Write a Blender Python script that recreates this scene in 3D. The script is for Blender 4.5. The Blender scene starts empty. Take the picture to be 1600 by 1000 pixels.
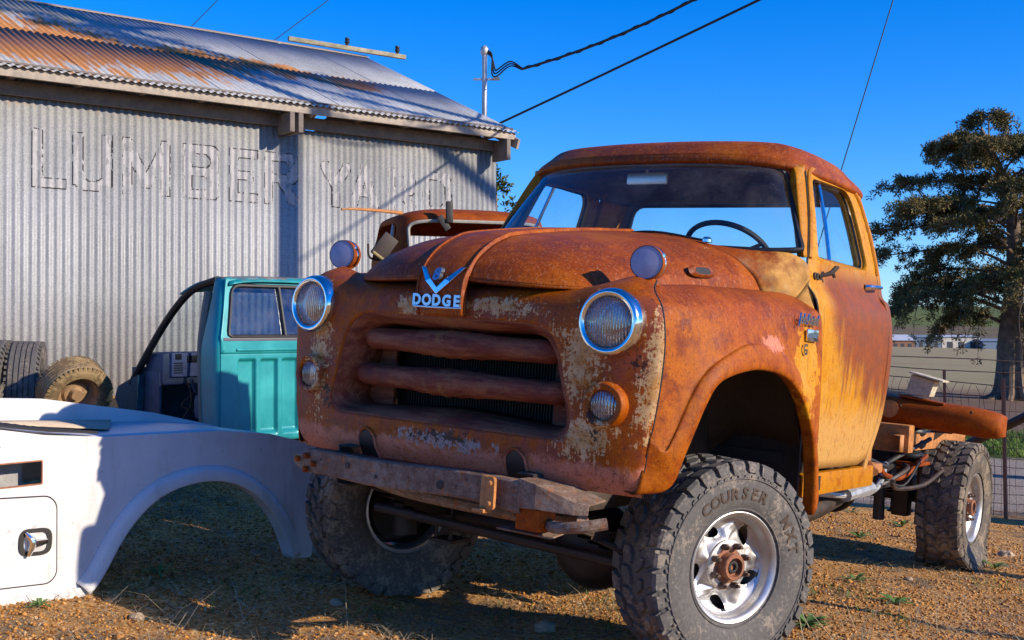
import bpy, bmesh, math, random
import numpy as np
from mathutils import Vector, Matrix, noise as mnoise
random.seed(7); rng = np.random.default_rng(11)
SC = bpy.context.scene
COL = SC.collection
PI = math.pi
# ------------------------------------------------------------------ camera
EYE = 1.25
cam_d = bpy.data.cameras.new('camera'); cam = bpy.data.objects.new('camera', cam_d); COL.objects.link(cam)
cam_d.sensor_width = 36.0; cam_d.lens = 36.0 * 1828.3 / 1600.0
cam_d.clip_start = 0.05; cam_d.clip_end = 4000
cam.location = (0, 0, EYE); cam.rotation_euler = (PI / 2 + math.atan(14.87 / 1828.3), 0, 0)
SC.camera = cam
SC.render.resolution_x = 1024; SC.render.resolution_y = 640
# ------------------------------------------------------------------ sky and sun
SUN = Vector((0.843, -0.372, 0.388)).normalized()          # direction towards the sun
sun_el = math.asin(SUN.z)
w = bpy.data.worlds.new('World'); SC.world = w; w.use_nodes = True
wn = w.node_tree.nodes; wl = w.node_tree.links
sky = wn.new('ShaderNodeTexSky'); sky.sky_type = 'NISHITA'; sky.sun_disc = False
sky.sun_elevation = sun_el; sky.sun_rotation = math.atan2(SUN.x, SUN.y)
sky.air_density = 1.0; sky.dust_density = 0.0; sky.ozone_density = 6.0; sky.altitude = 200
hs = wn.new('ShaderNodeHueSaturation'); hs.inputs['Saturation'].default_value = 1.30; hs.inputs['Value'].default_value = 1.0
hs.inputs['Hue'].default_value = 0.505
tint = wn.new('ShaderNodeMix'); tint.data_type = 'RGBA'; tint.blend_type = 'MULTIPLY'; tint.inputs[0].default_value = 1.0; tint.inputs[7].default_value = (0.74, 0.88, 1.14, 1)
wl.new(sky.outputs[0], hs.inputs['Color']); wl.new(hs.outputs[0], tint.inputs[6]); bg = wn['Background']
wl.new(tint.outputs[2], bg.inputs['Color']); bg.inputs['Strength'].default_value = 0.130
sd = bpy.data.lights.new('sun', 'SUN'); sd.energy = 4.2; sd.angle = math.radians(0.53); sd.color = (1.0, 0.86, 0.68)
so = bpy.data.objects.new('sun', sd); COL.objects.link(so); so.rotation_euler = SUN.to_track_quat('Z', 'Y').to_euler()
so.location = (8, -4, 12)
SC.view_settings.view_transform = 'Standard'; SC.view_settings.look = 'None'
SC.view_settings.exposure = 0.60; SC.view_settings.gamma = 1.0; SC.view_settings.use_curve_mapping = False
# ------------------------------------------------------------------ mesh helpers
def cr(P, t):
    """Catmull-Rom through the points P (n,k) at parameters t in 0..n-1"""
    P = np.asarray(P, float); n = len(P); t = np.atleast_1d(np.asarray(t, float))
    i = np.clip(np.floor(t).astype(int), 0, n - 2); f = (t - i)[:, None]
    E = np.concatenate([[2 * P[0] - P[1]], P, [2 * P[-1] - P[-2]]])
    a, b, c, d = E[i], E[i + 1], E[i + 2], E[i + 3]
    return 0.5 * (2 * b + (c - a) * f + (2 * a - 5 * b + 4 * c - d) * f ** 2 + (3 * b - a - 3 * c + d) * f ** 3)
def dense(P, m):
    P = np.asarray(P, float); return cr(P, np.linspace(0, len(P) - 1, (len(P) - 1) * m + 1))
def net2(N, mu, mv):
    """dense grid from a control net N[rows][cols][3]"""
    N = np.asarray(N, float)
    A = np.stack([dense(r, mv) for r in N])
    return np.stack([dense(A[:, j], mu) for j in range(A.shape[1])], 1)
def evalnet(N, s, t):
    """points of the net at column params s and row params t (arrays of equal length)"""
    N = np.asarray(N, float); out = np.zeros((len(s), 3)); R_ = N.shape[0]
    rows = np.stack([cr(N[r], s) for r in range(R_)])          # R, n, 3
    for k in range(len(s)): out[k] = cr(rows[:, k], [t[k]])[0]
    return out
def gfaces(nr, nc, cu=False, cv=False, o=0, flip=False):
    F = []
    for r in range(nr if cu else nr - 1):
        for c in range(nc if cv else nc - 1):
            a = o + r * nc + c; b = o + r * nc + (c + 1) % nc
            d = o + ((r + 1) % nr) * nc + c; e = o + ((r + 1) % nr) * nc + (c + 1) % nc
            F.append((a, d, e, b) if flip else (a, b, e, d))
    return F
class MB:
    """collects shapes and links them as ONE mesh object"""
    def __init__(s): s.v = []; s.f = []; s.m = []; s.n = 0
    def add(s, V, F, mi=0, M=None):
        V = np.asarray(V, float).reshape(-1, 3)
        if M is not None:
            M = np.array(M); V = V @ M[:3, :3].T + M[:3, 3]
        s.v.append(V); s.f += [tuple(i + s.n for i in f) for f in F]; s.m += [mi] * len(F); s.n += len(V); return s
    def grid(s, G, mi=0, cu=False, cv=False, M=None, flip=False):
        G = np.asarray(G); return s.add(G.reshape(-1, 3), gfaces(G.shape[0], G.shape[1], cu, cv, 0, flip), mi, M)
    def box(s, c, d, mi=0, rot=None, ch=0.0):
        hx, hy, hz = d[0] / 2, d[1] / 2, d[2] / 2
        if ch <= 0:
            V = [(x, y, z) for x in (-hx, hx) for y in (-hy, hy) for z in (-hz, hz)]
            F = [(0, 1, 3, 2), (4, 6, 7, 5), (0, 4, 5, 1), (2, 3, 7, 6), (0, 2, 6, 4), (1, 5, 7, 3)]
        else:
            bm = bmesh.new(); bmesh.ops.create_cube(bm, size=1)
            for v in bm.verts: v.co = Vector((v.co.x * d[0], v.co.y * d[1], v.co.z * d[2]))
            bmesh.ops.bevel(bm, geom=bm.edges[:], offset=ch, segments=2, affect='EDGES', profile=0.6)
            bm.verts.index_update(); V = [v.co[:] for v in bm.verts]; F = [tuple(v.index for v in f.verts) for f in bm.faces]; bm.free()
        M = Matrix.Translation(c)
        if rot is not None: M = M @ rot
        return s.add(V, F, mi, M)
    def tube(s, P, r, seg=10, mi=0, caps=True, closed=False):
        P = np.asarray(P, float); n = len(P); r = np.full(n, r) if np.isscalar(r) else np.asarray(r, float)
        T = np.gradient(P, axis=0) if not closed else (np.roll(P, -1, 0) - np.roll(P, 1, 0))
        T /= np.linalg.norm(T, axis=1)[:, None] + 1e-12
        u = np.cross(T[0], [0, 0, 1.0]); 
        if np.linalg.norm(u) < 1e-3: u = np.cross(T[0], [1.0, 0, 0])
        u /= np.linalg.norm(u); V = []
        for k in range(n):
            u = u - T[k] * np.dot(u, T[k]); u /= np.linalg.norm(u); v_ = np.cross(T[k], u)
            a = np.linspace(0, 2 * PI, seg, endpoint=False)
            V.append(P[k] + r[k] * (np.cos(a)[:, None] * u + np.sin(a)[:, None] * v_))
        G = np.stack(V); F = gfaces(n, seg, closed, True)
        if caps and not closed: F += [tuple(range(seg))[::-1], tuple((n - 1) * seg + i for i in range(seg))]
        return s.add(G.reshape(-1, 3), F, mi)
    def lathe(s, prof, seg=32, mi=0, M=None, cap0=False, cap1=False, closed=False):
        """profile (r,h) turned round the local z axis"""
        prof = np.asarray(prof, float); a = np.linspace(0, 2 * PI, seg, endpoint=False)
        G = np.stack([np.stack([r * np.cos(a), r * np.sin(a), np.full(seg, h)], 1) for r, h in prof])
        F = gfaces(len(prof), seg, closed, True)
        if cap0: F.append(tuple(range(seg))[::-1])
        if cap1: F.append(tuple((len(prof) - 1) * seg + i for i in range(seg)))
        return s.add(G.reshape(-1, 3), F, mi, M)
    def prism(s, poly, z0, z1, mi=0, M=None):
        """2D polygon (x,y) extruded from z0 to z1 along local z"""
        n = len(poly); V = [(p[0], p[1], z0) for p in poly] + [(p[0], p[1], z1) for p in poly]
        F = [tuple(range(n))[::-1], tuple(range(n, 2 * n))] + [(i, (i + 1) % n, n + (i + 1) % n, n + i) for i in range(n)]
        return s.add(V, F, mi, M)
    def build(s, name, mats, parent=None, smooth=True, solid=0.0, off=-1.0, bevel=0.0, auto=35, loc=None):
        me = bpy.data.meshes.new(name)
        V = np.concatenate(s.v) if s.v else np.zeros((0, 3))
        me.from_pydata(V.tolist(), [], s.f); me.update()
        if not isinstance(mats, (list, tuple)): mats = [mats]
        for m in mats: me.materials.append(m)
        if len(mats) > 1: me.polygons.foreach_set('material_index', s.m)
        bm = bmesh.new(); bm.from_mesh(me); bmesh.ops.recalc_face_normals(bm, faces=bm.faces[:]) if solid == 0 else None
        bm.to_mesh(me); bm.free()
        o = bpy.data.objects.new(name, me); COL.objects.link(o)
        if parent is not None: o.parent = parent
        if loc is not None: o.location = loc
        if smooth:
            me.polygons.foreach_set('use_smooth', [True] * len(me.polygons))
            try: me.set_sharp_from_angle(angle=math.radians(auto))
            except Exception: pass
        if solid:
            md = o.modifiers.new('thick', 'SOLIDIFY'); md.thickness = solid; md.offset = off
        if bevel:
            b = o.modifiers.new('bev', 'BEVEL'); b.width = bevel; b.segments = 2; b.limit_method = 'ANGLE'; b.angle_limit = math.radians(40)
        return o
def tag(o, label, cat, group=None, kind=None):
    if label: o['label'] = label
    if cat: o['category'] = cat
    if group: o['group'] = group
    if kind: o['kind'] = kind
    return o
def empty(name, loc=(0, 0, 0), rot=(0, 0, 0)):
    o = bpy.data.objects.new(name, None); COL.objects.link(o); o.location = loc; o.rotation_euler = rot
    o.empty_display_size = 0.1; return o
def Mat(x, y, z):                                   # matrix with the given column axes
    return Matrix((x, y, z)).transposed().to_4x4()
def axis_to(d, loc=(0, 0, 0)):                      # local z -> d
    q = Vector(d).normalized().to_track_quat('Z', 'Y').to_matrix().to_4x4(); q.translation = Vector(loc); return q
def rrect(x0, x1, z0, z1, r, n=6):
    P = []
    for cx, cz, a0 in ((x1 - r, z1 - r, 0), (x0 + r, z1 - r, 90), (x0 + r, z0 + r, 180), (x1 - r, z0 + r, 270)):
        for k in range(n + 1):
            a = math.radians(a0 + 90 * k / n); P.append((cx + r * math.cos(a), cz + r * math.sin(a)))
    return P
def resample(P, n, closed=True):
    P = np.asarray(P, float); Q = np.concatenate([P, P[:1]]) if closed else P
    d = np.r_[0, np.cumsum(np.linalg.norm(np.diff(Q, axis=0), axis=1))]
    t = np.linspace(0, d[-1], n, endpoint=not closed)
    return np.stack([np.interp(t, d, Q[:, k]) for k in range(P.shape[1])], 1)
def ring_between(hole, outer, n, m):
    """matching point loops (2D) round a hole and an outer outline, n points, m steps -> (m+1, n, 2)"""
    c = np.mean(hole, 0)
    def polar(P):
        Q = resample(P, 2400); a = np.arctan2(Q[:, 1] - c[1], Q[:, 0] - c[0]); return Q, a
    H = resample(hole, n); ah = np.arctan2(H[:, 1] - c[1], H[:, 0] - c[0])
    Q, aq = polar(outer); idx = [int(np.argmin(np.abs(np.angle(np.exp(1j * (aq - a)))))) for a in ah]
    O = Q[idx]
    for corner in np.asarray(outer):                # keep the outline's own corners
        k = int(np.argmin(np.linalg.norm(O - corner, axis=1))); O[k] = corner
    t = np.linspace(0, 1, m + 1)[:, None, None]
    return H[None] * (1 - t) + O[None] * t
# ------------------------------------------------------------------ material helpers
class NM:
    def __init__(s, name):
        s.mat = bpy.data.materials.new(name); s.mat.use_nodes = True; s.t = s.mat.node_tree; s.N = s.t.nodes; s.L = s.t.links
        s.b = s.N['Principled BSDF']; s._c = {}
    def link(s, a, b): s.L.new(a, b)
    def inp(s, node, i, v):
        if v is None: return
        if hasattr(v, 'is_output'): s.L.new(v, node.inputs[i])
        else:
            x = node.inputs[i]
            if isinstance(v, (tuple, list)) and x.type == 'RGBA' and len(v) == 3: v = (*v, 1)
            x.default_value = v
    def co(s, kind='Object', scale=None, loc=None, rot=None):
        key = (kind, scale, loc, rot)
        if key in s._c: return s._c[key]
        if 'tc' not in s._c: s._c['tc'] = s.N.new('ShaderNodeTexCoord')
        o = s._c['tc'].outputs[kind] if kind != 'World' else s.geo().outputs['Position']
        if scale is not None or loc is not None or rot is not None:
            m = s.N.new('ShaderNodeMapping'); s.link(o, m.inputs[0])
            if loc is not None: m.inputs['Location'].default_value = loc
            if rot is not None: m.inputs['Rotation'].default_value = rot
            if scale is not None: m.inputs['Scale'].default_value = scale if isinstance(scale, tuple) else (scale,) * 3
            o = m.outputs[0]
        s._c[key] = o; return o
    def geo(s):
        if 'geo' not in s._c: s._c['geo'] = s.N.new('ShaderNodeNewGeometry')
        return s._c['geo']
    def noise(s, scale, detail=6, rough=0.6, co=None, dist=0.0):
        n = s.N.new('ShaderNodeTexNoise'); s.link(co or s.co(), n.inputs['Vector'])
        n.inputs['Scale'].default_value = scale; n.inputs['Detail'].default_value = detail; n.inputs['Roughness'].default_value = rough
        n.inputs['Distortion'].default_value = dist; return n.outputs['Fac']
    def vor(s, scale, co=None, feature='F1', out='Distance', rand=1.0):
        n = s.N.new('ShaderNodeTexVoronoi'); n.feature = feature; s.link(co or s.co(), n.inputs['Vector'])
        n.inputs['Scale'].default_value = scale; n.inputs['Randomness'].default_value = rand; return n.outputs[out]
    def ramp(s, fac, stops, interp='LINEAR'):
        r = s.N.new('ShaderNodeValToRGB'); r.color_ramp.interpolation = interp; e = r.color_ramp.elements
        while len(e) < len(stops): e.new(0.5)
        for k, (p, c) in enumerate(stops):
            e[k].position = p; e[k].color = (*(c if isinstance(c, (tuple, list)) else (c, c, c)), 1)
        s.link(fac, r.inputs[0]); return r.outputs[0]
    def mix(s, fac, a, b, mode='MIX'):
        m = s.N.new('ShaderNodeMix'); m.data_type = 'RGBA'; m.blend_type = mode; m.clamp_factor = True
        s.inp(m, 0, fac); s.inp(m, 6, a); s.inp(m, 7, b); return m.outputs[2]
    def math(s, op, a, b=None, c=None, clamp=False):
        m = s.N.new('ShaderNodeMath'); m.operation = op; m.use_clamp = clamp
        s.inp(m, 0, a); s.inp(m, 1, b); s.inp(m, 2, c); return m.outputs[0]
    def step(s, v, a, b):                            # smoothstep of v from a to b -> 0..1 (a>b falls)
        m = s.N.new('ShaderNodeMapRange'); m.interpolation_type = 'SMOOTHSTEP'; s.inp(m, 0, v)
        if a < b: m.inputs[1].default_value, m.inputs[2].default_value, m.inputs[3].default_value, m.inputs[4].default_value = a, b, 0, 1
        else: m.inputs[1].default_value, m.inputs[2].default_value, m.inputs[3].default_value, m.inputs[4].default_value = b, a, 1, 0
        return m.outputs[0]
    def xyz(s, co=None):
        key = ('sep', id(co) if co is not None else 0)
        if key not in s._c:
            n = s.N.new('ShaderNodeSeparateXYZ'); s.link(co or s.co(), n.inputs[0]); s._c[key] = n
        return s._c[key].outputs
    def mul(s, *a):
        r = a[0]
        for x in a[1:]: r = s.math('MULTIPLY', r, x)
        return r
    def blob(s, cx, cz, rx, rz, ax='xz', co=None):
        """soft 1..0 falloff round a point in two object axes (a paint patch with its own place)"""
        o = s.xyz(co); i = 'xyz'.index(ax[0]); j = 'xyz'.index(ax[1])
        a = s.math('DIVIDE', s.math('SUBTRACT', o[i], cx), rx); b = s.math('DIVIDE', s.math('SUBTRACT', o[j], cz), rz)
        return s.math('SUBTRACT', 1.0, s.math('SQRT', s.math('ADD', s.mul(a, a), s.mul(b, b))))
    def bump(s, h, strength=0.3, dist=0.01):
        b = s.N.new('ShaderNodeBump'); b.inputs['Strength'].default_value = strength; b.inputs['Distance'].default_value = dist
        s.link(h, b.inputs['Height']); s.link(b.outputs[0], s.b.inputs['Normal']); return b
    def done(s, color=None, rough=0.5, metal=0.0, spec=None, **kw):
        s.inp(s.b, 'Base Color', color); s.inp(s.b, 'Roughness', rough); s.inp(s.b, 'Metallic', metal)
        if spec is not None: s.inp(s.b, 'Specular IOR Level', spec)
        for k, v in kw.items(): s.inp(s.b, k, v)
        return s.mat
MATS = {}
# ------------------------------------------------------------------ materials of the truck
def rust_body(name, mode):
    m = NM(name); o = m.xyz(); x, y, z = o[0], o[1], o[2]
    big = m.noise(2.6, 6, 0.62); mid = m.noise(13, 6, 0.65); fine = m.noise(120, 4, 0.7); grit = m.noise(420, 2, 0.6)
    streak = m.noise(1.0, 6, 0.65, m.co(scale=(34.0, 34.0, 2.4)))
    streak2 = m.noise(1.0, 5, 0.6, m.co(scale=(90.0, 90.0, 5.0), loc=(3, 1, 7)))
    f = m.math('ADD', m.mul(big, 0.45), m.math('ADD', m.mul(mid, 0.25), m.mul(fine, 0.30)))
    rust = m.ramp(f, [(0.34, (0.105, 0.030, 0.017)), (0.44, (0.185, 0.047, 0.020)), (0.53, (0.285, 0.072, 0.024)), (0.64, (0.38, 0.108, 0.030))])
    fresh = m.ramp(fine, [(0.3, (0.27, 0.068, 0.014)), (0.7, (0.44, 0.135, 0.024))])
    purple = m.ramp(m.math('ADD', m.mul(mid, 0.6), m.mul(fine, 0.4)), [(0.3, (0.075, 0.026, 0.024)), (0.55, (0.17, 0.050, 0.034)), (0.75, (0.27, 0.085, 0.045))])
    yel = m.ramp(m.math('ADD', m.mul(mid, 0.5), m.mul(streak, 0.5)), [(0.3, (0.44, 0.175, 0.030)), (0.5, (0.54, 0.265, 0.055)), (0.72, (0.54, 0.33, 0.13))])
    cream = m.ramp(mid, [(0.3, (0.42, 0.25, 0.11)), (0.6, (0.66, 0.48, 0.27)), (0.8, (0.72, 0.62, 0.45))])
    pink = m.ramp(m.math('ADD', m.mul(mid, 0.5), m.mul(fine, 0.5)), [(0.3, (0.42, 0.15, 0.10)), (0.7, (0.64, 0.30, 0.21))])
    col = rust; rough = 0.62
    if mode == 'top':                                   # hood, roof: even brown rust with pale pin-prick speckle
        col = m.mix(m.step(big, 0.50, 0.68), col, fresh)
        spk = m.step(m.noise(1.0, 4, 0.65, m.co(scale=(125.0, 85.0, 34.0))), 0.54, 0.66)
        col = m.mix(m.mul(spk, 0.48), col, (0.47, 0.215, 0.135))
        drk = m.step(m.noise(60, 4, 0.6), 0.62, 0.72); col = m.mix(m.mul(drk, 0.5), col, (0.07, 0.024, 0.014))
        rough = m.ramp(mid, [(0.3, 0.42), (0.7, 0.62)])
    if mode == 'fender':
        g = m.step(m.math('ADD', z, m.mul(m.math('SUBTRACT', big, 0.5), 0.35)), 0.10, -0.02)
        col = m.mix(m.mul(g, m.step(mid, 0.36, 0.60)), col, fresh)
        spk = m.mul(m.step(m.noise(1.0, 4, 0.65, m.co(scale=(110.0, 110.0, 30.0))), 0.55, 0.67), m.step(z, -0.15, 0.10))
        col = m.mix(m.mul(spk, 0.5), col, (0.47, 0.215, 0.135))
        ln = m.step(m.noise(1.0, 4, 0.6, m.co(scale=(8.0, 70.0, 3.0))), 0.60, 0.68); col = m.mix(m.mul(ln, 0.25), col, (0.52, 0.17, 0.03))
        st = m.mul(m.step(streak, 0.52, 0.66), m.step(big, 0.42, 0.6)); col = m.mix(m.mul(st, 0.5), col, (0.15, 0.045, 0.02))
        # paint left behind the wheel arch and along the front edge
        a = m.math('ADD', m.blob(1.20, -0.12, 0.22, 0.26, 'yz'), m.mul(m.math('SUBTRACT', m.noise(22, 6, 0.7), 0.5), 1.5))
        col = m.mix(m.step(a, 0.28, 0.42), col, yel)
        a = m.math('ADD', m.blob(0.82, -0.03, 0.17, 0.05, 'yz'), m.mul(m.math('SUBTRACT', m.noise(30, 6, 0.7), 0.5), 1.6))
        col = m.mix(m.step(a, 0.3, 0.5), col, pink)
        a = m.math('ADD', m.math('SUBTRACT', 1.0, m.math('DIVIDE', m.math('ABSOLUTE', m.math('SUBTRACT', y, 0.04)), 0.07)), m.mul(m.math('SUBTRACT', m.noise(26, 6, 0.7), 0.55), 2.2))
        col = m.mix(m.mul(m.step(a, 0.3, 0.6), m.step(z, 0.1, -0.05)), col, pink)
        rough = m.ramp(mid, [(0.3, 0.45), (0.7, 0.64)])
    if mode == 'door':
        col = yel
        h = m.math('ADD', m.math('ADD', m.math('ADD', z, 0.08), m.mul(m.math('SUBTRACT', y, 1.75), 0.42)), m.math('ADD', m.mul(m.math('SUBTRACT', big, 0.5), 0.75), m.mul(m.math('SUBTRACT', streak, 0.5), 0.7)))
        pm = m.mul(m.step(h, -0.16, 0.10), m.step(z, 0.40, 0.26), m.step(y, 1.44, 1.60))
        col = m.mix(m.mul(pm, 0.92), col, m.mix(m.step(mid, 0.4, 0.6), m.ramp(fine, [(0.3, (0.17, 0.045, 0.028)), (0.7, (0.30, 0.085, 0.04))]), purple))
        lo = m.math('ADD', z, m.mul(m.math('SUBTRACT', mid, 0.5), 0.3)); col = m.mix(m.mul(m.step(lo, -0.22, -0.40), 0.75), col, (0.54, 0.33, 0.14))
        st = m.mul(m.step(streak2, 0.55, 0.66), m.step(streak, 0.45, 0.58)); col = m.mix(m.mul(st, 0.75), col, (0.24, 0.075, 0.02))
        ed = m.step(m.math('ADD', m.mul(mid, 0.6), m.mul(big, 0.4)), 0.54, 0.62); col = m.mix(m.mul(ed, m.step(z, 0.42, 0.55), 0.8), col, (0.34, 0.11, 0.02))
        spk = m.step(m.noise(55, 5, 0.7), 0.63, 0.68); col = m.mix(m.mul(spk, 0.7), col, (0.16, 0.05, 0.02))
        rough = 0.48
    if mode == 'cowl':
        a = m.math('ADD', m.math('ADD', m.mul(m.math('SUBTRACT', x, 0.70), 4.0), m.mul(m.math('SUBTRACT', big, 0.5), 2.0)), m.mul(m.math('SUBTRACT', mid, 0.5), 1.4))
        ochre = m.ramp(mid, [(0.3, (0.34, 0.17, 0.06)), (0.6, (0.60, 0.34, 0.12)), (0.8, (0.66, 0.44, 0.20))])
        col = m.mix(m.step(a, -0.2, 0.5), rust, ochre); col = m.mix(m.mul(m.step(big, 0.52, 0.6), 0.6), col, (0.22, 0.15, 0.10))
    if mode == 'frame':                                 # yellow window frames and pillars
        col = m.mix(m.step(m.math('ADD', m.mul(mid, 0.7), m.mul(fine, 0.3)), 0.50, 0.62), m.mix(0.35, yel, fresh), (0.34, 0.11, 0.025)); rough = 0.45
    if mode == 'front':
        purple2 = m.ramp(m.math('ADD', m.mul(mid, 0.6), m.mul(fine, 0.4)), [(0.3, (0.13, 0.042, 0.034)), (0.55, (0.26, 0.078, 0.048)), (0.75, (0.36, 0.12, 0.065))]); col = m.mix(m.step(big, 0.40, 0.60), purple2, m.mix(0.4, rust, fresh)); col = m.mix(m.step(m.math('ADD', m.mul(streak, 0.6), m.mul(mid, 0.4)), 0.50, 0.62), col, m.mix(0.35, fresh, rust))
        nz = m.math('ADD', m.mul(m.math('SUBTRACT', m.noise(12, 8, 0.7), 0.5), 2.2), m.math('ADD', m.mul(m.math('SUBTRACT', m.noise(52, 8, 0.75), 0.5), 2.8), m.mul(m.math('SUBTRACT', streak2, 0.5), 1.4)))
        for cx, cz, rx, rz, k in ((0.60, -0.12, 0.15, 0.30, 0.45), (0.26, 0.03, 0.26, 0.055, 0.4), (-0.18, 0.01, 0.12, 0.07, 0.45), (-0.66, -0.20, 0.10, 0.33, 0.40), (0.86, -0.2, 0.09, 0.45, 0.40), (0.62, -0.40, 0.16, 0.12, 0.35)):
            a = m.math('ADD', m.blob(cx, cz, rx, rz), nz); col = m.mix(m.mul(m.step(a, k + 0.08, k + 0.24), 0.85), col, cream)
            a2 = m.math('ADD', m.blob(cx, cz, rx * 1.2, rz * 1.2), m.mul(m.math('SUBTRACT', m.noise(11, 7, 0.7), 0.5), 2.4)); col = m.mix(m.mul(m.step(a2, 0.75, 1.1), 0.5), col, m.mix(0.5, fresh, yel))
        pl = m.math('ADD', z, m.mul(m.math('SUBTRACT', m.noise(14, 6, 0.65), 0.5), 0.10)); col = m.mix(m.mul(m.step(pl, -0.475, -0.505), 0.92), col, pink)
        dr = m.mul(m.step(streak, 0.56, 0.70), m.step(z, -0.35, -0.52)); col = m.mix(m.mul(dr, 0.5), col, (0.36, 0.13, 0.05))
        gy = m.mul(m.step(m.math('ADD', m.blob(0.02, -0.475, 0.34, 0.05), nz), 0.5, 0.6), 0.8); col = m.mix(gy, col, (0.30, 0.29, 0.28))
        for cx, cz, rx, rz in ((0.655, -0.335, 0.05, 0.17), (0.02, -0.46, 0.36, 0.05), (0.80, -0.13, 0.06, 0.06), (-0.60, -0.36, 0.06, 0.12), (0.60, 0.0, 0.04, 0.05)):
            k = m.math('ADD', m.blob(cx, cz, rx, rz), m.math('ADD', m.mul(m.math('SUBTRACT', m.noise(48, 6, 0.7), 0.5), 4.2), -0.35)); col = m.mix(m.mul(m.step(k, 0.35, 0.5), 0.92), col, (0.02, 0.014, 0.012))
        pin = m.step(m.noise(75, 5, 0.75), 0.60, 0.64); col = m.mix(m.mul(pin, 0.8), col, (0.05, 0.02, 0.014)); rough = m.ramp(mid, [(0.3, 0.36), (0.7, 0.58)])
    if mode == 'bars':
        sb = m.noise(1.0, 6, 0.65, m.co(scale=(4.0, 26.0, 26.0)))
        col = m.mix(m.step(sb, 0.42, 0.6), purple, m.ramp(fine, [(0.3, (0.20, 0.075, 0.045)), (0.7, (0.30, 0.13, 0.08))]))
        yb = m.math('ADD', m.blob(0.0, 0, 0.30, 9.0), m.mul(m.math('SUBTRACT', m.noise(20, 6, 0.7), 0.5), 2.6)); col = m.mix(m.mul(m.step(yb, 0.95, 1.3), 0.45), col, (0.34, 0.19, 0.07))
    if mode == 'dusty':                                 # bumper rail: rust under grey dust
        d = m.math('ADD', m.mul(m.noise(26, 7, 0.7), 0.6), m.mul(big, 0.4)); col = m.mix(m.step(d, 0.40, 0.64), m.ramp(fine, [(0.3, (0.11, 0.066, 0.048)), (0.7, (0.20, 0.125, 0.085))]), m.ramp(fine, [(0.3, (0.20, 0.15, 0.115)), (0.7, (0.33, 0.265, 0.21))])); rough = 0.75
    if mode == 'plain':
        rough = 0.7
    if mode in ('top', 'fender', 'front', 'plain', 'door', 'frame', 'dusty'):
        pit = m.step(m.noise(58, 6, 0.78), 0.57, 0.61); col = m.mix(m.mul(pit, 0.45 if mode in ('door', 'frame') else 0.6), col, (0.075, 0.024, 0.013))
        run = m.mul(m.step(m.noise(1.0, 5, 0.7, m.co(scale=(55.0, 55.0, 1.6), loc=(9, 4, 2))), 0.60, 0.64), m.step(m.noise(6, 4, 0.6), 0.42, 0.52)); col = m.mix(m.mul(run, 0.42), col, (0.12, 0.036, 0.018))
        crisp = m.step(m.noise(21, 9, 0.78), 0.565, 0.585); col = m.mix(m.mul(crisp, 0.30 if mode in ('door', 'frame') else 0.45), col, (0.42, 0.125, 0.03))
    m.bump(m.math('ADD', m.mul(fine, 0.8), m.math('ADD', m.mul(grit, 0.5), m.mul(mid, 0.15 if mode == 'bars' else 0.6))), 0.34, 0.004)
    hsn = m.N.new('ShaderNodeHueSaturation'); hsn.inputs['Saturation'].default_value = 1.10; m.link(col, hsn.inputs['Color'])
    return m.done(hsn.outputs[0], rough, 0.0, spec=0.22)
def simple(name, c, rough=0.5, metal=0.0, var=0.25, scale=20, bumpk=0.15, c2=None, spec=None, **kw):
    m = NM(name); n = m.noise(scale, 6, 0.65); n2 = m.noise(scale * 7, 4, 0.6)
    lo = tuple(v * (1 - var) for v in c); hi = c2 or tuple(min(1, v * (1 + var)) for v in c)
    col = m.ramp(m.math('ADD', m.mul(n, 0.7), m.mul(n2, 0.3)), [(0.32, lo), (0.66, hi)])
    r = m.ramp(n, [(0.3, max(0.02, rough * 0.8)), (0.7, min(1, rough * 1.2))])
    if bumpk: m.bump(m.math('ADD', n, m.mul(n2, 0.5)), bumpk, 0.004)
    return m.done(col, r, metal, spec, **kw)
RT = {k: rust_body('rust_' + k, k) for k in ('top', 'fender', 'door', 'cowl', 'frame', 'front', 'bars', 'dusty', 'plain')}
def chrome_mat():
    m = NM('chrome'); n = m.noise(60, 5, 0.7); sp = m.step(m.noise(140, 4, 0.7), 0.60, 0.72)
    return m.done(m.mix(m.mul(sp, 0.35), (0.78, 0.78, 0.77), (0.32, 0.24, 0.17)), m.ramp(n, [(0.3, 0.07), (0.7, 0.20)]), 1.0)
CHROME = chrome_mat()
def pitted():
    m = NM('rim_metal'); n = m.noise(9, 6, 0.7); sp = m.step(m.noise(90, 5, 0.7), 0.56, 0.70); dirt = m.step(m.noise(6, 6, 0.65), 0.45, 0.66)
    c = m.mix(m.mul(sp, 0.5), (0.54, 0.54, 0.535), (0.29, 0.25, 0.21)); c = m.mix(m.mul(dirt, 0.5), c, (0.30, 0.24, 0.18)); m.bump(m.noise(120, 3, 0.6), 0.05, 0.002)
    return m.done(c, m.ramp(n, [(0.3, 0.34), (0.7, 0.55)]), 0.85)
RIM = pitted()
BLACK = simple('black_metal', (0.014, 0.012, 0.011), 0.6, 0.0, 0.5, 14)
GREASE = simple('greasy_chassis', (0.022, 0.016, 0.012), 0.62, 0.0, 0.6, 12, 0.3, c2=(0.060, 0.036, 0.022))
RUBBER = simple('black_rubber', (0.012, 0.012, 0.013), 0.45, 0.0, 0.3, 30, 0.05)
DARKIN = simple('dark_interior', (0.028, 0.022, 0.020), 0.8, 0.0, 0.4, 10)
HEADLINER = simple('cab_lining', (0.22, 0.18, 0.15), 0.8, 0.0, 0.3, 10)
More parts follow.
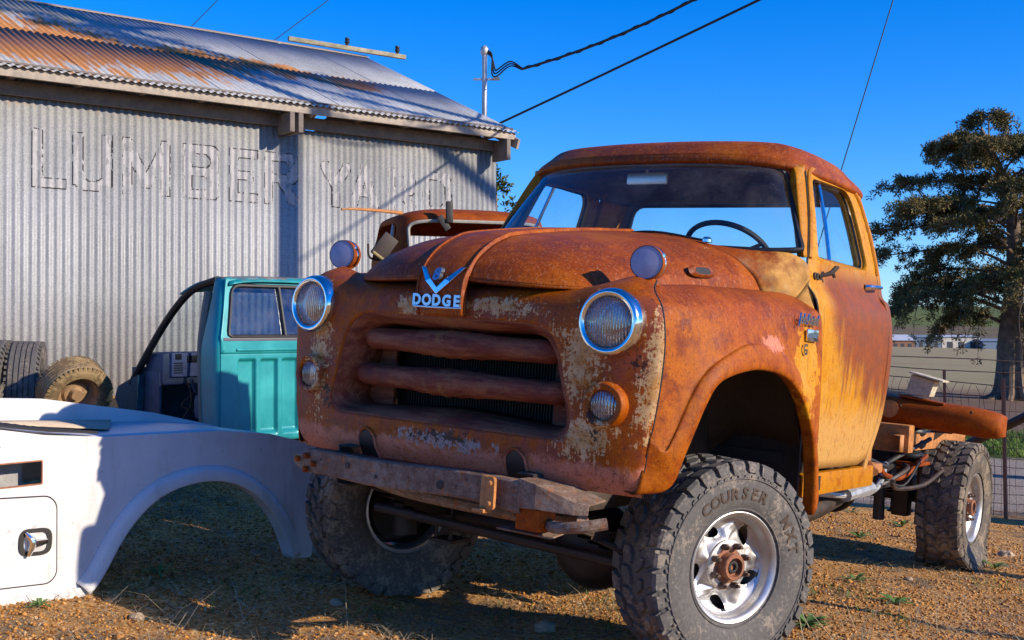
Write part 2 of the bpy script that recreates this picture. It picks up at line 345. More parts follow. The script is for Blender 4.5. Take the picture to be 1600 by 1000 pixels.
def tyre_mat(name, base, dust, k):
    m = NM(name); n = m.noise(7, 7, 0.7); n2 = m.noise(70, 5, 0.7)
    f = m.step(m.math('ADD', m.mul(n, 0.6), m.mul(n2, 0.4)), 0.56 - k, 0.66 - k)
    cr_ = m.step(m.noise(1.0, 5, 0.7, m.co(scale=60.0), 1.5), 0.60, 0.7)
    c = m.mix(f, m.ramp(n2, [(0.3, tuple(v * 0.6 for v in base)), (0.7, base)]), dust); c = m.mix(m.mul(cr_, 0.3), c, (0.012, 0.012, 0.012))
    m.bump(m.math('ADD', n2, m.noise(300, 2, 0.5)), 0.25, 0.002); return m.done(c, 0.72, 0.0, 0.3)
TYRE = tyre_mat('tyre_rubber', (0.13, 0.122, 0.112), (0.25, 0.21, 0.165), 0.05)
TYRE_D = tyre_mat('dusty_tyre_rubber', (0.12, 0.10, 0.08), (0.24, 0.19, 0.13), 0.08)
TYRE_B = tyre_mat('brown_tyre_rubber', (0.20, 0.14, 0.075), (0.34, 0.24, 0.12), 0.10)
def glass_mat(name, tint=(0.85, 0.93, 0.95), dirt=0.06, rough=0.0, fk=1.25):
    m = NM(name); out = m.N['Material Output']; tr = m.N.new('ShaderNodeBsdfTransparent'); tr.inputs[0].default_value = (*tint, 1)
    gl = m.N.new('ShaderNodeBsdfGlossy'); gl.inputs['Roughness'].default_value = 0.02 + rough; gl.inputs['Color'].default_value = (0.9, 0.95, 1, 1)
    lw_ = m.N.new('ShaderNodeLayerWeight'); lw_.inputs[0].default_value = 0.5; sch = m.math('ADD', 0.045, m.math('MULTIPLY', m.math('POWER', lw_.outputs['Facing'], 4.0), 0.9))
    df = m.N.new('ShaderNodeBsdfDiffuse'); df.inputs[0].default_value = (0.42, 0.40, 0.37, 1)
    a = m.N.new('ShaderNodeMixShader'); m.link(m.math('MULTIPLY', sch, fk, clamp=True), a.inputs[0]); m.link(tr.outputs[0], a.inputs[1]); m.link(gl.outputs[0], a.inputs[2])
    sp = m.step(m.noise(90, 4, 0.75), 0.68, 0.72); n = m.noise(5, 6, 0.7)
    d = m.math('ADD', m.mul(sp, 0.55), m.math('MULTIPLY', m.step(n, 0.35, 0.75), dirt), clamp=True)
    b = m.N.new('ShaderNodeMixShader'); m.link(d, b.inputs[0]); m.link(a.outputs[0], b.inputs[1]); m.link(df.outputs[0], b.inputs[2])
    m.link(b.outputs[0], out.inputs['Surface']); return m.mat
GLASS = glass_mat('window_glass', (0.84, 0.92, 0.94), 0.10); SIDEGLASS = glass_mat('side_window_glass', (0.86, 0.93, 0.95), 0.03, 0.0, 0.45)
def lens_mat():
    m = NM('ribbed_lens'); x = m.xyz()[0]
    rib = m.math('SINE', m.mul(x, 620.0)); z = m.xyz()[2]
    b = m.N.new('ShaderNodeBump'); b.inputs['Strength'].default_value = 0.9; b.inputs['Distance'].default_value = 0.002; m.link(rib, b.inputs['Height'])
    out = m.N['Material Output']; tr = m.N.new('ShaderNodeBsdfTransparent'); tr.inputs[0].default_value = (0.80, 0.84, 0.88, 1)
    gl = m.N.new('ShaderNodeBsdfGlossy'); gl.inputs['Roughness'].default_value = 0.06; m.link(b.outputs[0], gl.inputs['Normal'])
    lw = m.N.new('ShaderNodeLayerWeight'); lw.inputs[0].default_value = 0.35; m.link(b.outputs[0], lw.inputs['Normal'])
    a = m.N.new('ShaderNodeMixShader'); m.link(m.math('ADD', m.math('MULTIPLY', m.math('POWER', lw.outputs['Facing'], 3.0), 0.8), 0.20, clamp=True), a.inputs[0]); m.link(tr.outputs[0], a.inputs[1]); m.link(gl.outputs[0], a.inputs[2])
    df = m.N.new('ShaderNodeBsdfDiffuse'); df.inputs[0].default_value = (0.80, 0.82, 0.85, 1); m.link(b.outputs[0], df.inputs['Normal']); a2 = m.N.new('ShaderNodeMixShader'); m.link(m.math('ADD', 0.07, m.mul(m.step(m.noise(30, 5, 0.7), 0.45, 0.7), 0.16)), a2.inputs[0]); m.link(a.outputs[0], a2.inputs[1]); m.link(df.outputs[0], a2.inputs[2])
    m.link(a2.outputs[0], out.inputs['Surface']); return m.mat
LENS = lens_mat()
VIOLET = simple('lavender_lens', (0.27, 0.28, 0.42), 0.25, 0.0, 0.12, 30, 0.02)
BLUECHROME = simple('emblem_metal', (0.42, 0.52, 0.62), 0.25, 0.9, 0.2, 30, 0.05)
# ------------------------------------------------------------------ the truck: local x = viewer's right, y = towards the rear, z up
TR = np.array([[0.81278, 0.57765, 0.07554], [-0.57981, 0.81471, 0.00852], [-0.05662, -0.05072, 0.99711]])
TT = np.array([-0.24812, 4.33482, 0.0653 + EYE])
_u, _s, _v = np.linalg.svd(TR); TR = _u @ _v
TM = Matrix(TR.tolist()).to_4x4(); TM.translation = Vector(TT)
def t2w(p): return TR @ np.asarray(p, float) + TT
GZ = -1.275                                           # ground under the truck in truck z
truck = empty('vintage_truck'); truck.matrix_world = TM
tag(truck, 'rusty orange and yellow vintage truck with bare rear chassis, big in the foreground', 'truck')
def mir(G): G = np.array(G); G[..., 0] *= -1; return G
def both(G): return np.concatenate([mir(G)[::-1][:-1], G]) if abs(G[0, 0, 0]) < 1e-9 else None
# ---- front panel (net: rows bottom to top, columns centre to seam), with the grille hole
seamx = [0.80, 0.815, 0.83, 0.855, 0.865, 0.86, 0.84, 0.79, 0.755]
rz = [-0.575, -0.52, -0.43, -0.25, -0.09, 0.00, 0.06, 0.098, 0.112]
ry = [0.055, 0.022, 0.012, 0.012, 0.012, 0.010, 0.022, 0.065, 0.15]
cxf = np.array([0, 0.2, 0.4, 0.55, 0.69, 0.79, 0.845, 0.865]) / 0.865
bow = [0, 0.0, 0.004, 0.012, 0.028, 0.052, 0.074, 0.092]
half = np.zeros((9, 8, 3))
for r in range(9):
    for c in range(8):
        xx = cxf[c] * seamx[r]; hgl = math.exp(-((xx - 0.70) / 0.13) ** 2)
        up = max(0, (r - 4) / 4.0)
        half[r, c] = (xx, ry[r] + bow[c] - 0.03 * hgl * up, rz[r] + 0.055 * hgl * up ** 1.5 - 0.012 * max(0, 1 - r / 1.5) * (c / 7.0))
full = np.concatenate([mir(half)[:, ::-1][:, :-1], half], 1)           # 9 x 15, centre column 7
def to_st(x, z):
    t = np.interp(z, rz, range(9)); sx = np.interp(t, range(9), seamx)
    return 7 + np.sign(x) * np.interp(abs(x) / sx, cxf, range(8)), t
def rounded(poly, rad, n=7):
    P = np.asarray(poly, float); out = []
    for i in range(len(P)):
        a, b, c = P[i - 1], P[i], P[(i + 1) % len(P)]; r = rad[i] if hasattr(rad, '__len__') else rad
        p = b + (a - b) / np.linalg.norm(a - b) * r; q = b + (c - b) / np.linalg.norm(c - b) * r
        for k in range(n + 1):
            t = k / n; out.append((1 - t) ** 2 * p + 2 * t * (1 - t) * b + t * t * q)
    return np.array(out)
hole = rounded([(0.475, -0.022), (-0.475, -0.022), (-0.585, -0.415), (0.585, -0.415)], [0.13, 0.13, 0.10, 0.10])
hst = np.array([to_st(x, z) for x, z in resample(hole, 160)])
rg = ring_between(hst, [(14, 8), (0, 8), (0, 0), (14, 0)], 160, 26)
pts = evalnet(full, rg[..., 0].ravel(), rg[..., 1].ravel()).reshape(27, 160, 3)
sm_ = evalnet(full, np.full(60, 14.0), np.linspace(0, 8, 60)); sm2 = evalnet(full, np.full(60, 0.0), np.linspace(0, 8, 60))
fp = MB().grid(pts, cv=True).build('front_panel', RT['front'], truck, solid=0.004, off=0)
for q_ in (sm_, sm2): MB().tube(q_ + [0, 0.002, 0], 0.0045, 6).build('panel_seam', BLACK, fp)
# tow hook openings: black patches on the apron painted as shaded holes, with a rim
inner = [pts[0]]
cen = np.array([0, 0, -0.215])
for k, (sh, dy) in enumerate([(0.006, 0.006), (0.018, 0.014), (0.034, 0.035), (0.05, 0.075), (0.056, 0.13), (0.058, 0.20)]):
    H = np.array(pts[0]); dv = H - cen; L_ = np.linalg.norm(dv[:, [0, 2]], axis=1)[:, None]
    nrm = np.stack([dv[:, 0] * 0.72, 0 * dv[:, 0], dv[:, 2] * 1.25], 1); nrm /= np.linalg.norm(nrm, axis=1)[:, None]
    inner.append(H - nrm * sh + np.array([0, dy, 0]))
MB().grid(np.stack(inner), cv=True).build('grille_surround', RT['bars'], truck, solid=0.005, off=0)
for sx in (-1, 1):
    pk = MB(); zs = np.linspace(-0.458, -0.574, 16); G = []; Lr = []; Rr_ = []
    for z_ in zs:
        hw_ = 0.040 * math.sqrt(min(1, (-0.458 - z_) / 0.030 + 0.05)) + 0.012 * (-0.458 - z_) / 0.13
        st_ = np.array([to_st(0.352 * sx + d_, z_) for d_ in (-hw_, 0.0, hw_)]); P_ = evalnet(full, st_[:, 0], st_[:, 1]) + [0, -0.006, -0.001]
        G.append(P_); Lr.append(P_[0] + [0, -0.001, 0]); Rr_.append(P_[2] + [0, -0.001, 0])
    pk.grid(np.array(G)); pk.build('tow_hook_dark_patch', BLACK, truck)
    MB().tube(Lr[::-1] + Rr_, 0.005, 6).build('opening_lip', RT['front'], truck)
# ---- radiator and cheeks behind the grille
rd = MB(); rd.box((0, 0.27, -0.21), (0.80, 0.03, 0.52)); 
for k in range(60): rd.box((-0.39 + k * 0.0132, 0.252, -0.21), (0.003, 0.012, 0.50))
rd.build('radiator', BLACK, truck, smooth=False)
for sx in (-1, 1):
    MB().box((0.47 * sx, 0.20, -0.22), (0.17, 0.02, 0.5), ch=0.006).build('radiator_cheek', RT['bars'], truck)
# ---- two grille bars with a banded swelling at the middle
for zc, hw in ((-0.118, 0.462), (-0.262, 0.50)):
    xs = np.linspace(-hw, hw, 61); G = []
    for xx in xs:
        e = min(1.0, (hw - abs(xx)) / 0.045 + 0.08); e = math.sin(min(1, e) * PI / 2) ** 0.6
        ctr = math.exp(-(xx / 0.16) ** 2); ry_ = (0.052 + 0.010 * ctr) * (0.45 + 0.55 * e); rz_ = (0.043 + 0.009 * ctr) * (0.3 + 0.7 * e)
        ridge = 0.004 * max(0, math.cos((xx) * 95)) if abs(xx) < 0.15 else 0
        a = np.linspace(0, 2 * PI, 24, endpoint=False)
        yo = 0.075 + 0.05 * (xx / 0.5) ** 2 - 0.012 * ctr
        G.append(np.stack([np.full(24, xx), yo + np.cos(a) * (ry_ + ridge), zc + 0.012 * xx * 0 + np.sign(np.sin(a)) * np.abs(np.sin(a)) ** 0.8 * (rz_ + ridge)], 1))
    b = MB().grid(np.stack(G), cv=True); b.add(G[0], [tuple(range(24))]); b.add(G[-1], [tuple(range(24))]); b.build('grille_bar', RT['bars'], truck)
# ---- headlights, running lamps, marker lamps
def round_lamp(name, c, rg_, rl, glow, ringmat, dy0, tilt=0.0, prot=0.055):
    M = axis_to((tilt, -1, 0.0), c)
    b = MB(); b.lathe([(rg_ * 0.98, -0.10), (rg_ * 0.98, -0.045), (rl * 0.98, -0.03), (rl * 0.9, -0.05), (rl * 0.65, -0.07), (rl * 0.28, -0.082), (0.002, -0.085)], 40, 0, M)
    o = b.build(name, [SILVER], truck)
    r = MB(); prof = dense([(rg_ * 1.0, -0.07), (rg_ * 1.01, -0.03), (rg_ * 1.0, -0.012), (rg_ * 0.955, 0.004), (rg_ * 0.88, 0.012), (rl * 1.02, 0.008), (rl * 0.985, -0.004), (rl * 0.985, -0.02)], 4)
    r.lathe(prof, 56, 0, M); r.build('ring', ringmat, o)
    l = MB(); pr = [(rl * 0.99 * math.sin(a), -0.006 + 0.022 * (math.cos(a) - 0.0) * (rl / 0.09)) for a in np.linspace(PI / 2, 0.02, 14)]
    l.lathe(pr, 48, 0, M, cap1=True); l.build('lens', LENS, o)
    return o
SILVER = simple('lamp_reflector', (0.85, 0.85, 0.86), 0.38, 0.75, 0.08, 12, 0.0)
for sx in (-1, 1):
    round_lamp('headlight', (0.70 * sx, 0.005, 0.0), 0.117, 0.089, None, CHROME, 0, 0.06 * sx)
    o = round_lamp('running_lamp', (0.695 * sx, 0.020, -0.281), 0.080, 0.053, None, RT['front'], 0, 0.10 * sx)
    for a in (0.2, PI + 0.2):
        MB().lathe([(0.0055, 0), (0.005, 0.004), (0.001, 0.005)], 10, 0, axis_to((0.1 * sx, -1, 0), (0.695 * sx + 0.062 * math.cos(a), 0.02 + 0.006 * sx * math.cos(a), -0.281 + 0.062 * math.sin(a))), cap1=True).build('screw', BLACK, o)
    c = (0.725 * sx, 0.21, 0.219); M = axis_to((0.22, -1, 0.0), c)
    b = MB(); b.lathe([(0.002, -0.030), (0.053, -0.028), (0.060, -0.022), (0.060, 0.026), (0.057, 0.031)], 40, 0, M)
    b.lathe([(0.05, -0.08), (0.034, -0.07), (0.022, -0.045), (0.02, -0.03)], 20, 0, Matrix.Translation(c))
    o = b.build('marker_lamp', RT['plain'], truck)
    MB().lathe([(0.0605, -0.006), (0.0625, -0.004), (0.0625, 0.004), (0.0605, 0.006)], 40, 0, M).build('band', CHROME, o)
    MB().box((c[0] + 0.05, c[1] - 0.0, c[2] + 0.022), (0.016, 0.022, 0.026), ch=0.003).build('clamp', CHROME, o)
    MB().lathe([(0.057, 0.029), (0.0595, 0.031), (0.0595, 0.034), (0.057, 0.0355)], 40, 0, M).build('rim', BLACK, o)
    MB().lathe([(0.0575, 0.0335), (0.03, 0.037), (0.002, 0.038)], 40, 0, M, cap1=True).build('lens', VIOLET, o)
# ---- fenders
def fender(sx):
    yt = [0.10, 0.16, 0.22, 0.29, 0.36, 0.47, 0.63, 0.84, 1.00, 1.14, 1.27, 1.372]
    he = [(0.10, 0.60, 0.12), (0.298, 0.62, 0.142), (0.513, 0.66, 0.17), (0.812, 0.70, 0.184), (1.23, 0.72, 0.20), (1.4, 0.73, 0.20)]
    cre = [(0.838, 0.10, -0.36), (0.862, 0.14, -0.41), (0.88, 0.175, -0.36), (0.905, 0.235, -0.23), (0.925, 0.295, -0.145), (0.945, 0.40, -0.085), (0.95, 0.60, -0.032), (0.95, 0.86, -0.045), (0.95, 1.06, -0.12), (0.945, 1.235, -0.25), (0.94, 1.34, -0.44), (0.925, 1.425, -0.60)]
    arc = [(0.80, 0.10, -0.568), (0.872, 0.20, -0.545), (0.908, 0.235, -0.42), (0.937, 0.285, -0.275), (0.957, 0.335, -0.188), (0.972, 0.45, -0.146), (0.975, 0.665, -0.124), (0.975, 0.91, -0.15), (0.972, 1.095, -0.236), (0.968, 1.235, -0.38), (0.962, 1.315, -0.55), (0.952, 1.358, -0.715)]
    N = np.zeros((10, 12, 3))
    for k in range(12):
        hy = np.array(he); xi = np.interp(yt[k], hy[:, 0], hy[:, 1]); zi = np.interp(yt[k], hy[:, 0], hy[:, 2]) - 0.012
        sd = np.interp(yt[k], [0.1, 0.3, 0.5, 1.4], [0.86, 0.902, 0.932, 0.935]); cr_ = np.array(cre[k]); ar = np.array(arc[k])
        zt = zi + np.interp(yt[k], [0.1, 0.3, 0.6], [0.035, 0.018, 0.006])
        N[0, k] = (xi, yt[k] + (0.09 if k == 0 else 0.03 if k == 1 else 0), zi)
        N[1, k] = (sd - 0.145, yt[k] + (0.09 if k == 0 else 0.03 if k == 1 else 0), zt)
        N[2, k] = (sd - 0.055, yt[k] + (0.03 if k == 0 else 0.01 if k == 1 else 0), zt - 0.045)
        N[3, k] = (sd - 0.012, yt[k], zt - 0.11)
        q = np.array((sd, yt[k], min(zt - 0.16, 0.02)))
        N[4, k] = 0.65 * q + 0.35 * cr_ if k < 3 or k > 8 else 0.5 * np.array((sd + 0.002, yt[k], 0.03)) + 0.5 * cr_
        N[5, k] = cr_
        q0 = 0.90 * cr_ + 0.10 * ar; q0[0] = cr_[0] + (0.015 if 0 < k else 0.0); N[6, k] = q0
        md = 0.45 * cr_ + 0.55 * ar; md[0] = max(cr_[0] + 0.016, ar[0] + 0.004) if 0 < k else md[0]; N[7, k] = md
        N[8, k] = ar
        N[9, k] = ar + np.array([-0.045, 0, 0.012 if 2 < k < 9 else 0.0]) + (np.array([0, 0.012, 0]) if 0 < k < 3 else np.array([0, -0.008, 0]) if k > 9 else 0)
    G = net2(N, 6, 8)
    if sx < 0: G = mir(G)
    f = MB().grid(G).build('fender', RT['fender'], truck, solid=0.004, off=0, auto=60)
    # dark liner inside the wheel arch
    L = MB(); yy = np.linspace(0.24, 1.37, 15); aa = np.linspace(0, 1, 7); G = []
    for yv in yy:
        zt = np.interp(yv, [0.14, 0.35, 0.75, 1.15, 1.4], [-0.42, -0.12, -0.03, -0.12, -0.5])
        G.append([(np.interp(yv, [0.24, 0.4, 1.2, 1.4], [0.80, 0.89, 0.90, 0.86]) - 0.40 * min(1, a * 1.5), yv, max(min(zt + 0.03 * math.sin(min(1, a * 1.5) * PI), zt + 0.05) - max(0, a - 0.6) * 1.3, -0.56)) for a in aa])
    G = np.array(G); G = G if sx > 0 else mir(G)
    L.grid(G).build('inner_arch', LINER, truck, solid=0.004)
    w_ = MB(); w_.box((0.62 * sx, 1.375, -0.32), (0.50, 0.02, 0.74)); w_.build('splash_panel', LINER, truck)
    return f
LINER = simple('dark_liner_steel', (0.020, 0.015, 0.012), 0.75, 0, 0.5, 6, 0.3, c2=(0.05, 0.03, 0.02))  # very dark brown tone for the arch liner and splash panel
fender(1); fender(-1)
# ---- hood: rows across (crease to edge), columns front to back
hw = [
 [(0.105, -0.020, 0.128), (0.105, 0.015, 0.190), (0.108, 0.075, 0.240), (0.11, 0.165, 0.287), (0.112, 0.29, 0.322), (0.115, 0.72, 0.388), (0.115, 1.15, 0.436)],
 [(0.25, -0.008, 0.121), (0.25, 0.032, 0.184), (0.255, 0.098, 0.234), (0.26, 0.19, 0.278), (0.265, 0.32, 0.312), (0.275, 0.72, 0.376), (0.28, 1.15, 0.425)],
 [(0.40, 0.035, 0.118), (0.40, 0.080, 0.175), (0.405, 0.15, 0.222), (0.41, 0.25, 0.262), (0.42, 0.38, 0.296), (0.445, 0.74, 0.352), (0.46, 1.15, 0.395)],
 [(0.52, 0.105, 0.119), (0.52, 0.150, 0.160), (0.53, 0.22, 0.196), (0.54, 0.32, 0.228), (0.55, 0.44, 0.255), (0.585, 0.78, 0.302), (0.61, 1.16, 0.335)],
 [(0.585, 0.19, 0.122), (0.59, 0.235, 0.142), (0.60, 0.30, 0.163), (0.612, 0.39, 0.186), (0.625, 0.51, 0.206), (0.665, 0.82, 0.238), (0.69, 1.19, 0.262)],
 [(0.60, 0.22, 0.120), (0.606, 0.265, 0.124), (0.617, 0.33, 0.135), (0.632, 0.42, 0.149), (0.648, 0.53, 0.163), (0.69, 0.85, 0.180), (0.716, 1.23, 0.196)]]
HG = net2(hw, 7, 10)
for sx in (1, -1):
    b = MB().grid(HG if sx > 0 else mir(HG))
    # turned-down front flange
    fl = HG[:, 0]; f2 = np.stack([fl, fl + [0, 0.004, -0.008], fl + [0, 0.03, -0.012]], 1); b.grid(f2 if sx > 0 else mir(f2))
    b.build('hood_side', RT['top'], truck, solid=0.004, off=0, auto=50)
# centre strip: down the nose, rolled creases either side
prof = [(-0.030, -0.012), (-0.040, 0.03), (-0.043, 0.075), (-0.038, 0.115), (-0.022, 0.150), (0.016, 0.200), (0.075, 0.250), (0.165, 0.297), (0.29, 0.332), (0.72, 0.397), (1.15, 0.443)]
N = []
for xx, dz in ((-0.117, -0.018), (-0.112, 0.001), (-0.106, 0.003), (-0.10, -0.003), (-0.05, 0.002), (0, 0.003), (0.05, 0.002), (0.10, -0.003), (0.106, 0.003), (0.112, 0.001), (0.117, -0.018)):
    N.append([(xx * (0.92 + 0.08 * min(1, k / 5)), yv - dz * (1 if k < 5 else 0.4), zv + dz * (0.2 if k < 5 else 1)) for k, (yv, zv) in enumerate(prof)])
CG = net2(N, 3, 9); MB().grid(CG).build('hood_nose', RT['top'], truck, solid=0.004, off=0, auto=28)
# black box added under the hood to darken the gap below its lip
MB().box((0, 0.55, 0.02), (1.0, 0.80, 0.10)).build('dark_bay_filler', BLACK, truck)
# hood side vent: pressed slot
for sx in (1, -1):
    v = MB(); c = np.array((0.668 * sx, 0.735, 0.236)); d1 = np.array((0.09 * sx, 0.99, 0.05)); d2 = np.array((0.42 * sx, 0, -0.9)); nn = np.array((0.9 * sx, -0.05, 0.42))
    a = np.linspace(0, 2 * PI, 28, endpoint=False); R0 = np.array([c + d1 * 0.075 * math.copysign(abs(math.cos(t)) ** 0.6, math.cos(t)) + d2 * 0.021 * math.copysign(abs(math.sin(t)) ** 0.8, math.sin(t)) for t in a])
    v.grid(np.stack([R0 + (R0 - c) * 0.25 + nn * 0.0, R0 + nn * 0.010, R0 * 1.0 + (c - R0) * 0.25 + nn * 0.008]), cv=True); v.add(R0 + (c - R0) * 0.25 + nn * 0.007, [tuple(range(28))], 1)
    v.build('hood_vent', [RT['top'], BLACK], truck)
# ---- lettering and V emblem on the nose
def glyph(ch, size, ext, offset=0.0, bev=0.0):
    cu = bpy.data.curves.new('g', 'FONT'); cu.body = ch; cu.size = size; cu.extrude = ext; cu.offset = offset; cu.bevel_depth = bev; cu.align_x = 'CENTER'; cu.resolution_u = 4
    ob = bpy.data.objects.new('g', cu); COL.objects.link(ob); dg = bpy.context.evaluated_depsgraph_get(); dg.update(); me = ob.evaluated_get(dg).to_mesh()
    V = np.array([v.co[:] for v in me.vertices]); F = [tuple(p.vertices) for p in me.polygons]; ob.to_mesh_clear() if False else None
    COL.objects.unlink(ob); bpy.data.objects.remove(ob); bpy.data.curves.remove(cu)
    if len(V): V[:, 0] -= (V[:, 0].max() + V[:, 0].min()) / 2
    return V, F
for k, ch in enumerate('DODGE'):
    V, F = glyph(ch, 0.056, 0.006, 0.0026); V = V * [0.98, 1, 1]
    P = np.stack([V[:, 0] + (-0.094 + k * 0.047), -0.050 - V[:, 2], V[:, 1] + 0.021], 1)
    MB().add(P, F).build('emblem_letter', BLUECHROME, truck, auto=30)
MB().box((0.0, -0.049, 0.0145), (0.222, 0.012, 0.007), ch=0.002).build('emblem_underline', BLUECHROME, truck)
def nosey(z): return np.interp(z, [p[1] for p in prof], [p[0] for p in prof])
ve = MB()
for sx in (-1, 1):
    A = [(-0.0, 0.062), (0.0, 0.088), (0.034 * sx, 0.118), (0.082 * sx, 0.164), (0.104 * sx, 0.166), (0.058 * sx, 0.110)]
    pr_f = [(x, nosey(z) - 0.020, z) for x, z in A]; pr_b = [(x * 1.04, nosey(z) - 0.003, z - 0.001) for x, z in A]
    cx_, cz_ = np.mean([p[0] for p in A]), np.mean([p[1] for p in A])
    n = 6; V = pr_f + pr_b; F = [tuple(range(n)), tuple(range(2 * n - 1, n - 1, -1))] + [(i, (i + 1) % n, n + (i + 1) % n, n + i) for i in range(n)]; ve.add(V, F)
ve.build('v_emblem', CHROME, truck, smooth=False, bevel=0.0015)
V, F = glyph('8', 0.062, 0.010, 0.0028); P = np.stack([V[:, 0], nosey(V[:, 1] + 0.116) - 0.026 - V[:, 2], V[:, 1] + 0.116], 1); MB().add(P, F).build('number_emblem', BLUECHROME, truck)
# ---- badge and plate on the fender
bx = lambda y, z: 0.944
V, F = glyph('Job-Rated', 0.062, 0.003, 0.0010); V[:, 0] += V[:, 1] * 0.35
MB().add(np.stack([0.946 + V[:, 2], V[:, 0] * 0.82 + 1.165, V[:, 1] + 0.068], 1), F).build('script_badge', CHROME, truck)
pl = MB().box((0.944, 1.225, 0.025), (0.008, 0.12, 0.048), ch=0.002).build('badge_plate', CHROME, truck)
for k in range(5): MB().box((0.9487, 1.185 + k * 0.020, 0.024), (0.002, 0.011, 0.016)).build('plate_mark', BLUECHROME, pl)
V, F = glyph('G', 0.062, 0.003, 0.0016); MB().add(np.stack([0.947 + V[:, 2], V[:, 0] + 1.15, V[:, 1] - 0.055], 1), F).build('letter_badge', CHROME, truck)
# ---- cab: side surface x(z), pillars, roof, doors, glass
SZ = [-0.66, -0.54, -0.40, -0.20, 0.0, 0.14, 0.200, 0.235, 0.30, 0.40, 0.55, 0.66, 0.75, 0.80]
SX = [0.850, 0.872, 0.895, 0.915, 0.924, 0.922, 0.908, 0.870, 0.858, 0.842, 0.800, 0.765, 0.735, 0.715]
def sidex(y, z):
    x = np.interp(z, SZ, SX); 
    x = 0.25 * np.interp(z - 0.014, SZ, SX) + 0.5 * x + 0.25 * np.interp(z + 0.014, SZ, SX)
    return x - 0.010 * ((y - 1.9) / 0.5) ** 2
def doorfront(z): return np.interp(z, [-0.6, -0.2, 0.1, 0.25, 0.33, 0.40, 0.55, 0.75], [1.47, 1.41, 1.37, 1.345, 1.375, 1.40, 1.475, 1.565])
def doorrear(z): return np.interp(z, [-0.56, -0.3, 0.0, 0.3, 0.6, 0.75], [2.20, 2.27, 2.28, 2.26, 2.25, 2.22])
dout = []
zz = np.linspace(-0.525, 0.70, 22)
dout += [(doorrear(z), z) for z in zz]; dout += [(2.20, 0.755), (2.12, 0.785), (1.75, 0.79), (1.62, 0.785), (1.575, 0.765)]
dout += [(doorfront(z), z) for z in zz[::-1]]; dout += [(1.52, -0.545), (2.1, -0.55)]
dhole = rounded([(2.085, 0.745), (1.60, 0.735), (1.475, 0.372), (2.10, 0.372)], [0.10, 0.04, 0.03, 0.05])
def door(sx):
    rg = ring_between(resample(dhole, 120), np.array(dout), 120, 22)
    G = np.stack([sidex(rg[..., 0], rg[..., 1]), rg[..., 0], rg[..., 1]], -1)
    # raised rolled frame round the window, groove at the rim
    d = np.linspace(0, 1, 23)[:, None]
    G[..., 0] += 0.006 * np.exp(-((d - 0.06) / 0.06) ** 2) - 0.012 * np.exp(-((d - 0.0) / 0.02) ** 2)
    if sx < 0: G = mir(G)
    o = MB().grid(G, cv=True)
    e = G[0].copy(); e2 = e.copy(); e2[:, 0] -= 0.045 * sx; o.grid(np.stack([e, e2]), cv=True)
    ob = o.build('door', RT['door'], truck, solid=0.006, off=0, auto=40)
    # rust-edged upper frame strips
    P = np.array([(sidex(y_, z_) + 0.004, y_, z_) for y_, z_ in resample(np.array([(doorrear(z), z) for z in np.linspace(0.36, 0.70, 8)] + [(2.19, 0.752), (2.11, 0.78), (1.75, 0.785), (1.63, 0.78), (1.585, 0.755)] + [(doorfront(z) + 0.006, z) for z in np.linspace(0.70, 0.36, 8)]), 60, False)])
    if sx < 0: P = mir(P)
    MB().tube(P, 0.012, 8).build('window_frame', RT['frame'], ob)
    # glass, vent divider
    H = resample(dhole, 60); gx = sidex(H[:, 0], H[:, 1]) - 0.022
    V = np.stack([gx, H[:, 0], H[:, 1]], 1); V = V if sx > 0 else mir(V)
    MB().grid(np.stack([V, V * 0.5 + V.mean(0) * 0.5, V * 0.02 + V.mean(0) * 0.98]), cv=True).build('side_window', SIDEGLASS, ob)
    P = np.array([(sidex(y_, z_) - 0.016, y_, z_) for y_, z_ in ((1.735, 0.735), (1.70, 0.55), (1.665, 0.375))]); P = P if sx > 0 else mir(P)
    MB().tube(dense(P, 4), 0.009, 8).build('vent_divider', CHROME, ob)
    Vg = np.stack([gx + 0.004, H[:, 0], H[:, 1]], 1); Vg = Vg if sx > 0 else mir(Vg)
    MB().tube(Vg, 0.007, 6, closed=True).build('window_seal', RUBBER, ob)
    # handle
    hx = sidex(2.13, 0.285) * sx
    h = MB(); h.tube(dense([(hx + 0.004 * sx, 2.055, 0.288), (hx + 0.034 * sx, 2.08, 0.290), (hx + 0.038 * sx, 2.14, 0.294), (hx + 0.032 * sx, 2.215, 0.298)], 4), [0.014, 0.015, 0.014, 0.013, 0.012, 0.011, 0.011, 0.011, 0.011, 0.010, 0.010, 0.009, 0.007], 8)
    h.build('door_handle', CHROME, ob)
    # seam shadow groove
    P = np.array([(sidex(doorfront(z), z) + 0.0005, doorfront(z) - 0.006, z) for z in np.linspace(-0.5, 0.76, 40)]); P = P if sx > 0 else mir(P)
    MB().tube(P, 0.0045, 6).build('door_seam', BLACK, ob)
    # hinge stub of a lost mirror
    hb = MB(); c0 = np.array([sidex(1.43, 0.29), 1.43, 0.285])
    for dy in (0, 0.03): hb.lathe([(0.016, 0), (0.016, 0.012), (0.010, 0.014), (0.008, 0.004)], 14, 0, axis_to((1, 0, 0.1), c0 + [0, dy, 0]))
    hb.tube([c0 + [0.012, 0.035, 0.0], c0 + [0.05, 0.07, 0.02], c0 + [0.06, 0.10, 0.045], c0 + [0.058, 0.125, 0.05]], [0.006, 0.011, 0.012, 0.008], 8)
    hb.tube([c0 + [0.05, 0.08, 0.03], c0 + [0.055, 0.10, 0.005]], [0.009, 0.007], 6)
    if sx > 0: hb.build('mirror_bracket', GREASE, ob)
    return ob
door(1); door(-1)
